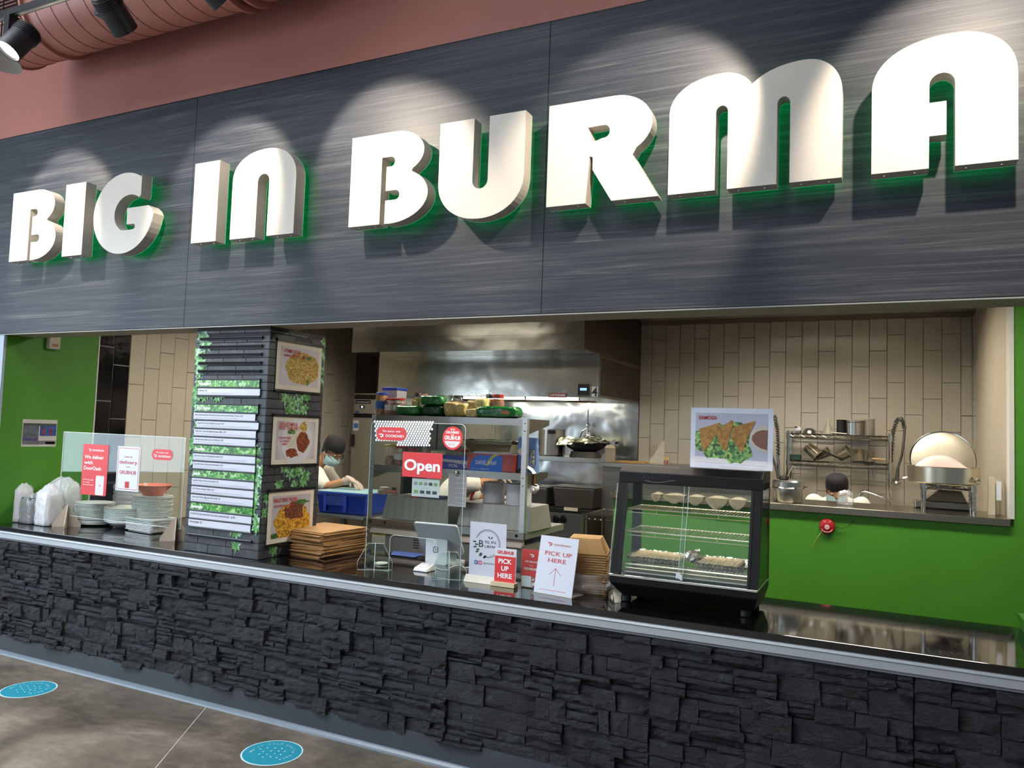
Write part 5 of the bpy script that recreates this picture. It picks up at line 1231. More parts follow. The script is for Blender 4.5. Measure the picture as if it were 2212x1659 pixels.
def packet(x0, x1, yt, yb, Y, mat, label, zbase, d=.16, name='noodle_packet', seed=1, cat='packet', grp='packets on the top shelf', z1=None, patch=None):
    cx, w, z0, zt = pb(x0, x1, yt, yb, Y); zt = z1 or zt; h = zt-zbase
    b = mb().ell((0,0,0), (1,1,1), 22, 14)
    def f(p):
        s = lambda t: math.copysign(abs(t)**.45, t)
        q = V((s(p.x)*w/2, s(p.y)*d/2, (s(p.z)+1)*h/2)); n = V(noise.noise_vector(q*26+V((seed*5,0,0))))*.007; n.z = abs(n.z) if q.z < .004 else n.z
        return V((cx, Y, zbase+.0008))+q+n
    b.v = [f(p) for p in b.v]
    for p in b.v: p.z = max(p.z, zbase+.0008)
    t = thing(name, (cx, Y, zbase), label, cat, grp); mk('wrapper', b, mat, t, smooth=2)
    if patch: mk('printed_patch', mb().box(cx+w*patch[0], cx+w*patch[1], Y-d/2-.003, Y-d/2-.0015, zbase+h*patch[2], zbase+h*patch[3]), patch[4], t)
    return t, cx, w, zt
packet(863, 917, 876, 898, 1.10, GP, 'flat green packet lying right of the spice jars', zT, seed=1)
packet(917, 966, 876, 898, 1.12, GP2, 'dark green packet at the bottom of the pile of two', zT, seed=2)
packet(915, 967, 855, 877, 1.12, GP, 'bright green packet on top of the dark green one', P(940, 877, Y=1.12).z, seed=3)
packet(1033, 1124, 878, 902, 1.08, GP, 'long green packet at the right end of the top shelf', zT, seed=4, patch=(.18, .36, .35, .6, M('orange_print', 'C87A3A', .5)))
NOO = food('pale_noodle_fill', ['E0CC8A', 'D2BA70', 'ECDCA8', 'C8AE62'], 50, .5, 1.5)
for i, (a, b_, yt, sd) in enumerate(((964, 992, 868, 5), (990, 1012, 872, 6), (1011, 1036, 866, 7), (1030, 1056, 860, 8))):
    lb = ('bag of pale noodles standing beside the green packet pile', 'narrow bag of pale noodles, second of four', 'bag of yellow noodles, third of four', 'bag of pale round noodles nearest the orange sauce jars')[i]
    t, cx, w, zt = packet(a, b_, yt, 899, 1.10+.05*(i > 1), NOO, lb, zT, d=.10, name='noodle_bag', seed=sd, cat='bag', grp='bags of noodles on the top shelf')
    mk('clear_top', mb().grid(lambda u, v: V((cx+(u-.5)*w*(.9+.5*v), 1.10+.05*(i > 1)+.03*sin(u*7+i), zt-.015+v*.075*(.7+.3*sin(u*5+i))))+V(noise.noise_vector(V((u*5,v*4,i))))*.012, 12, 8), FILM, t, smooth=2)
packet(1010, 1034, 884, 902, 1.04, NOO, 'small coil of noodles lying in front of the bags', zT, d=.07, name='noodle_coil', seed=9, cat='bag')
# middle shelf
jar(833, 858, 960, 1014, 1.14, LY, NUT, 'yellow lidded jar on the middle shelf', zbase=zM, fl=.45, lh=.1, neck=.95)
jar(853, 879, 963, 1014, 1.12, LR, SPI, 'red lidded jar on the middle shelf beside the yellow lidded one', zbase=zM, band=LBL, fl=.4, neck=.8)
jar(878, 902, 968, 1014, 1.16, LR, SPI, 'red lidded jar half hidden by the Open sign', zbase=zM, fl=.5)
jar(912, 929, 958, 1014, 1.16, LB, NUT, 'blue lidded jar half hidden behind the Open sign', zbase=zM, fl=.75)
jar(984, 1012, 970, 1014, 1.24, LR, SPI, 'wide red lidded jar behind the foil box', zbase=zM, fl=.5, neck=.95)
def carton(x0, x1, yt, yb, Y, d, mat, label, name, zb_, cat='box'):
    cx, w, z0, z1 = pb(x0, x1, yt, yb, Y); t = thing(name, (cx, Y, zb_), label, cat)
    mk('carton', mb().box(cx-w/2, cx+w/2, Y, Y+d, zb_+.0005, z1), mat, t, bevel=.002); return t, cx, w, zb_, z1
t, cx, w, z0, z1 = carton(953, 1010, 984, 1018, 1.03, .12, M('foil_box_blue', '4448A0', .4, var=.06), 'violet blue box of foil on the middle shelf', 'foil_box', zM)
mk('dark_band', mb().box(cx-w/2, cx+w/2, 1.028, 1.0296, z0+(z1-z0)*.72, z1-.004), M('band_navy', '2A3A9A', .4), t); mk('wave_print', mb().flat([(-w/2,0),(0,-.004),(w*.2,-.012),(w/2,-.008),(w/2,.012),(-w/2,.018)], (cx, 1.0296, z0+(z1-z0)*.52), *FRONT, .0005), M('wave_grey', 'B8B8C4', .4), t)
text(t, 'FOIL', (cx-w*.02, 1.0296, z0+(z1-z0)*.26), X3, Z3, .020, WHT, w=.07); mk('round_mark', mb().prism(disc(.014, 20), (cx+w*.40,1.0296,z0+.028), *FRONT, 0, .0006, [disc(.010, 20)]), WHT, t)
t, cx, w, z0, z1 = carton(1009, 1107, 981, 1021, 1.02, .13, M('wrap_box_red', 'A8483E', .45, var=.3, vsc=16), 'bright blue box of plastic wrap on the middle shelf', 'wrap_box', zM)
mk('blue_front', mb().flat([(-w*.45,-.5*(z1-z0)),(w*.28,-.5*(z1-z0)),(w*.28,.42*(z1-z0)),(-w*.28,.42*(z1-z0)),(-w*.40,.1*(z1-z0))], (cx, 1.0195, (z0+z1)/2), *FRONT, .0005), M('wrap_blue', '1668C8', .35, var=.06), t)
mk('grey_lid', mb().box(cx-w*.36, cx+w*.30, 1.018, 1.15, z1+.0005, z1+.012), M('lid_lilac', 'A8A8C0', .4), t)
text(t, 'DARNEL WRAP', (cx-w*.08, 1.019, (z0+z1)/2), X3, Z3, .030, WHT, w=w*.46, bold=-.005)
mk('green_arc', mb().flat(disc(.13, 16, .0, 0, radians(95), radians(165))+disc(.112, 16, 0, 0, radians(95), radians(165))[::-1], (cx+w*.30, 1.019, z0+.004), *FRONT, .0008), M('arc_green', 'A8B048', .4), t)
text(t, '12 in x 2000 ft', (cx-w*.20, 1.019, z0+.014), X3, Z3, .008, WHT, w=w*.38)
cx, w, z0, z1 = pb(1118, 1164, 946, 1023, 1.12)
FB = thing('flour_bag', (cx, 1.12, zM), 'blue flour bag standing at the right end of the middle shelf', 'bag')
mk('paper_bag_body', mb().grid(lambda u, v: V((cx+(w/2)*(1-.1*v)*math.copysign(abs(cos(u*2*pi))**.6, cos(u*2*pi)), 1.12+.045*(1-v*.7)*math.copysign(abs(sin(u*2*pi))**.6, sin(u*2*pi)), zM+.001+(z1-zM)*v))+V(noise.noise_vector(V((cos(u*6.28)*2,sin(u*6.28)*2,v*4))))*.008*min(1, v*4), 28, 12), M('flour_bag_blue', '6E8CC0', .55, var=.12, vsc=10), FB, smooth=2)
mk('oval_label', mb().prism(disc(.040, 24, ry=.026), (cx-.01, 1.063, zM+.14), *FRONT, 0, .001), M('oval_cream', 'D8D0BC', .5), FB); mk('side_print', mb().prism(rect(-.012,.012,-.05,.05), (cx+w*.36, 1.07, zM+.10), *FRONT, 0, .001), food('bag_print', ['C8B048', 'E0DCC0', '4A6AA0', '8A9A48'], 90), FB)
cl = mk('white_cloth', mb().grid(lambda u, v: V((P(1115+36*u, 1010, Y=1.02).x, 1.02+.06*v, zM+.001+.052*sin(u*pi)**.8*(1-.4*abs(v-.5))+.006*noise.noise(V((u*6,v*5,3))))), 14, 8), M('white_cloth', 'E8E4DC', .8), label='small folded white cloth in front of the flour bag', cat='cloth', smooth=2)
# hanging strainer on the bracket
hk = P(1152, 1030, X=PX1); HS = thing('hanging_scoop', hk, 'white scoop with wooden handle hanging from the shelf bracket', 'scoop')
mk('wooden_handle', mb().tube([hk+V((.006,0,.012)), hk+V((.006,.002,-.02)), hk+V((.006,.002,-.05))], [.006,.009,.007], 8), M('brown_handle', '9A6236', .5), HS)
mk('scoop_cup', mb().lathe([(.0,-.05),(.02,-.05),(.034,-.02),(.03,0),(.02,0)], hk+V((.012,0,-.055)), 18, (.3,-.2,1), cap=False), WPLAST, HS, smooth=2)
mk('scoop_band', mb().lathe([(.013,0),(.014,.012),(.010,.018)], hk+V((.012,-.03,-.085)), 14, (0,-1,.1)), WPLAST, HS, smooth=True)
# on the pan lids
zl_ = 1.2355
jar(818, 843, 1052, 1076, 1.18, LC, BEI, 'squat clear bottle with cream cap on the left pan lid', 'spice_bottle', zbase=zl_, lh=.22, neck=.55, fl=.6, cat='bottle', grp='bottles on the pan lids', lr=.62)
jar(838, 858, 1061, 1079, 1.16, LP, BEI, 'small jar with pink top on the left pan lid', 'spice_jar', zbase=zl_, lh=.25, neck=.9, fl=.5, grp='bottles on the pan lids')
jar(845, 856, 1053, 1074, 1.26, LK, SPI, 'small dark bottle with black cap behind the pink jar', 'spice_bottle', zbase=zl_, lh=.3, neck=.7, cat='bottle', grp='bottles on the pan lids')
t, cx, w, z0, z1 = carton(888, 956, 1071, 1080, 1.14, .10, M('box_navy', '3A4478', .45, var=.2, vsc=20), 'low navy and red box lying behind the payment notice', 'flat_box', zl_)
mk('red_end', mb().box(cx-w/2, cx-w*.25, 1.1385, 1.1398, z0, z1), RED, t)
for x0, x1, yt, Y, lb in ((1046, 1088, 1041, 1.22, 'left white paper towel roll on the right pan lid'), (1096, 1146, 1045, 1.20, 'right white paper towel roll behind the steel post')):
    cx, w, z0, z1 = pb(x0, x1, yt, 1096, Y); t = thing('paper_towel_roll', (cx, Y, zl_), lb, 'paper roll', 'paper towel rolls'); r = w/2
    mk('paper', mb().lathe([(.02,.0005),(r,.0005),(r*1.005,.004),(r*1.005,z1-zl_-.004),(r,z1-zl_),(.02,z1-zl_)], (cx, Y, zl_), 36, cap=False), PAPER, t, smooth=True); mk('core', mb().lathe([(.02,.0006),(.02,z1-zl_-.001)], (cx, Y, zl_), 18, cap=False), KRAFT, t)

# ================================================================== cook's table, tub
TBL = thing('work_table', (-4.2, 2.05, 0), 'steel work table behind the column', 'table')
mk('top', mb().box(-4.52, -3.86, 1.74, 2.42, .945, .972), STEELD, TBL, bevel=.003)
for x in (-4.48, -3.91):
    for y in (1.79, 2.30): mk('leg', mb().cyl((x, y, 0), (x, y, .944), .018, 10), STEELD, TBL)
mk('lower_shelf', mb().box(-4.50, -3.89, 1.77, 2.38, .30, .315), STEELD, TBL)
tc = V((-4.155, 1.985, .9725)); th = radians(4)
TUB = thing('storage_bin', tc, 'blue plastic bin with pale lid in front of the cook', 'bin', rz=0)
BLU = M('blue_plastic', '1C3FA8', .35, var=.08, vsc=5)
def qx(x, y, z): R = Matrix.Rotation(th, 3, 'Z'); return tc+R @ V((x, y, z))
def bin_hexa(x0, x1, y0, y1, z0, z1, t=.02): return mb().hexa([qx(x0+t,y0+t,z0),qx(x1-t,y0+t,z0),qx(x1-t,y1-t,z0),qx(x0+t,y1-t,z0)], [qx(x0,y0,z1),qx(x1,y0,z1),qx(x1,y1,z1),qx(x0,y1,z1)])
mk('bin_body', bin_hexa(-.25, .24, -.19, .21, .0, .165), BLU, TUB, bevel=.008)
mk('bin_rim', bin_hexa(-.26, .25, -.20, .22, .1655, .180, 0), BLU, TUB, bevel=.003)
for x0, x1 in ((-.17, -.145), (.03, .055)): mk('rib', bin_hexa(x0, x1, -.199, -.18, .02, .16, .0), BLU, TUB)
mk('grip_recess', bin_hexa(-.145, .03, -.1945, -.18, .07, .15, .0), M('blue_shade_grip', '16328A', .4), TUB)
mk('pale_lid', bin_hexa(-.255, .245, -.195, .215, .1805, .190, 0), M('aqua_lid', '9CC8D0', .3, var=.1, vsc=6), TUB, bevel=.003)

# ================================================================== tall fridge
FR = thing('reach_in_fridge', (-5.37, 4.37, 0), 'tall steel reach-in refrigerator beside the cooking hood', 'refrigerator')
fx0, fx1, fy0 = -5.755, -5.0, 4.0
mk('cabinet', mb().box(fx0, fx1, fy0+.03, YB-.01, .12, 2.115), STEELV, FR)
for x in (fx0+.06, fx1-.06):
    for y in (fy0+.08, YB-.08): mk('leg', mb().cyl((x, y, 0), (x, y, .119), .022, 10), STEELD, FR)
mk('door', mb().box(fx0+.012, fx1-.012, fy0, fy0+.029, .16, P(763, 902, Y=fy0).z), STEELV, FR, bevel=.004)
zc0, zc1 = P(763, 896, Y=fy0).z+.02, P(763, 862, Y=fy0).z
cp = mk('control_panel', mb().box(fx0+.02, fx1-.02, fy0+.004, fy0+.029, zc0, zc1), STEEL, FR)
mk('dark_gap', mb().box(fx0+.02, fx1-.02, fy0+.012, fy0+.0295, zc1, 2.10), BLACK, FR); mk('dark_gap', mb().box(fx0+.02, fx1-.02, fy0+.012, fy0+.0295, zc0-.05, zc0), BLACK, FR)
bx0, bx1 = P(767, 870, Y=fy0).x, P(800, 870, Y=fy0).x; bz = P(780, 868, Y=fy0).z
mk('name_plate', mb().box(bx0, bx1, fy0+.002, fy0+.0038, bz-.022, bz+.022), BLACK, cp); text(cp, 'Continental', ((bx0+bx1)/2, fy0+.002, bz), X3, Z3, .020, WHT, w=(bx1-bx0)*.86, bold=.015)
dx = P(782, 879, Y=fy0); mk('display', mb().box(dx.x-.035, dx.x+.035, fy0+.002, fy0+.0038, dx.z-.016, dx.z+.016), BLACK, cp); mk('lit_digits', mb().box(dx.x-.012, dx.x+.012, fy0+.001, fy0+.0019, dx.z-.009, dx.z+.009), M('blue_digits', '9AC8FF', .4, var=0, es=3, ecol=(.4,.7,1)), cp)
ov = P(771, 890, Y=fy0); mk('oval_badge', mb().prism(disc(.032, 24, ry=.014), (ov.x, fy0+.0035, ov.z), *FRONT, 0, .001), M('badge_blue', '3A4A8A', .4), cp)
sx_ = P(769, 919, Y=fy0); mk('energy_label', mb().box(sx_.x-.04, sx_.x+.04, fy0-.0012, fy0-.0002, sx_.z-.06, sx_.z+.06), M('label_paper', 'C8D0D4', .5), FR); mk('energy_mark', mb().box(sx_.x-.03, sx_.x+.03, fy0-.002, fy0-.0013, sx_.z-.03, sx_.z+.025), M('label_blue2', '2C6AB0', .5), FR)
mk('handle', mb().box(fx0+.016, fx0+.045, fy0-.03, fy0-.001, P(760, 965, Y=fy0).z, P(760, 938, Y=fy0).z), M('dark_red_handle', '3A1A1C', .4), FR, bevel=.004)

# ================================================================== cooking hood
HD = thing('cooking_hood', (-3.7, 4.0, 2.05), 'long stainless steel cooking hood below the kitchen ceiling', 'range hood')
hx0, hx1 = -4.99, -2.42
mk('closure_panel', mb().box(hx0, hx1, 2.95, YB-.01, 2.63, 2.995), STEELH, HD)
mk('closure_lip', mb().box(hx0, hx1, 2.945, YB-.01, 2.485, 2.628), STEELH, HD)
hb = mk('hood_body', mb().box(hx0+.03, hx1-.002, 3.40, YB-.012, 2.075, 2.484), STEELH, HD)
xs_ = P(1233, 800, Y=3.395).x
mk('control_strip', mb().box(xs_, hx1-.003, 3.392, 3.3995, 2.078, 2.48), STEELH, HD)
dcx, dw, dz0, dz1 = pb(1247, 1276, 827, 856, 3.385)
ds_ = mk('display_frame', mb().box(dcx-dw/2, dcx+dw/2, 3.38, 3.3915, dz0, dz1), CHROME, HD, bevel=.003); mk('display_face', mb().box(dcx-dw*.43, dcx+dw*.43, 3.378, 3.3798, dz0+.012, dz1-.012), BLACK, ds_); mk('lit_screen', mb().box(dcx-dw*.27, dcx+dw*.22, 3.377, 3.3779, dz0+.055, dz1-.05), M('blue_screen', '6A9AF0', .4, var=0, es=1.6, ecol=(.25,.45,1)), ds_)
fcx, fw, fz0, fz1 = pb(1278, 1291, 835, 857, 3.388)
fn_ = mk('number_plate', mb().box(fcx-fw/2, fcx+fw/2, 3.388, 3.3915, fz0, fz1), WHITE, HD); text(fn_, '4', (fcx, 3.388, (fz0+fz1)/2), X3, Z3, .085, BLKT, bold=.02)
ccx, cw, cz0, cz1 = pb(1185, 1223, 849, 858, 3.39)
cp_ = mk('maker_plate', mb().box(ccx-cw/2, ccx+cw/2, 3.392, 3.3995, cz0, cz1), M('maker_red', '8E2E30', .45), HD); text(cp_, 'CAPTIVEAIRE', (ccx, 3.392, (cz0+cz1)/2), X3, Z3, .022, WHT, w=cw*.9, bold=.02)
# right side: recessed door with a latch
mk('side_door', mb().prism([(3.46,2.10),(4.70,2.10),(4.70,2.455),(3.46,2.455)], (hx1-.002,0,0), Y3, Z3, X3, 0, .006), M('hood_side_bronze', '4A4234', .35, m=.7, var=.06), HD); mk('side_panel', mb().prism([(2.96,2.49),(4.73,2.49),(4.73,2.99),(2.96,2.99)], (hx1,0,0), Y3, Z3, X3, 0, .003), M('hood_side_bronze', '4A4234', .35, m=.7), HD)
mk('latch', mb().cyl((hx1+.006, 4.05, 2.16), (hx1+.02, 4.05, 2.16), .008, 10), CHROME, HD)
mk('light_rail', mb().tube([(hx0+.3,3.75,2.045),(hx1-.15,3.75,2.045)], .012, 8), CHROME, HD)
for x in (-3.35, -2.75): mk('rail_bracket', mb().cyl((x, 3.75, 2.045), (x, 3.75, 2.076), .008, 8), CHROME, HD)
mk('hood_lamp', mb().box(-4.2, -2.9, 3.95, 4.15, 2.055, 2.0745), M('lit_hood_lamp', 'FFF8EA', .5, var=0, es=11, ecol=(1,.95,.84)), HD)
# steel splash sheets on the wall behind the burners
bs_ = struct('wall_splash', mb().box(hx0, -2.425, YB-.006, YB+.006, .85, 2.20), STEELW)
xsm = P(1270, 920, Y=YB).x; mk('seam', mb().box(xsm-.008, xsm+.008, YB-.010, YB-.0062, .85, 2.20), CHROME, bs_); xsm = P(1067, 940, Y=YB).x; mk('seam', mb().box(xsm-.008, xsm+.008, YB-.010, YB-.0062, .85, 2.20), CHROME, bs_)

# ================================================================== range and what stands on it
RG = thing('cooking_range', (-3.6, 3.9, 0), 'steel cooking range with a raised rear shelf under the hood', 'range')
mk('range_body', mb().box(-4.7, -2.50, 3.42, 4.2, .12, .97), STEELD, RG)
mk('cooktop', mb().box(-4.7, -2.49, 3.40, 4.2, .9705, 1.0), M('black_cooktop', '141414', .5, var=.2), RG)
mk('back_guard', mb().box(-4.7, -2.49, 4.05, 4.08, 1.0005, 1.43), STEELW, RG)
mk('rear_shelf', mb().box(-4.7, -2.585, 3.93, 4.60, 1.432, 1.478), STEEL, RG, bevel=.003)
kp = mk('knob_panel', mb().box(-2.98, -2.50, 3.385, 3.399, .72, .965), M('panel_charcoal', '4A4C4E', .45), RG)
for i in range(2):
    p_ = P(1200+16*i, 1121, Y=3.37); mk('knob', mb().lathe([(.032,0),(.034,.008),(.026,.026),(.0,.028)], (p_.x, 3.384, p_.z), 20, (0,-1,0), cap=False), BLACK, RG, smooth=True)
lx = P(1233, 1100, Y=3.384); mk('warning_label', mb().box(lx.x-.07, lx.x+.07, 3.382, 3.3845, lx.z-.016, lx.z+.016), M('warn_label', 'D8CCC0', .5), RG)
for x in (-4.6, -2.6): mk('leg', mb().cyl((x, 3.5, 0), (x, 3.5, .12), .025, 10), STEELD, RG)
SZ = 1.4785
cx, w, z0, z1 = pb(1165, 1219, 927, 985, 4.15)
SPT = thing('stock_pot', (cx, 4.15, SZ), 'tall steel stock pot on the shelf of the range', 'pot')
mk('pot_wall', mb().lathe([(0,.001),(w/2-.01,.001),(w/2,.01),(w/2,z1-SZ-.006),(w/2+.006,z1-SZ),(w/2-.004,z1-SZ),(w/2-.004,.012),(0,.012)], (cx, 4.15, SZ), 40, cap=False), STEELV, SPT, smooth=True)
mk('handle', mb().box(cx+.02, cx+.10, 4.15-w/2-.02, 4.15-w/2+.012, z1-.05, z1-.01), BLACK, SPT, bevel=.006)
cx, w, z0, z1 = pb(1222, 1308, 965, 985, 4.15)
WK = thing('wok', (cx, 4.15, SZ), 'black wok covered with foil on a burner ring', 'wok')
mk('wok_bowl', mb().lathe([(0,.05),(.10,.055),(.19,.10),(w/2,.155),(w/2-.006,.155),(.185,.106),(.0,.06)], (cx, 4.15, SZ), 36, cap=False), M('black_iron', '0F0F10', .5, var=.2), WK, smooth=True)
mk('burner_ring', mb().lathe([(.14,.001),(.17,.001),(.15,.06),(.13,.06)], (cx-.0, 4.15, SZ), 28, cap=False), M('iron_ring', '3A3832', .6), WK)
mk('wok_handle', mb().cyl((cx+w/2-.02, 4.12, SZ+.14), (cx+w/2+.16, 4.08, SZ+.17), .012, 10), BLACK, WK)
mk('foil_cover', mb().grid(lambda u, v: V((cx-w*.56+w*1.02*u, 3.93+.42*v-.0, SZ+.165+.05*sin(v*pi)*(1-u*.6)-.10*max(0, .35-v)*(1.3-u)))+V(noise.noise_vector(V((u*7,v*6,2))))*.022, 26, 14), steel('old_foil', 'C8C8A8', .28), WK)
FAU = thing('pot_filler_tap', (P(1268, 930, Y=YB).x, YB-.02, 1.62), 'chrome tap on the splash wall above the wok', 'tap')
tp = lambda x, y, Y=4.66: P(x, y, Y=Y)
mk('tap_body', mb().tube([tp(1266,958), tp(1267,940), tp(1268,925)], .014, 10), CHROME, FAU); mk('tap_lever', mb().tube([tp(1268,925), tp(1258,932), tp(1252,946)], .008, 8), CHROME, FAU)
mk('tap_knob', mb().lathe([(.018,0),(.026,.01),(.02,.03)], tp(1270,921), 16, (.2,-.3,1)), CHROME, FAU, smooth=True); mk('tap_spout', mb().tube([tp(1267,938), tp(1275,942), tp(1285,943), tp(1288,950)], .011, 8), CHROME, FAU); mk('tap_cross', mb().tube([tp(1274,936), tp(1274,946)], .016, 10), CHROME, FAU)
mk('wall_flange', mb().cyl(V((tp(1268,938).x, 4.66, tp(1268,938).z)), V((tp(1268,938).x, YB-.0065, tp(1268,938).z)), .02, 12), CHROME, FAU)
cx, w, z0, z1 = pb(1020, 1120, 955, 982, 4.2)
for i in range(3):
    f_ = mb(); zz = SZ+.001+.014*i; h_ = .10; x0, x1 = cx-w/2, cx+w/2
    f_.add([(x0+.04,4.05,zz),(x1-.04,4.05,zz),(x1-.04,4.33,zz),(x0+.04,4.33,zz),(x0,4.02,zz+h_),(x1,4.02,zz+h_),(x1,4.36,zz+h_),(x0,4.36,zz+h_)], [(0,3,2,1),(0,1,5,4),(1,2,6,5),(2,3,7,6),(3,0,4,7)])
    f_.prism(rect(x0-.02, x1+.02, 4.0, 4.38), (0,0,zz+h_), X3, Y3, Z3, 0, .003, [rect(x0, x1, 4.02, 4.36)])
    mk('foil_pan', f_, steel('pan_foil_grey', '9A9684', .3), label='thin aluminium roasting pan in the nested stack on the range shelf', cat='pan', group='nested foil pans')
mk('foil_sheet', mb().grid(lambda u, v: V((cx-w/2-.05+(w+.06)*u, 4.0+.38*v, SZ+.135+.006*sin(u*6)))+V(noise.noise_vector(V((u*9,v*5,6))))*.018, 22, 10), steel('old_foil2', 'C0C8A8', .26), label='crinkled foil lying over the nested roasting pans', cat='foil')
def hotel_pan(x0, x1, yt, yb, Y, label, lid=True):
    cx, w, z0, z1 = pb(x0, x1, yt, yb, Y); z0 = 1.0005; t = thing('hotel_pan', (cx, Y+.15, z0), label, 'pan', 'steel pans on the range'); d = .32
    b = mb().hexa([(cx-w/2+.04,Y+.03,z0),(cx+w/2-.04,Y+.03,z0),(cx+w/2-.04,Y+d-.03,z0),(cx-w/2+.04,Y+d-.03,z0)], [(cx-w/2+.02,Y+.01,z1-.006),(cx+w/2-.02,Y+.01,z1-.006),(cx+w/2-.02,Y+d-.01,z1-.006),(cx-w/2+.02,Y+d-.01,z1-.006)])
    mk('pan_body', b, STEELD, t, bevel=.015, seg=3); mk('pan_rim', mb().prism(rrect(w, d, .02), (cx, Y+d/2, z1-.005), X3, Y3, Z3, 0, .004), STEEL, t)
    mk('pan_cover', mb().prism(rrect(w*.86, d*.82, .02), (cx, Y+d/2, z1-.001), X3, Y3, Z3, 0, .004), STEELD, t); mk('cover_ring', mb().tube([V((cx+.05*cos(a*pi/8), Y+d/2+.03*sin(a*pi/8), z1+.006)) for a in range(16)], .004, 6, closed=True), STEEL, t)
hotel_pan(1188, 1286, 1052, 1088, 3.48, 'lidded steel pan on the right of the range')
hotel_pan(1106, 1186, 1050, 1082, 3.50, 'lidded steel pan half hidden behind the paper rolls')
# things on the cap of the stub wall
CZ = 1.4555
mk('cutting_board', mb().box(P(1329, 995, Y=3.75).x, P(1394, 995, Y=3.75).x, 3.72, 3.98, CZ+.0005, CZ+.018), M('bamboo', 'B08A4C', .55, var=.1, stretch=(1,12,12)), label='long bamboo cutting board lying on the stub wall', cat='cutting board', bevel=.003)
cx, w, z0, z1 = pb(1308, 1328, 961, 996, 3.66); SQB = thing('squeeze_bottle', (cx, 3.66, CZ), 'clear squeeze bottle at the left end of the stub wall', 'bottle')
mk('bottle_body', mb().hexa([(cx-w/2,3.63,CZ+.001),(cx+w/2,3.63,CZ+.001),(cx+w/2,3.69,CZ+.001),(cx-w/2,3.69,CZ+.001)], [(cx-w/2,3.63,z1-.03),(cx+w/2,3.63,z1-.03),(cx+w/2,3.69,z1-.03),(cx-w/2,3.69,z1-.03)]), clear('milky_bottle', 'E8E0D0', 1, .15, haze=.45, hcol='C8BCA0'), SQB, bevel=.008); mk('bottle_cap', mb().hexa([(cx-w/2,3.63,z1-.0295),(cx+w/2,3.63,z1-.0295),(cx+w/2,3.69,z1-.0295),(cx-w/2,3.69,z1-.0295)], [(cx-w*.3,3.645,z1),(cx+w*.3,3.645,z1),(cx+w*.3,3.675,z1),(cx-w*.3,3.675,z1)]), M('cap_beige', 'B8AC90', .5), SQB)
for (x, yt, yb, lb) in ((1331, 949, 995, 'small upright steel divider plate beside the squeeze bottle'), (1438, 953, 1003, 'triangular white divider plate against the tiled wall')):
    Y = 3.80 if x < 1400 else 3.9; cx, w, z0, z1 = pb(x-8, x+2, yt, yb, Y); mk('divider_plate', mb().prism([(0,0),(-.16,0),(-.02,z1-CZ),(0,z1-CZ)], (cx, Y, CZ+.0008), X3, Z3, -Y3, -.004, .004), STEEL if x < 1400 else M('divider_beige', 'C8BCA8', .5), label=lb, cat='divider')
for i in range(2): jar(1434+6*i, 1440+6*i, 988, 1002, 3.72+.02*i, LY, SPI, ('left of two tiny sauce bottles beside the triangular divider', 'right of two tiny sauce bottles beside the triangular divider')[i], 'sauce_bottle', zbase=CZ, neck=.5, lh=.3, cat='bottle', grp='tiny sauce bottles')
ol = P(1412, 972, Y=YB-.004); OU = thing('wall_outlet', ol, 'beige power outlet on the tiled wall left of the samosa picture', 'outlet')
mk('cover_plate', mb().box(ol.x-.035, ol.x+.035, YB-.012, YB-.002, ol.z-.06, ol.z+.06), M('outlet_beige', 'C9BCA2', .4), OU, bevel=.003); sk = mb()
for s in (-1, 1):
    for k in (-1, 1): sk.box(ol.x+k*.008-.0015, ol.x+k*.008+.0015, YB-.0126, YB-.0121, ol.z+s*.025-.006, ol.z+s*.025+.006)
mk('socket_slots', sk, BLACK, OU)
# low wire rack beside the stub wall
WR = thing('wire_rack', (-2.1, 2.7, 0), 'low chrome wire rack left of the green half wall', 'rack')
b = mb(); rx0_, rx1_, ry0, ry1 = P(1266, 1112, Y=2.6).x, -1.90, 2.55, 3.05; rz_ = 1.06
b.tube([(rx0_,ry0,rz_),(rx1_,ry0,rz_),(rx1_,ry1,rz_),(rx0_,ry1,rz_)], .006, 6, closed=True); b.tube([(rx0_,ry0,rz_-.04),(rx1_,ry0,rz_-.04)], .005, 6)
for i in range(14): x = rx0_+(rx1_-rx0_)*i/13; b.tube([(x,ry0,rz_),(x,ry1,rz_)], .002, 5); b.tube([(x,ry0,rz_-.04+.04*(i % 2)),(x+(rx1_-rx0_)/13,ry0,rz_-.04*(i % 2))], .002, 5)
mk('wire_deck', b, CHROME, WR)
for x in (rx0_, rx1_): 
    for y in (ry0, ry1): mk('leg', mb().cyl((x, y, 0), (x, y, rz_+.01), .012, 10), CHROME, WR)
mk('tray_on_rack', mb().box(rx0_+.02, rx1_-.02, ry0+.03, ry1-.05, .60, .63), ZINC, WR)

# ================================================================== sinks area
SK = thing('wire_wall_shelf', (-.38, 4.55, 1.1), 'two tier chrome wire shelf above the sinks', 'wire shelf')
wx0, wx1, wy0, wy1 = P(1704, 960, Y=4.38).x, P(1921, 960, Y=4.38).x, 4.38, 4.70
wz = (P(1810, 940, Y=4.38).z, P(1810, 1000, Y=4.38).z)
for z in wz:
    b = mb()
    for dz_ in (0, -.032): b.tube([(wx0,wy0,z+dz_),(wx1,wy0,z+dz_)], .0055, 6); b.tube([(wx0,wy1,z+dz_),(wx1,wy1,z+dz_)], .0055, 6)
    n = 18
    for i in range(n): x = wx0+(wx1-wx0)*i/n; d = (wx1-wx0)/n; b.tube([(x,wy0,z-.032*(i % 2)),(x+d,wy0,z-.032*((i+1) % 2))], .003, 5)
    for i in range(30): x = wx0+(wx1-wx0)*i/29; b.tube([(x,wy0,z+.003),(x,wy1,z+.003)], .002, 4)
    mk('wire_deck', b, CHROME, SK)
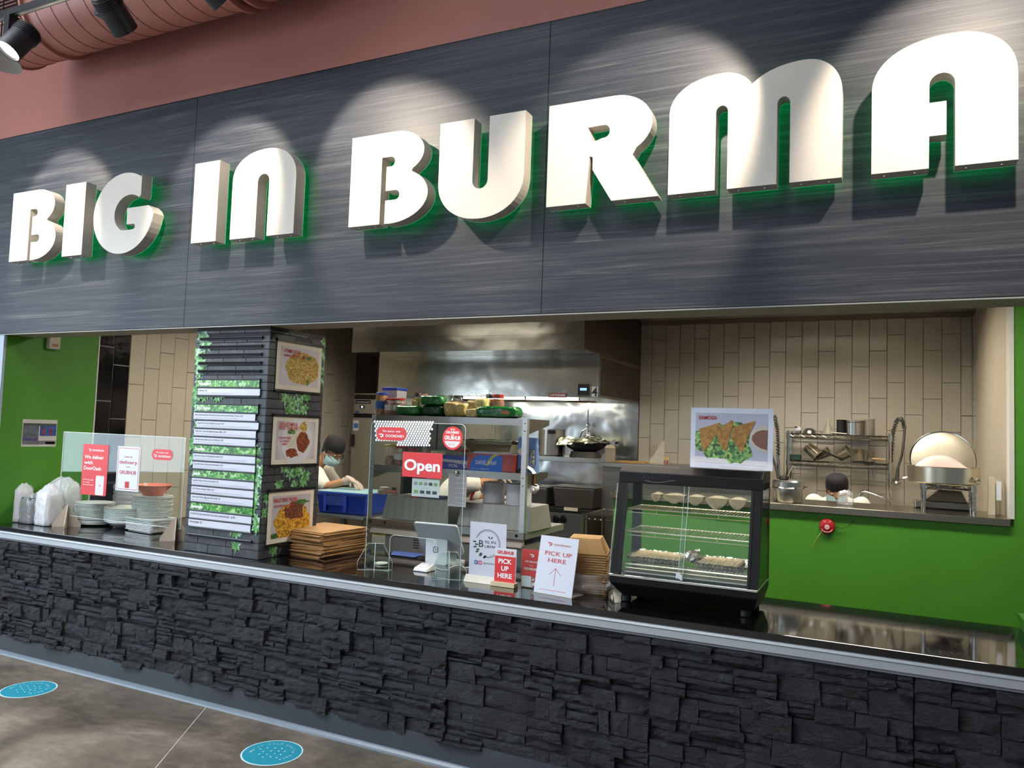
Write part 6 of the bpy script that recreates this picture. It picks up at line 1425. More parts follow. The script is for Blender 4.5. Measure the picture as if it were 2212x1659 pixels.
for x, zb_ in ((wx0-.008, 1.10), (wx1+.008, 1.30)):
    for y in (wy0, wy1):
        mk('post', mb().cyl((x, y, zb_), (x, y, wz[0]+.03), .0125, 12), CHROME, SK)
        for z in wz: mk('collar', mb().cyl((x, y, z-.045), (x, y, z+.012), .019, 12), CHROME, SK)
ST_ = wz[0]+.0065; SM_ = wz[1]+.0065; SY = 4.52
def on(x0, x1, yt, Y, zb_): cx, w, _, z1 = pb(x0, x1, yt, yt+8, Y); return cx, w, zb_, P((x0+x1)/2, yt, Y=Y).z-zb_
cx, w, z, h = on(1807, 1826, 907, SY, ST_); CN = thing('steel_canister', (cx, SY, z), 'black canister on the upper wire shelf', 'canister'); mk('canister_wall', mb().lathe([(0,0),(w/2,0),(w/2,h),(w/2-.006,h),(w/2-.006,.01),(0,.01)], (cx,SY,z), 24, cap=False), M('black_enamel', '0E0D0C', .3), CN, smooth=True); mk('canister_rim', mb().lathe([(w/2+.001,h-.008),(w/2+.003,h),(w/2-.006,h+.001)], (cx,SY,z), 24, cap=False), BLACK, CN)
cx, w, z, h = on(1826, 1867, 908, SY, ST_); CN = thing('steel_canister', (cx, SY, z), 'wide steel canister in the middle of the upper wire shelf', 'canister'); mk('canister_wall', mb().lathe([(0,0),(w/2,0),(w/2,h),(w/2-.006,h),(w/2-.006,.01),(0,.01)], (cx,SY,z), 32, cap=False), STEELV, CN, smooth=True); mk('canister_rim', mb().tube([V((cx+(w/2+.002)*cos(a*pi/12), SY+(w/2+.002)*sin(a*pi/12), z+h-.02)) for a in range(24)], .005, 6, closed=True), STEELD, CN)
cx, w, z, h = on(1867, 1890, 905, SY, ST_); CN = thing('clear_canister', (cx, SY, z), 'clear plastic canister at the right of the upper wire shelf', 'canister'); mk('canister_wall', mb().lathe([(0,0),(w/2,0),(w/2,h),(w/2-.005,h),(w/2-.005,.01),(0,.01)], (cx,SY,z), 24, cap=False), clear('smoky_clear', 'E4E0D4', 1.2, .08, haze=.18, hcol='D8D4C8'), CN, smooth=True); mk('lid_rim', mb().lathe([(w/2+.002,h-.006),(w/2+.004,h),(w/2-.004,h)], (cx,SY,z), 24, cap=False), WPLAST, CN)
cx, w, z, h = on(1778, 1800, 905, SY, ST_); mk('plastic_funnel', mb().lathe([(w*.62,0),(w*.6,.01),(.02,h*.62),(.012,h)], (cx, SY, z+.0005), 24, cap=False), clear('milky_funnel', 'F0ECE0', 1, .2, haze=.45, hcol='E4DCC8'), label='upside-down translucent funnel on the upper wire shelf', cat='funnel', smooth=True)
cx, w, z, h = on(1739, 1758, 920, SY, ST_)
LA = thing('ladle', (cx, SY, z), 'steel ladle lying at the left of the upper wire shelf', 'ladle'); mk('ladle_bowl', mb().lathe([(0,.055),(.03,.052),(.055,.03),(.062,.001),(.058,.001),(.05,.028),(0,.05)], (cx, SY, z), 24, cap=False), STEEL, LA, smooth=True); mk('ladle_handle', mb().tube([(cx+.05,SY,z+.035),(cx+.16,SY-.03,z+.02),(cx+.34,SY-.06,z+.008)], .007, 8), STEELD, LA)
mk('cow_timer', mb().ell((P(1723,928,Y=SY).x, SY, ST_+.036), (.042,.03,.036), 14, 8).jit(.01, 20), food('cow_print', ['F0ECEC', '201C1C', 'ECE8E8', 'F4F0F0', '1A1818'], 26), label='small black and white spotted ornament on the upper wire shelf', cat='ornament', smooth=2)
GAST = clear('smoky_container', 'C8BEA4', 1.2, .1, haze=.28, hcol='B8AC90')
def tilted_cup(x0, x1, yt, yb, tilt, label, Y=SY):
    cx, w, z0, z1 = pb(x0, x1, yt, yb, Y); h = z1-z0; r = w*.36; L_ = h*.9
    ax = V((sin(tilt), -.25, cos(tilt))).normalized(); c = V((cx, Y, SM_+r*abs(sin(tilt))*.95+.006)); c -= ax*L_*.28
    lo = min((c+ax*L_*k).z-r*sqrt(max(0, 1-ax.z**2)) for k in (0, 1)); c.z += SM_+.002-lo
    t = thing('plastic_container', c, label, 'container', 'smoky plastic containers drying on the wire shelf')
    mk('container_wall', mb().lathe([(0,0),(r*.86,0),(r,L_),(r-.005,L_),(r*.82,.006),(0,.006)], c, 28, ax, cap=False), GAST, t, smooth=True); mk('container_rim', mb().tube([c+ax*L_+(ax.orthogonal().normalized()*cos(a*pi/12)+ax.cross(ax.orthogonal().normalized())*sin(a*pi/12))*r for a in range(24)], .004, 6, closed=True), M('smoky_rim', '8A8270', .4), t)
tilted_cup(1731, 1770, 955, 990, 2.3, 'smoky plastic container tipped on its side, left of the wire shelf')
tilted_cup(1757, 1787, 960, 990, 1.1, 'smoky plastic container tipped to the right behind the black handle', 4.58)
tilted_cup(1798, 1838, 962, 990, 1.0, 'smoky plastic container tipped over in the middle of the wire shelf')
tilted_cup(1840, 1872, 962, 991, pi-.05, 'smoky plastic container standing upside down on the wire shelf')
tilted_cup(1868, 1893, 964, 991, pi-.02, 'pale plastic container upside down at the right of the wire shelf', 4.56)
mk('knife_handle', mb().hexa(*[[P(1777+a*40, 972+a*18+d, Y=4.44) for a, d in ((0,0),(1,0),(1,4),(0,4))], [P(1777+a*40, 972+a*18+d, Y=4.46) for a, d in ((0,0),(1,0),(1,4),(0,4))]]), BLACK, label='long black handle leaning across the lower wire shelf', cat='utensil')
mk('black_tray', mb().box(P(1842,991,Y=4.42).x, P(1886,991,Y=4.42).x, 4.42, 4.6, SM_+.0005, SM_+.014), BLACK, label='flat black tray under the upside-down containers', cat='tray')
mk('wooden_spoon', mb().tube([P(1884,991,Y=4.42)+V((0,0,.0)), P(1914,993,Y=4.42)], .009, 8), M('spoon_wood', 'C8A878', .6), label='wooden spoon handle at the right of the lower wire shelf', cat='spoon')
mk('green_scrubber', mb().box(P(1706,985,Y=4.46).x, P(1730,985,Y=4.46).x, 4.45, 4.53, SM_+.0005, SM_+.055), M('scrub_green', '1C3A30', .8, var=.2, vsc=40), label='dark green scrubbing block at the left of the lower wire shelf', cat='scrubber', bevel=.006)
# pre-rinse sprayers
def coil(path, r, n, wr):
    out = []; m = len(path)-1
    for i in range(n*10+1):
        t = i/(n*10)*m; k = min(int(t), m-1); p = path[k].lerp(path[k+1], t-k); d = (path[k+1]-path[k]).normalized(); a = d.cross(V((0,1,.01))).normalized(); b_ = d.cross(a)
        out.append(p+(a*cos(i*2*pi/10)+b_*sin(i*2*pi/10))*r)
    return mb().tube(out, wr, 5)
def sprayer(pts, drop, base, label, Y, spout=None):
    t = thing('pre_rinse_sprayer', P(*base, Y=Y), label, 'faucet', 'spring sprayers over the sinks'); riser = [P(*q_, Y=Y) for q_ in pts]; dr = [P(*q_, Y=Y-.03) for q_ in drop]
    mk('riser', mb().cyl(P(*base, Y=Y), riser[0], .014, 12), CHROME, t); mk('hose', mb().tube(riser+dr, .011, 8), M('hose_grey', '5A564E', .4, m=.6), t, smooth=2); mk('spring', coil(riser, .021, 26, .0035), CHROME, t)
    mk('grip', mb().tube(dr[-2:], [.013, .02], 12), M('grip_grey', '4A4844', .5), t); mk('spray_head', mb().lathe([(.018,0),(.034,.012),(.036,.03),(.02,.045)], dr[-1]+V((.0,-.01,.01)), 18, (.25,-.2,-1)), CHROME, t, smooth=True)
    mk('valve', mb().ell(P(base[0], base[1]-54 if spout else base[1]-20, Y=Y), (.03,.025,.022), 12, 8), CHROME, t, smooth=True)
    if spout: mk('spout', mb().tube([P(*q_, Y=Y-.02) for q_ in spout], .0125, 10), CHROME, t, smooth=True)
sprayer([(1925,1000),(1926,965),(1929,935),(1936,912),(1943,904),(1950,908),(1954,925)], [(1953,945),(1948,985),(1940,1010),(1937,1040)], (1925,1092), 'spring sprayer tap in the middle of the sinks', 4.45, [(1925,1092),(1924,1083),(1918,1078),(1870,1062),(1862,1063),(1858,1070),(1857,1077)])
sprayer([(1681,985),(1681,950),(1679,925),(1675,905),(1671,898),(1668,903)], [(1664,930),(1668,985),(1676,1010),(1684,1036)], (1683,1085), 'spring sprayer tap right of the samosa picture', 4.45)
SN = thing('sink_counter', (-.3, 4.3, 0), 'steel sink counter along the back wall', 'sink')
mk('sink_body', mb().box(-1.3, XR-.01, 4.0, YB-.012, .1, .95), STEELD, SN); mk('sink_rim', mb().box(-1.32, XR-.008, 3.97, YB-.0105, .951, .985), STEEL, SN)

# on the ledge: pot, big pan on a stand, boards
LZ = 1.2845
cx, w, _, z1 = pb(1668, 1737, 1037, 1085, 2.45)
DP = thing('steel_pot', (cx, 2.45, LZ), 'steel pot with a lid band on the ledge right of the warmer', 'pot')
mk('pot_wall', mb().lathe([(0,.001),(w/2-.012,.001),(w/2-.008,.006),(w/2-.008,.10),(w/2,.104),(w/2,z1-LZ-.012),(w/2-.012,z1-LZ),(0,z1-LZ)], (cx, 2.45, LZ), 40, cap=False), STEELV, DP, smooth=True)
mk('pot_band', mb().lathe([(w/2+.001,.10),(w/2+.003,.104),(w/2+.001,.108)], (cx, 2.45, LZ), 40, cap=False), CHROME, DP)
mk('pot_handle', mb().ell((cx+w/2+.008, 2.45, LZ+.115), (.014,.012,.006), 10, 6), BLACK, DP); mk('pot_knob', mb().lathe([(.03,0),(.036,.01),(.03,.026),(0,.03)], (cx-.03, 2.45, z1+.0005), 18, cap=False), BLACK, DP, smooth=True)
mk('pot_ladle', mb().tube([(cx-.005,2.45,z1+.02),(cx+.02,2.46,z1+.08),(cx+.03,2.47,z1+.10),(cx+.045,2.47,z1+.085)], .005, 8), STEELD, DP)
px_, pw, pz0, pz1 = pb(1957, 2122, 1008, 1045, 2.52); pr = pw/2*.97; PYc = 2.55
RSx = thing('pan_stand', (px_, PYc, LZ), 'chrome wire stand carrying the big round pan on the ledge', 'stand')
zst = pz0+.004
for x in (P(1996,1080,Y=2.46).x, P(2104,1080,Y=2.46).x):
    for y in (2.46, 2.66):
        mk('post', mb().cyl((x, y, LZ), (x, y, zst+.02), .0125, 12), CHROME, RSx)
        for k in range(4): mk('groove', mb().cyl((x, y, LZ+.03+k*.025), (x, y, LZ+.034+k*.025), .0132, 10), STEELD, RSx)
        mk('collar', mb().cyl((x, y, zst-.05), (x, y, zst-.002), .019, 12), CHROME, RSx)
xA, xB = P(1996,1080,Y=2.46).x, P(2104,1080,Y=2.46).x
b = mb()
for z in (zst-.008, zst-.04): b.tube([(xA,2.46,z),(xB,2.46,z),(xB,2.66,z),(xA,2.66,z)], .005, 6, closed=True)
for i in range(8): x = xA+(xB-xA)*i/8; d = (xB-xA)/8; b.tube([(x,2.46,zst-.008-.032*(i % 2)),(x+d,2.46,zst-.008-.032*((i+1) % 2))], .003, 5)
mk('wire_frame', b, CHROME, RSx)
BP = thing('round_pan', (px_, PYc, zst), 'big round aluminium pan raised on a wire stand', 'pan')
hp = pz1-zst
mk('pan_wall', mb().lathe([(0,.001),(pr*.96,.001),(pr*.985,.006),(pr,hp-.004),(pr+.004,hp),(pr-.004,hp),(pr*.97,.01),(0,.01)], (px_, PYc, zst), 56, cap=False), ZINC, BP, smooth=True)
mk('loop_handle', mb().tube([(px_+pr*.72,PYc-pr*.68,zst+.05),(px_+pr*.80,PYc-pr*.78,zst+.025),(px_+pr*.95,PYc-pr*.55,zst+.02),(px_+pr*.90,PYc-pr*.42,zst+.045)], .006, 8), CHROME, BP); mk('loop_handle', mb().tube([(px_-pr*.98,PYc-pr*.2,zst+.03),(px_-pr*1.10,PYc-pr*.16,zst+.02),(px_-pr*1.10,PYc+.0,zst+.02),(px_-pr*.99,PYc+.05,zst+.03)], .006, 8), CHROME, BP)
lz = P(2040, 930, Y=2.80).z
mk('lid', mb().lathe([(0,.006),(pr*.5,.006),(pr*.88,.003),(pr*.93,0),(pr*.93,-.006),(0,.001)], (px_+.01, PYc+.20, lz-pr*.95), 56, (.0,-.97,.24), cap=False), steel('lid_pale', 'B4AC9A', .36, br=(30, 30, 30)), BP, smooth=True)
la = V((0,-.97,.24)).normalized(); lb_ = la.cross(X3); lc_ = V((px_+.01, PYc+.20, lz-pr*.95))
mk('lid_rim', mb().tube([lc_+(X3*cos(a*pi/28)+lb_*sin(a*pi/28))*pr*.93 for a in range(56)], .0055, 6, closed=True), CHROME, BP, smooth=True)
mk('dough_cloth', mb().grid(lambda u, v: V((px_-pr*.78+pr*1.6*u, PYc-.13+.24*v, zst+hp-.01+.085*sin(min(1, u*1.15)*pi)**.7*sin(v*pi)**.5+.012*noise.noise(V((u*5,v*4,2))))), 26, 12), M('pink_white_cloth', 'E0C8BC', .85, var=.08, vsc=8), label='pinkish white cloth heaped in the big round pan', cat='cloth', smooth=2)
SB = thing('steam_pan', (px_, 2.74, LZ), 'steel pan with sloped lid stored under the wire stand', 'pan')
mk('pan_box', mb().box(px_-.17, px_+.19, 2.69, 2.82, LZ+.0005, LZ+.055), STEELD, SB, bevel=.01); mk('sloped_lid', mb().hexa([(px_-.12,2.69,LZ+.056),(px_+.16,2.69,LZ+.056),(px_+.16,2.82,LZ+.056),(px_-.12,2.82,LZ+.056)], [(px_+.0,2.72,LZ+.15),(px_+.12,2.72,LZ+.15),(px_+.12,2.80,LZ+.15),(px_+.0,2.80,LZ+.15)]), STEELD, SB, bevel=.008)
bd = M('cream_board', 'D8CDB0', .5, var=.05)
for i, (x0, x1, yt, Y) in enumerate(((2134, 2150, 1030, 2.50), (2146, 2158, 1036, 2.56), (2156, 2168, 1046, 2.62))):
    cx, w, _, z1 = pb(x0, x1, yt, 1115, Y); mk('cutting_board', mb().hexa([(cx-w/2,Y,LZ+.0008),(cx+w/2,Y,LZ+.0008),(cx+w/2,Y+.03,LZ+.0008),(cx-w/2,Y+.03,LZ+.0008)], [(cx-w*.35,Y+.02,z1),(cx+w*.5,Y+.02,z1),(cx+w*.5,Y+.035,z1),(cx-w*.35,Y+.035,z1)]), bd, label=('cream cutting board leaning at the right end of the ledge, front one', 'cream cutting board leaning at the right end of the ledge, middle one', 'cream cutting board leaning at the right end of the ledge, rear one')[i], cat='cutting board', group='cream cutting boards on the ledge')
cx, w, z0, z1 = pb(2159, 2178, 1042, 1084, YH-.012); PL_ = thing('wall_switch', (cx, YH, z0), 'small white switch plate beside the window trim', 'switch'); mk('plate', mb().box(cx-w/2, cx+w/2-.02, YH+.13, YH+.142, z0, z1), WHITE, PL_)

# fire pull station on the green half wall
fp_ = P(1787, 1137, Y=YH-.01); FP = thing('fire_pull', fp_, 'round red fire pull handle on the green half wall', 'fire alarm')
fr_ = .052; FRD = M('alarm_red', 'A81E24', .35, var=.08)
mk('red_dome', mb().lathe([(fr_,0),(fr_,.012),(fr_*.9,.026),(fr_*.5,.034),(0,.036)], (fp_.x, YH-.001, fp_.z), 36, (0,-1,0), cap=False), FRD, FP, smooth=True)
mk('white_button', mb().lathe([(.016,.0),(.016,.006),(0,.007)], (fp_.x, YH-.034, fp_.z-.002), 20, (0,-1,0), cap=False), M('button_cream', 'E0D0C8', .5), FP); mk('pull_loop', mb().tube([V((fp_.x+.034*cos(a), YH-.036, fp_.z-.012+.026*sin(a))) for a in [radians(190+16*i) for i in range(11)]], .003, 6), M('loop_pink', 'D8B0A8', .4), FP)
text(FP, 'In Case of', (fp_.x, YH-.028, fp_.z+.038), X3, Z3, .007, WHT, w=.05, bold=.02); text(FP, 'FIRE', (fp_.x, YH-.031, fp_.z+.027), X3, Z3, .012, WHT, w=.036, bold=.04); text(FP, 'PULL', (fp_.x, YH-.0415, fp_.z-.002), X3, Z3, .006, REDT, w=.02, bold=.03)
mk('yellow_tie', mb().tube([P(1776,1146,Y=YH-.03), P(1768,1158,Y=YH-.03), P(1758,1175,Y=YH-.02), P(1755,1184,Y=YH-.004)], .0024, 6), M('tie_yellow', 'B8B060', .5), FP); mk('black_tie', mb().tube([P(1806,1138,Y=YH-.02), P(1818,1142,Y=YH-.02), P(1832,1137,Y=YH-.02), P(1844,1124,Y=YH-.008)], .0016, 6), BLACK, FP); mk('seal_cord', mb().tube([P(1778,1150,Y=YH-.02), P(1786,1157,Y=YH-.02), P(1793,1152,Y=YH-.02), P(1792,1161,Y=YH-.02)], .0016, 6), BLACK, FP)

# ---- sensor and safety notice on the green left wall
sp_ = P(117, 741, X=XL+.03); SE = thing('motion_sensor', sp_, 'small white motion sensor high on the green wall', 'sensor')
mk('sensor_case', mb().box(XL+.0005, XL+.045, sp_.y-.045, sp_.y+.045, sp_.z-.05, sp_.z+.06), M('sensor_cream', 'D8D0BE', .5), SE, bevel=.008); mk('sensor_lens', mb().box(XL+.0455, XL+.047, sp_.y-.025, sp_.y+.025, sp_.z-.03, sp_.z-.008), M('lens_amber', '9A6A28', .4), SE)
q4 = [P(x, y, X=XL+.002) for x, y in ((49,906),(124,907),(121,964),(46,965.6))]; y0 = (q4[0].y+q4[3].y)/2; y1 = (q4[1].y+q4[2].y)/2; z1 = (q4[0].z+q4[1].z)/2; z0 = (q4[2].z+q4[3].z)/2; W_, H_ = y1-y0, z1-z0; o = V((XL+.0005, (y0+y1)/2, (z0+z1)/2))
NO = thing('safety_notice', o, 'printed safety notice with two pictures on the green wall', 'notice')
mk('sheet', mb().prism(rect(-W_/2, W_/2, -H_/2, H_/2), o, *SIDE, 0, .001), M('notice_paper', 'C8C4BC', .6), NO)
for nm, m_, r_ in (('header', M('notice_header', '3A4A40', .6), (-.48,.48,.27,.36)), ('bus_photo', M('notice_bus', '5A6068', .6, var=.4, vsc=30), (-.48,-.03,-.2,.27)), ('seat_photo', M('notice_seats', '2E4A8A', .6, var=.6, vsc=34), (.0,.48,-.1,.27)), ('violet_band', M('notice_violet', '4A3A78', .6), (-.48,-.03,-.28,-.2)), ('grey_foot', M('notice_grey2', '6A6A70', .6, var=.2), (-.48,.48,-.42,-.28)), ('yellow_mark', M('notice_yellow', 'B8963A', .6), (.18,.46,-.40,-.32))):
    mk(nm, mb().flat(rect(r_[0]*W_, r_[1]*W_, r_[2]*H_, r_[3]*H_), o, *SIDE, .0016), m_, NO)
fg = mb()
for cx in (.12, .32): fg.flat(disc(.012, 12, cx*W_, .14*H_)+[], o, *SIDE, .002); fg.flat(rect((cx-.04)*W_, (cx+.04)*W_, -.06*H_, .10*H_), o, *SIDE, .002)
mk('seated_figures', fg, M('figure_red', '7A3034', .6, var=.3, vsc=40), NO)
# ================================================================== people
SKIN = M('skin_tan', 'B98660', .55, var=.06, vsc=18); SHIRT = M('white_chef_cotton', 'E6E0D2', .85, var=.05, vsc=6, bump=.35, bsc=9, bd=.02)
TROU = M('black_trousers', '1C1C20', .85, var=.1); CAPB = M('black_cap_cloth', '121214', .85, var=.15, vsc=30); HAIR = M('black_hair', '17120F', .6, var=.2, vsc=40)
MASK = M('pale_blue_mask', 'A9C8CC', .8, var=.05, bump=.3, bsc=60, bd=.004); GLOVE = clear('clear_glove', 'F4EAE0', 1.2, .15, haze=.55, hcol='E8D8C8'); APRON = M('red_apron', '8E1E22', .8, var=.1); SHOE = M('black_shoe', '141414', .5)
def rem(o, v, sm=6):
    r = o.modifiers.new('remesh', 'REMESH'); r.mode = 'VOXEL'; r.voxel_size = v; r.use_smooth_shade = True
    s = o.modifiers.new('smooth', 'SMOOTH'); s.factor = .5; s.iterations = sm; return o
def limb(b, pts, rs):
    b.tube(pts, rs, 14)
    for p, r in zip(pts, rs): b.ell(p, (r, r, r), 14, 10)
def frame(f, u):
    f = V(f).normalized(); u = V(u); u = (u-f*u.dot(f)).normalized(); return Matrix((f, u.cross(f), u)).transposed()   # columns: forward, left, up
def head_parts(t, c, M3, skin, glasses=False, mask=True):
    L = lambda x, y, z: V(c)+M3 @ V((x, y, z))
    skin.ell(c, (.098, .076, .118), 22, 16, M3); skin.ell(L(.028,0,-.055), (.07,.062,.068), 18, 12, M3)
    skin.ell(L(.098,0,-.018), (.022,.014,.026), 10, 8, M3)
    for s in (-1, 1): skin.ell(L(.082, s*.03, .012), (.014,.018,.011), 10, 8, M3); skin.ell(L(-.005, s*.078, -.01), (.018,.009,.032), 12, 10, M3)
    # hair below the cap, at the back and sides
    hb = mb()
    for j in range(7):
        for i in range(20):
            a = radians(78+i*204/19); z = .055-.105*j/6*(1 if 70 < abs(math.degrees(a)-180)*0+1 else 1)
            k = 1.05*sqrt(max(.05, 1-(z/.125)**2)); side = abs(sin(a)); z2 = z if side < .75 or z > -.005 else -.005+(z+.005)*.25
            hb.v.append(L(.098*k*cos(a)*1.02, .077*k*sin(a)*1.03, z2))
    hb.f = [(j*20+i, j*20+i+1, (j+1)*20+i+1, (j+1)*20+i) for j in range(6) for i in range(19)]
    mk('hair', hb, HAIR, t, smooth=2, )
    cp = mb()
    for j, (z, k) in enumerate(((.028,1.06),(.05,1.09),(.09,1.07),(.125,.96),(.142,.70),(.15,.35),(.152,.0))):
        for i in range(28): a = 2*pi*i/28; cp.v.append(L(.101*k*cos(a), .081*k*sin(a), z+.018*(1-cos(a))*.5*(j < 3)*0+.012*cos(a)*(j < 2)))
    cp.f = [(j*28+i, j*28+(i+1) % 28, (j+1)*28+(i+1) % 28, (j+1)*28+i) for j in range(6) for i in range(28)]
    mk('cap', cp, CAPB, t, smooth=2)
    if mask:
        m_ = mb().grid(lambda u, v: L(*((lambda a, z, bu: ((.106+bu)*cos(a)*(1-.12*abs(z+.055)/.05), (.080+bu*.6)*sin(a), z))(radians(-74+148*u), -.012-.092*v, .016*sin(v*pi)*cos(radians(-74+148*u))))), 18, 10)
        mk('face_mask', m_, MASK, t, smooth=2)
        for s in (-1, 1):
            for zz in (-.016, -.085): mk('mask_strap', mb().tube([L(.03, s*.079, zz), L(.008, s*.084, zz*.5-.005), L(-.008, s*.084, -.008)], .0018, 5), WHITE, t)
    for s in (-1, 1):
        e = mk('eye', mb().ell(L(.0865, s*.031, .008), (.011,.013,.0075), 12, 8, M3), M('eye_white', 'E4DCD4', .3), t, smooth=True); mk('iris', mb().ell(L(.0955, s*.031, .005), (.003,.005,.005), 10, 6, M3), M('dark_iris', '1A100C', .2), e)
        mk('eyebrow', mb().tube([L(.094, s*.014, .030), L(.093, s*.032, .034), L(.082, s*.048, .028)], .0035, 6), HAIR, t)
    if glasses:
        for s in (-1, 1):
            mk('spectacle_rim', mb().tube([L(.109, s*.033+.021*cos(k*pi/8), .004+.016*sin(k*pi/8)) for k in range(16)], .0024, 6, closed=True), BLACK, t); mk('spectacle_temple', mb().tube([L(.107, s*.054, .010), L(.05, s*.079, .010), L(-.012, s*.083, .004)], .0034, 6), BLACK, t)
        mk('spectacle_bridge', mb().tube([L(.110, -.012, .006), L(.116, 0, .009), L(.110, .012, .006)], .0024, 6), BLACK, t)
def hand(t, w, d, up, side, sc=1.0, curl=.7, mat=GLOVE, name='gloved_hand'):
    """wrist point w, pointing direction d, back-of-hand direction up, side = +1/-1 where the thumb leaves"""
    d = V(d).normalized(); up = V(up); up = (up-d*up.dot(d)).normalized(); s = d.cross(up)*side; b = mb()
    R = Matrix((d, s, up)).transposed(); b.ell(w+d*.045*sc, (.052*sc,.040*sc,.017*sc), 16, 10, R); limb(b, [w-d*.03*sc, w+d*.02*sc], [.026*sc,.027*sc])
    for k, (o, L) in enumerate(((.028,.070),(.010,.080),(-.009,.074),(-.027,.058))):
        p = w+d*.082*sc+s*o*sc; a = curl*(.5+.08*k); pts = [p-d*.02*sc, p]
        dd = d.copy()
        for j in range(3): dd = (Matrix.Rotation(-a, 3, s) @ dd) if (Matrix.Rotation(-a, 3, s) @ dd).dot(up) < dd.dot(up) else (Matrix.Rotation(a, 3, s) @ dd); pts.append(pts[-1]+dd*L*sc*(.42,.33,.25)[j])
        limb(b, pts, [.0095*sc,.0095*sc,.0088*sc,.008*sc,.0068*sc])
    q = w+d*.03*sc+s*.034*sc; limb(b, [q-s*.015*sc, q+(s*.6+d*.6).normalized()*.03*sc, q+(s*.3+d*.9-up*.5).normalized()*.058*sc], [.013*sc,.0105*sc,.0085*sc])
    return rem(mk(name, b, mat, t), .004, 3)
def person(label, pel, chest, neck, headc, facing, hd_fwd, hd_up, arms, feet, sh=.19, glasses=False, apron=True, glove=True, stoop=1):
    t = thing('person', (pel[0], pel[1], 0), label, 'person', 'kitchen staff'); pel, chest, neck, headc = V(pel), V(chest), V(neck), V(headc)
    f = V(facing).normalized(); s = V((-f.y, f.x, 0))            # s = the person's left
    sk = mb(); M3 = frame(hd_fwd, hd_up); spine = (chest-pel).normalized(); Mt = frame(s, spine)   # columns s, ?, spine
    R = Matrix((s, spine.cross(s), spine)).transposed()
    sk.ell(pel, (.15,.11,.13), 18, 12, R); sk.ell(pel.lerp(chest, .5), (.135,.10,.14), 18, 12, R); sk.ell(chest, (.165,.115,.16), 20, 14, R)
    limb(sk, [chest+spine*.10, neck, headc-(M3 @ V((.02,0,.06)))], [.07,.056,.055])
    shirt = mb(); shirt.ell(pel+spine*.02, (.172,.135,.14), 18, 12, R); shirt.ell(pel.lerp(chest, .5), (.163,.128,.16), 18, 12, R); shirt.ell(chest, (.190,.140,.175), 20, 14, R); limb(shirt, [chest+spine*.10, neck-(neck-chest).normalized()*.02], [.085,.068])
    for (shd, elb, wri, hdir, hup, sd) in arms:
        shd, elb, wri = V(shd), V(elb), V(wri)
        limb(sk, [shd, elb, wri], [.052,.042,.028]); limb(sk, [chest+(shd-chest)*.5, shd], [.07,.055])
        cut = shd.lerp(elb, .78); limb(shirt, [chest+(shd-chest)*.45, shd, cut], [.095,.074,.068]); hand(t, wri, hdir, hup, sd, mat=GLOVE if glove else SKIN, name='gloved_hand' if glove else 'hand')
        if glove: mk('glove_cuff', mb().tube([wri-(wri-elb).normalized()*.06, wri-(wri-elb).normalized()*.01], [.038,.031], 16, cap=False), GLOVE, t, smooth=2)
        hd_in = V(hdir).normalized(); sk.ell(wri+hd_in*.04, (.034,.03,.015), 12, 8)
    tr_ = mb(); tr_.ell(pel-spine*.02, (.168,.128,.13), 18, 12, R)
    for k, (kn, an) in enumerate(feet):
        kn, an = V(kn), V(an); sg = (1, -1)[k]; hip = pel+s*sg*.085-V((0,0,.04))
        limb(sk, [hip, kn, an], [.085,.058,.04]); limb(tr_, [hip, kn, an+V((0,0,.02))], [.098,.072,.058])
        mk('shoe', mb().ell(an+f*.05+V((0,0,-.045)), (.13,.048,.045), 16, 10, Matrix((f, s, Z3)).transposed()), SHOE, t, smooth=True)
    head_parts(t, headc, M3, sk, glasses)
    rem(mk('body', sk, SKIN, t), .009); rem(mk('shirt', shirt, SHIRT, t), .012, 8); rem(mk('trousers', tr_, TROU, t), .014, 6)
    if apron:
        fwd = f
        ap = mb().grid(lambda u, v: (chest+spine*(.10-.62*v))+s*((u-.5)*(.20+.16*min(1, v*2)))+(spine.cross(s) if spine.cross(s).dot(f) > 0 else -spine.cross(s))*(.155-.9*(u-.5)**2*.3), 10, 12)
        mk('apron', ap, APRON, t, smooth=2)
    return t
# cook in profile beside the blue bin
hc = P(717, 976, Y=2.16); sh1 = P(690, 1022, Y=2.02); el = P(701, 1052, Y=1.99); wr_ = P(757, 1036, Y=2.02)
person('cook in black cap, glasses and face mask bending over the blue bin', (-5.02, 2.17, .96), (-4.86, 2.17, 1.20), (-4.70, 2.16, 1.37), hc, (1,.05,0), (.90,-.18,-.46), (.46,-.05,.88),
    [((sh1.x-.02, 2.01, sh1.z-.01), el, wr_, (.9,.15,-.35), (.35,.1,.9), -1), ((-4.74, 2.33, 1.29), (-4.62, 2.36, 1.13), (-4.37, 2.22, 1.22), (.9,-.25,-.3), (.3,.1,.9), 1)],
    [((-4.98, 2.27, .50), (-5.02, 2.27, .085)), ((-4.96, 2.08, .50), (-5.04, 2.07, .085))], glasses=True)
# dish washer facing the hall behind the ledge
hc = P(1808, 1062, Y=3.42)
person('dish washer in black cap and pale blue mask looking down behind the ledge', (-.33, 3.78, .80), (-.33, 3.60, 1.125), (-.335, 3.53, 1.25), hc, (0,-1,0), (.02,-.96,-.27), (0,-.27,.96),
    [((-.15, 3.54, 1.215), (-.04, 3.50, .98), (-.14, 3.30, .98), (-.4,-.8,-.1), (0,.1,1), -1), ((-.52, 3.54, 1.215), (-.60, 3.46, .98), (-.46, 3.28, .98), (.4,-.8,-.1), (0,.1,1), 1)],
    [((-.24, 3.72, .42), (-.23, 3.76, .085)), ((-.42, 3.72, .42), (-.43, 3.76, .085))], apron=True)
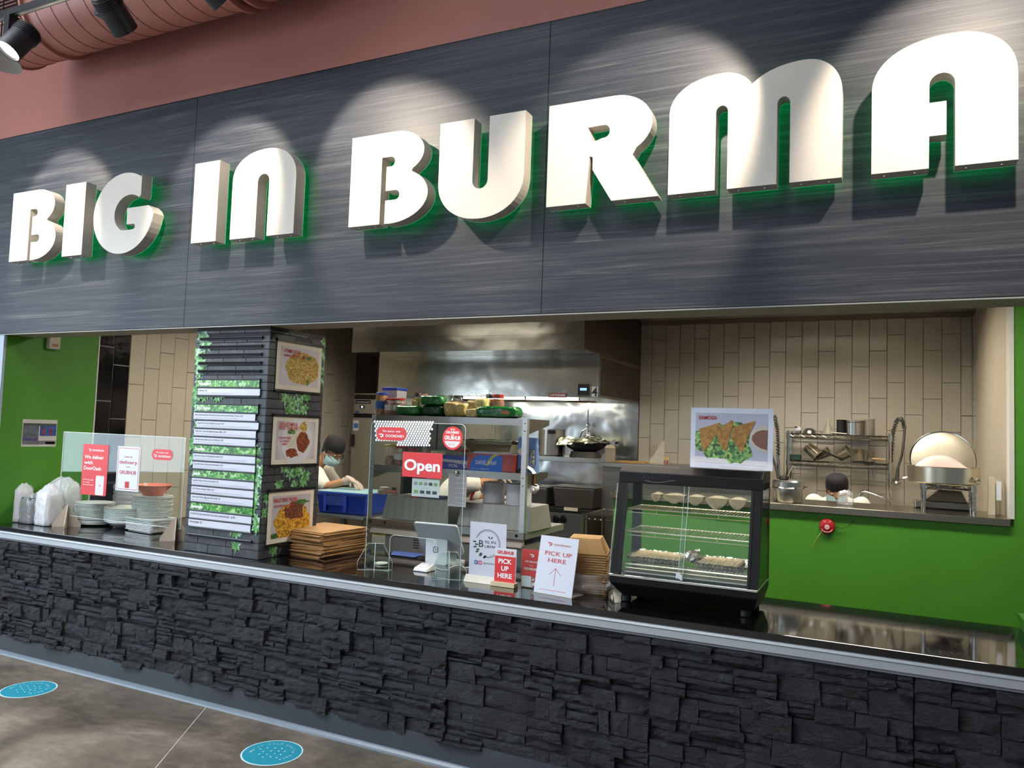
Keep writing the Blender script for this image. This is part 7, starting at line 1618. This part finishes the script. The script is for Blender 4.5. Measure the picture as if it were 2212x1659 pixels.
# cook behind the steel shelf, reaching to the right
hc = P(982, 998, Y=2.42); a0 = P(1030, 1046, Y=2.25); a1 = P(1075, 1032, Y=2.35)
person('cook in white shirt half hidden behind the steel shelf, arm reaching right', (-3.47, 2.30, .90), (-3.36, 2.36, 1.16), (-3.28, 2.40, 1.32), hc, (.75,.65,0), (.7,.55,-.45), (.3,.25,.9),
    [((-3.16, 2.24, 1.27), a0, a1, (.9,.3,-.1), (0,.1,1), 1), ((-3.45, 2.52, 1.25), (-3.28, 2.68, 1.12), (-3.05, 2.72, 1.12), (.9,.2,-.1), (0,.1,1), -1)],
    [((-3.50, 2.40, .46), (-3.54, 2.42, .085)), ((-3.42, 2.26, .46), (-3.46, 2.26, .085))], apron=True)
cx, w, _, z1 = pb(1806, 1846, 1062, 1096, 2.50)
crinkle_bag('clear_bag', (cx, 2.52, LZ+.0005), w*.9, .10, z1-LZ+.01, 'crumpled clear plastic bag standing on the ledge before the dish washer', FILM, None, seed=12, group=None)
# clear bags of dough hanging behind the warmer glass are piled on the ledge
for i, (x0, x1, yb) in enumerate(((1406, 1428, 1078), (1432, 1480, 1082), (1484, 1520, 1086), (1524, 1572, 1094), (1574, 1612, 1096))):
    cx, w, z0, z1 = pb(x0, x1, 1052, 1080, YH-.045)
    t = thing('dangling_bag', (cx, YH-.05, z1), ('first', 'second', 'third', 'fourth', 'fifth')[i]+' clear bag corner from the left drooping over the ledge behind the warmer', 'bag', 'clear bags drooping over the ledge')
    zl0 = P((x0+x1)/2, yb+6, Y=YH-.045).z
    mk('bag_skin', mb().grid(lambda u, v: V((cx+(u-.5)*w*(1-.75*v**2), YH-.042-.012*sin(u*pi)*(1-v)-.004, LZ+.004+(zl0-LZ-.004)*v if v > 0 else LZ+.004))+V(noise.noise_vector(V((u*4,v*3,i))))*.005*v, 8, 6).grid(lambda u, v: V((cx+(u-.5)*w, YH-.046+.14*v, LZ+.005+.018*sin(v*pi)*sin(u*pi))), 8, 6), clear('milky_dough_bag' if i == 0 else 'milky_dough_bag_%d' % i, 'F0E8D4', 1.2, .2, haze=.6, hcol='D8CDB4', bump=.5), t, smooth=2)
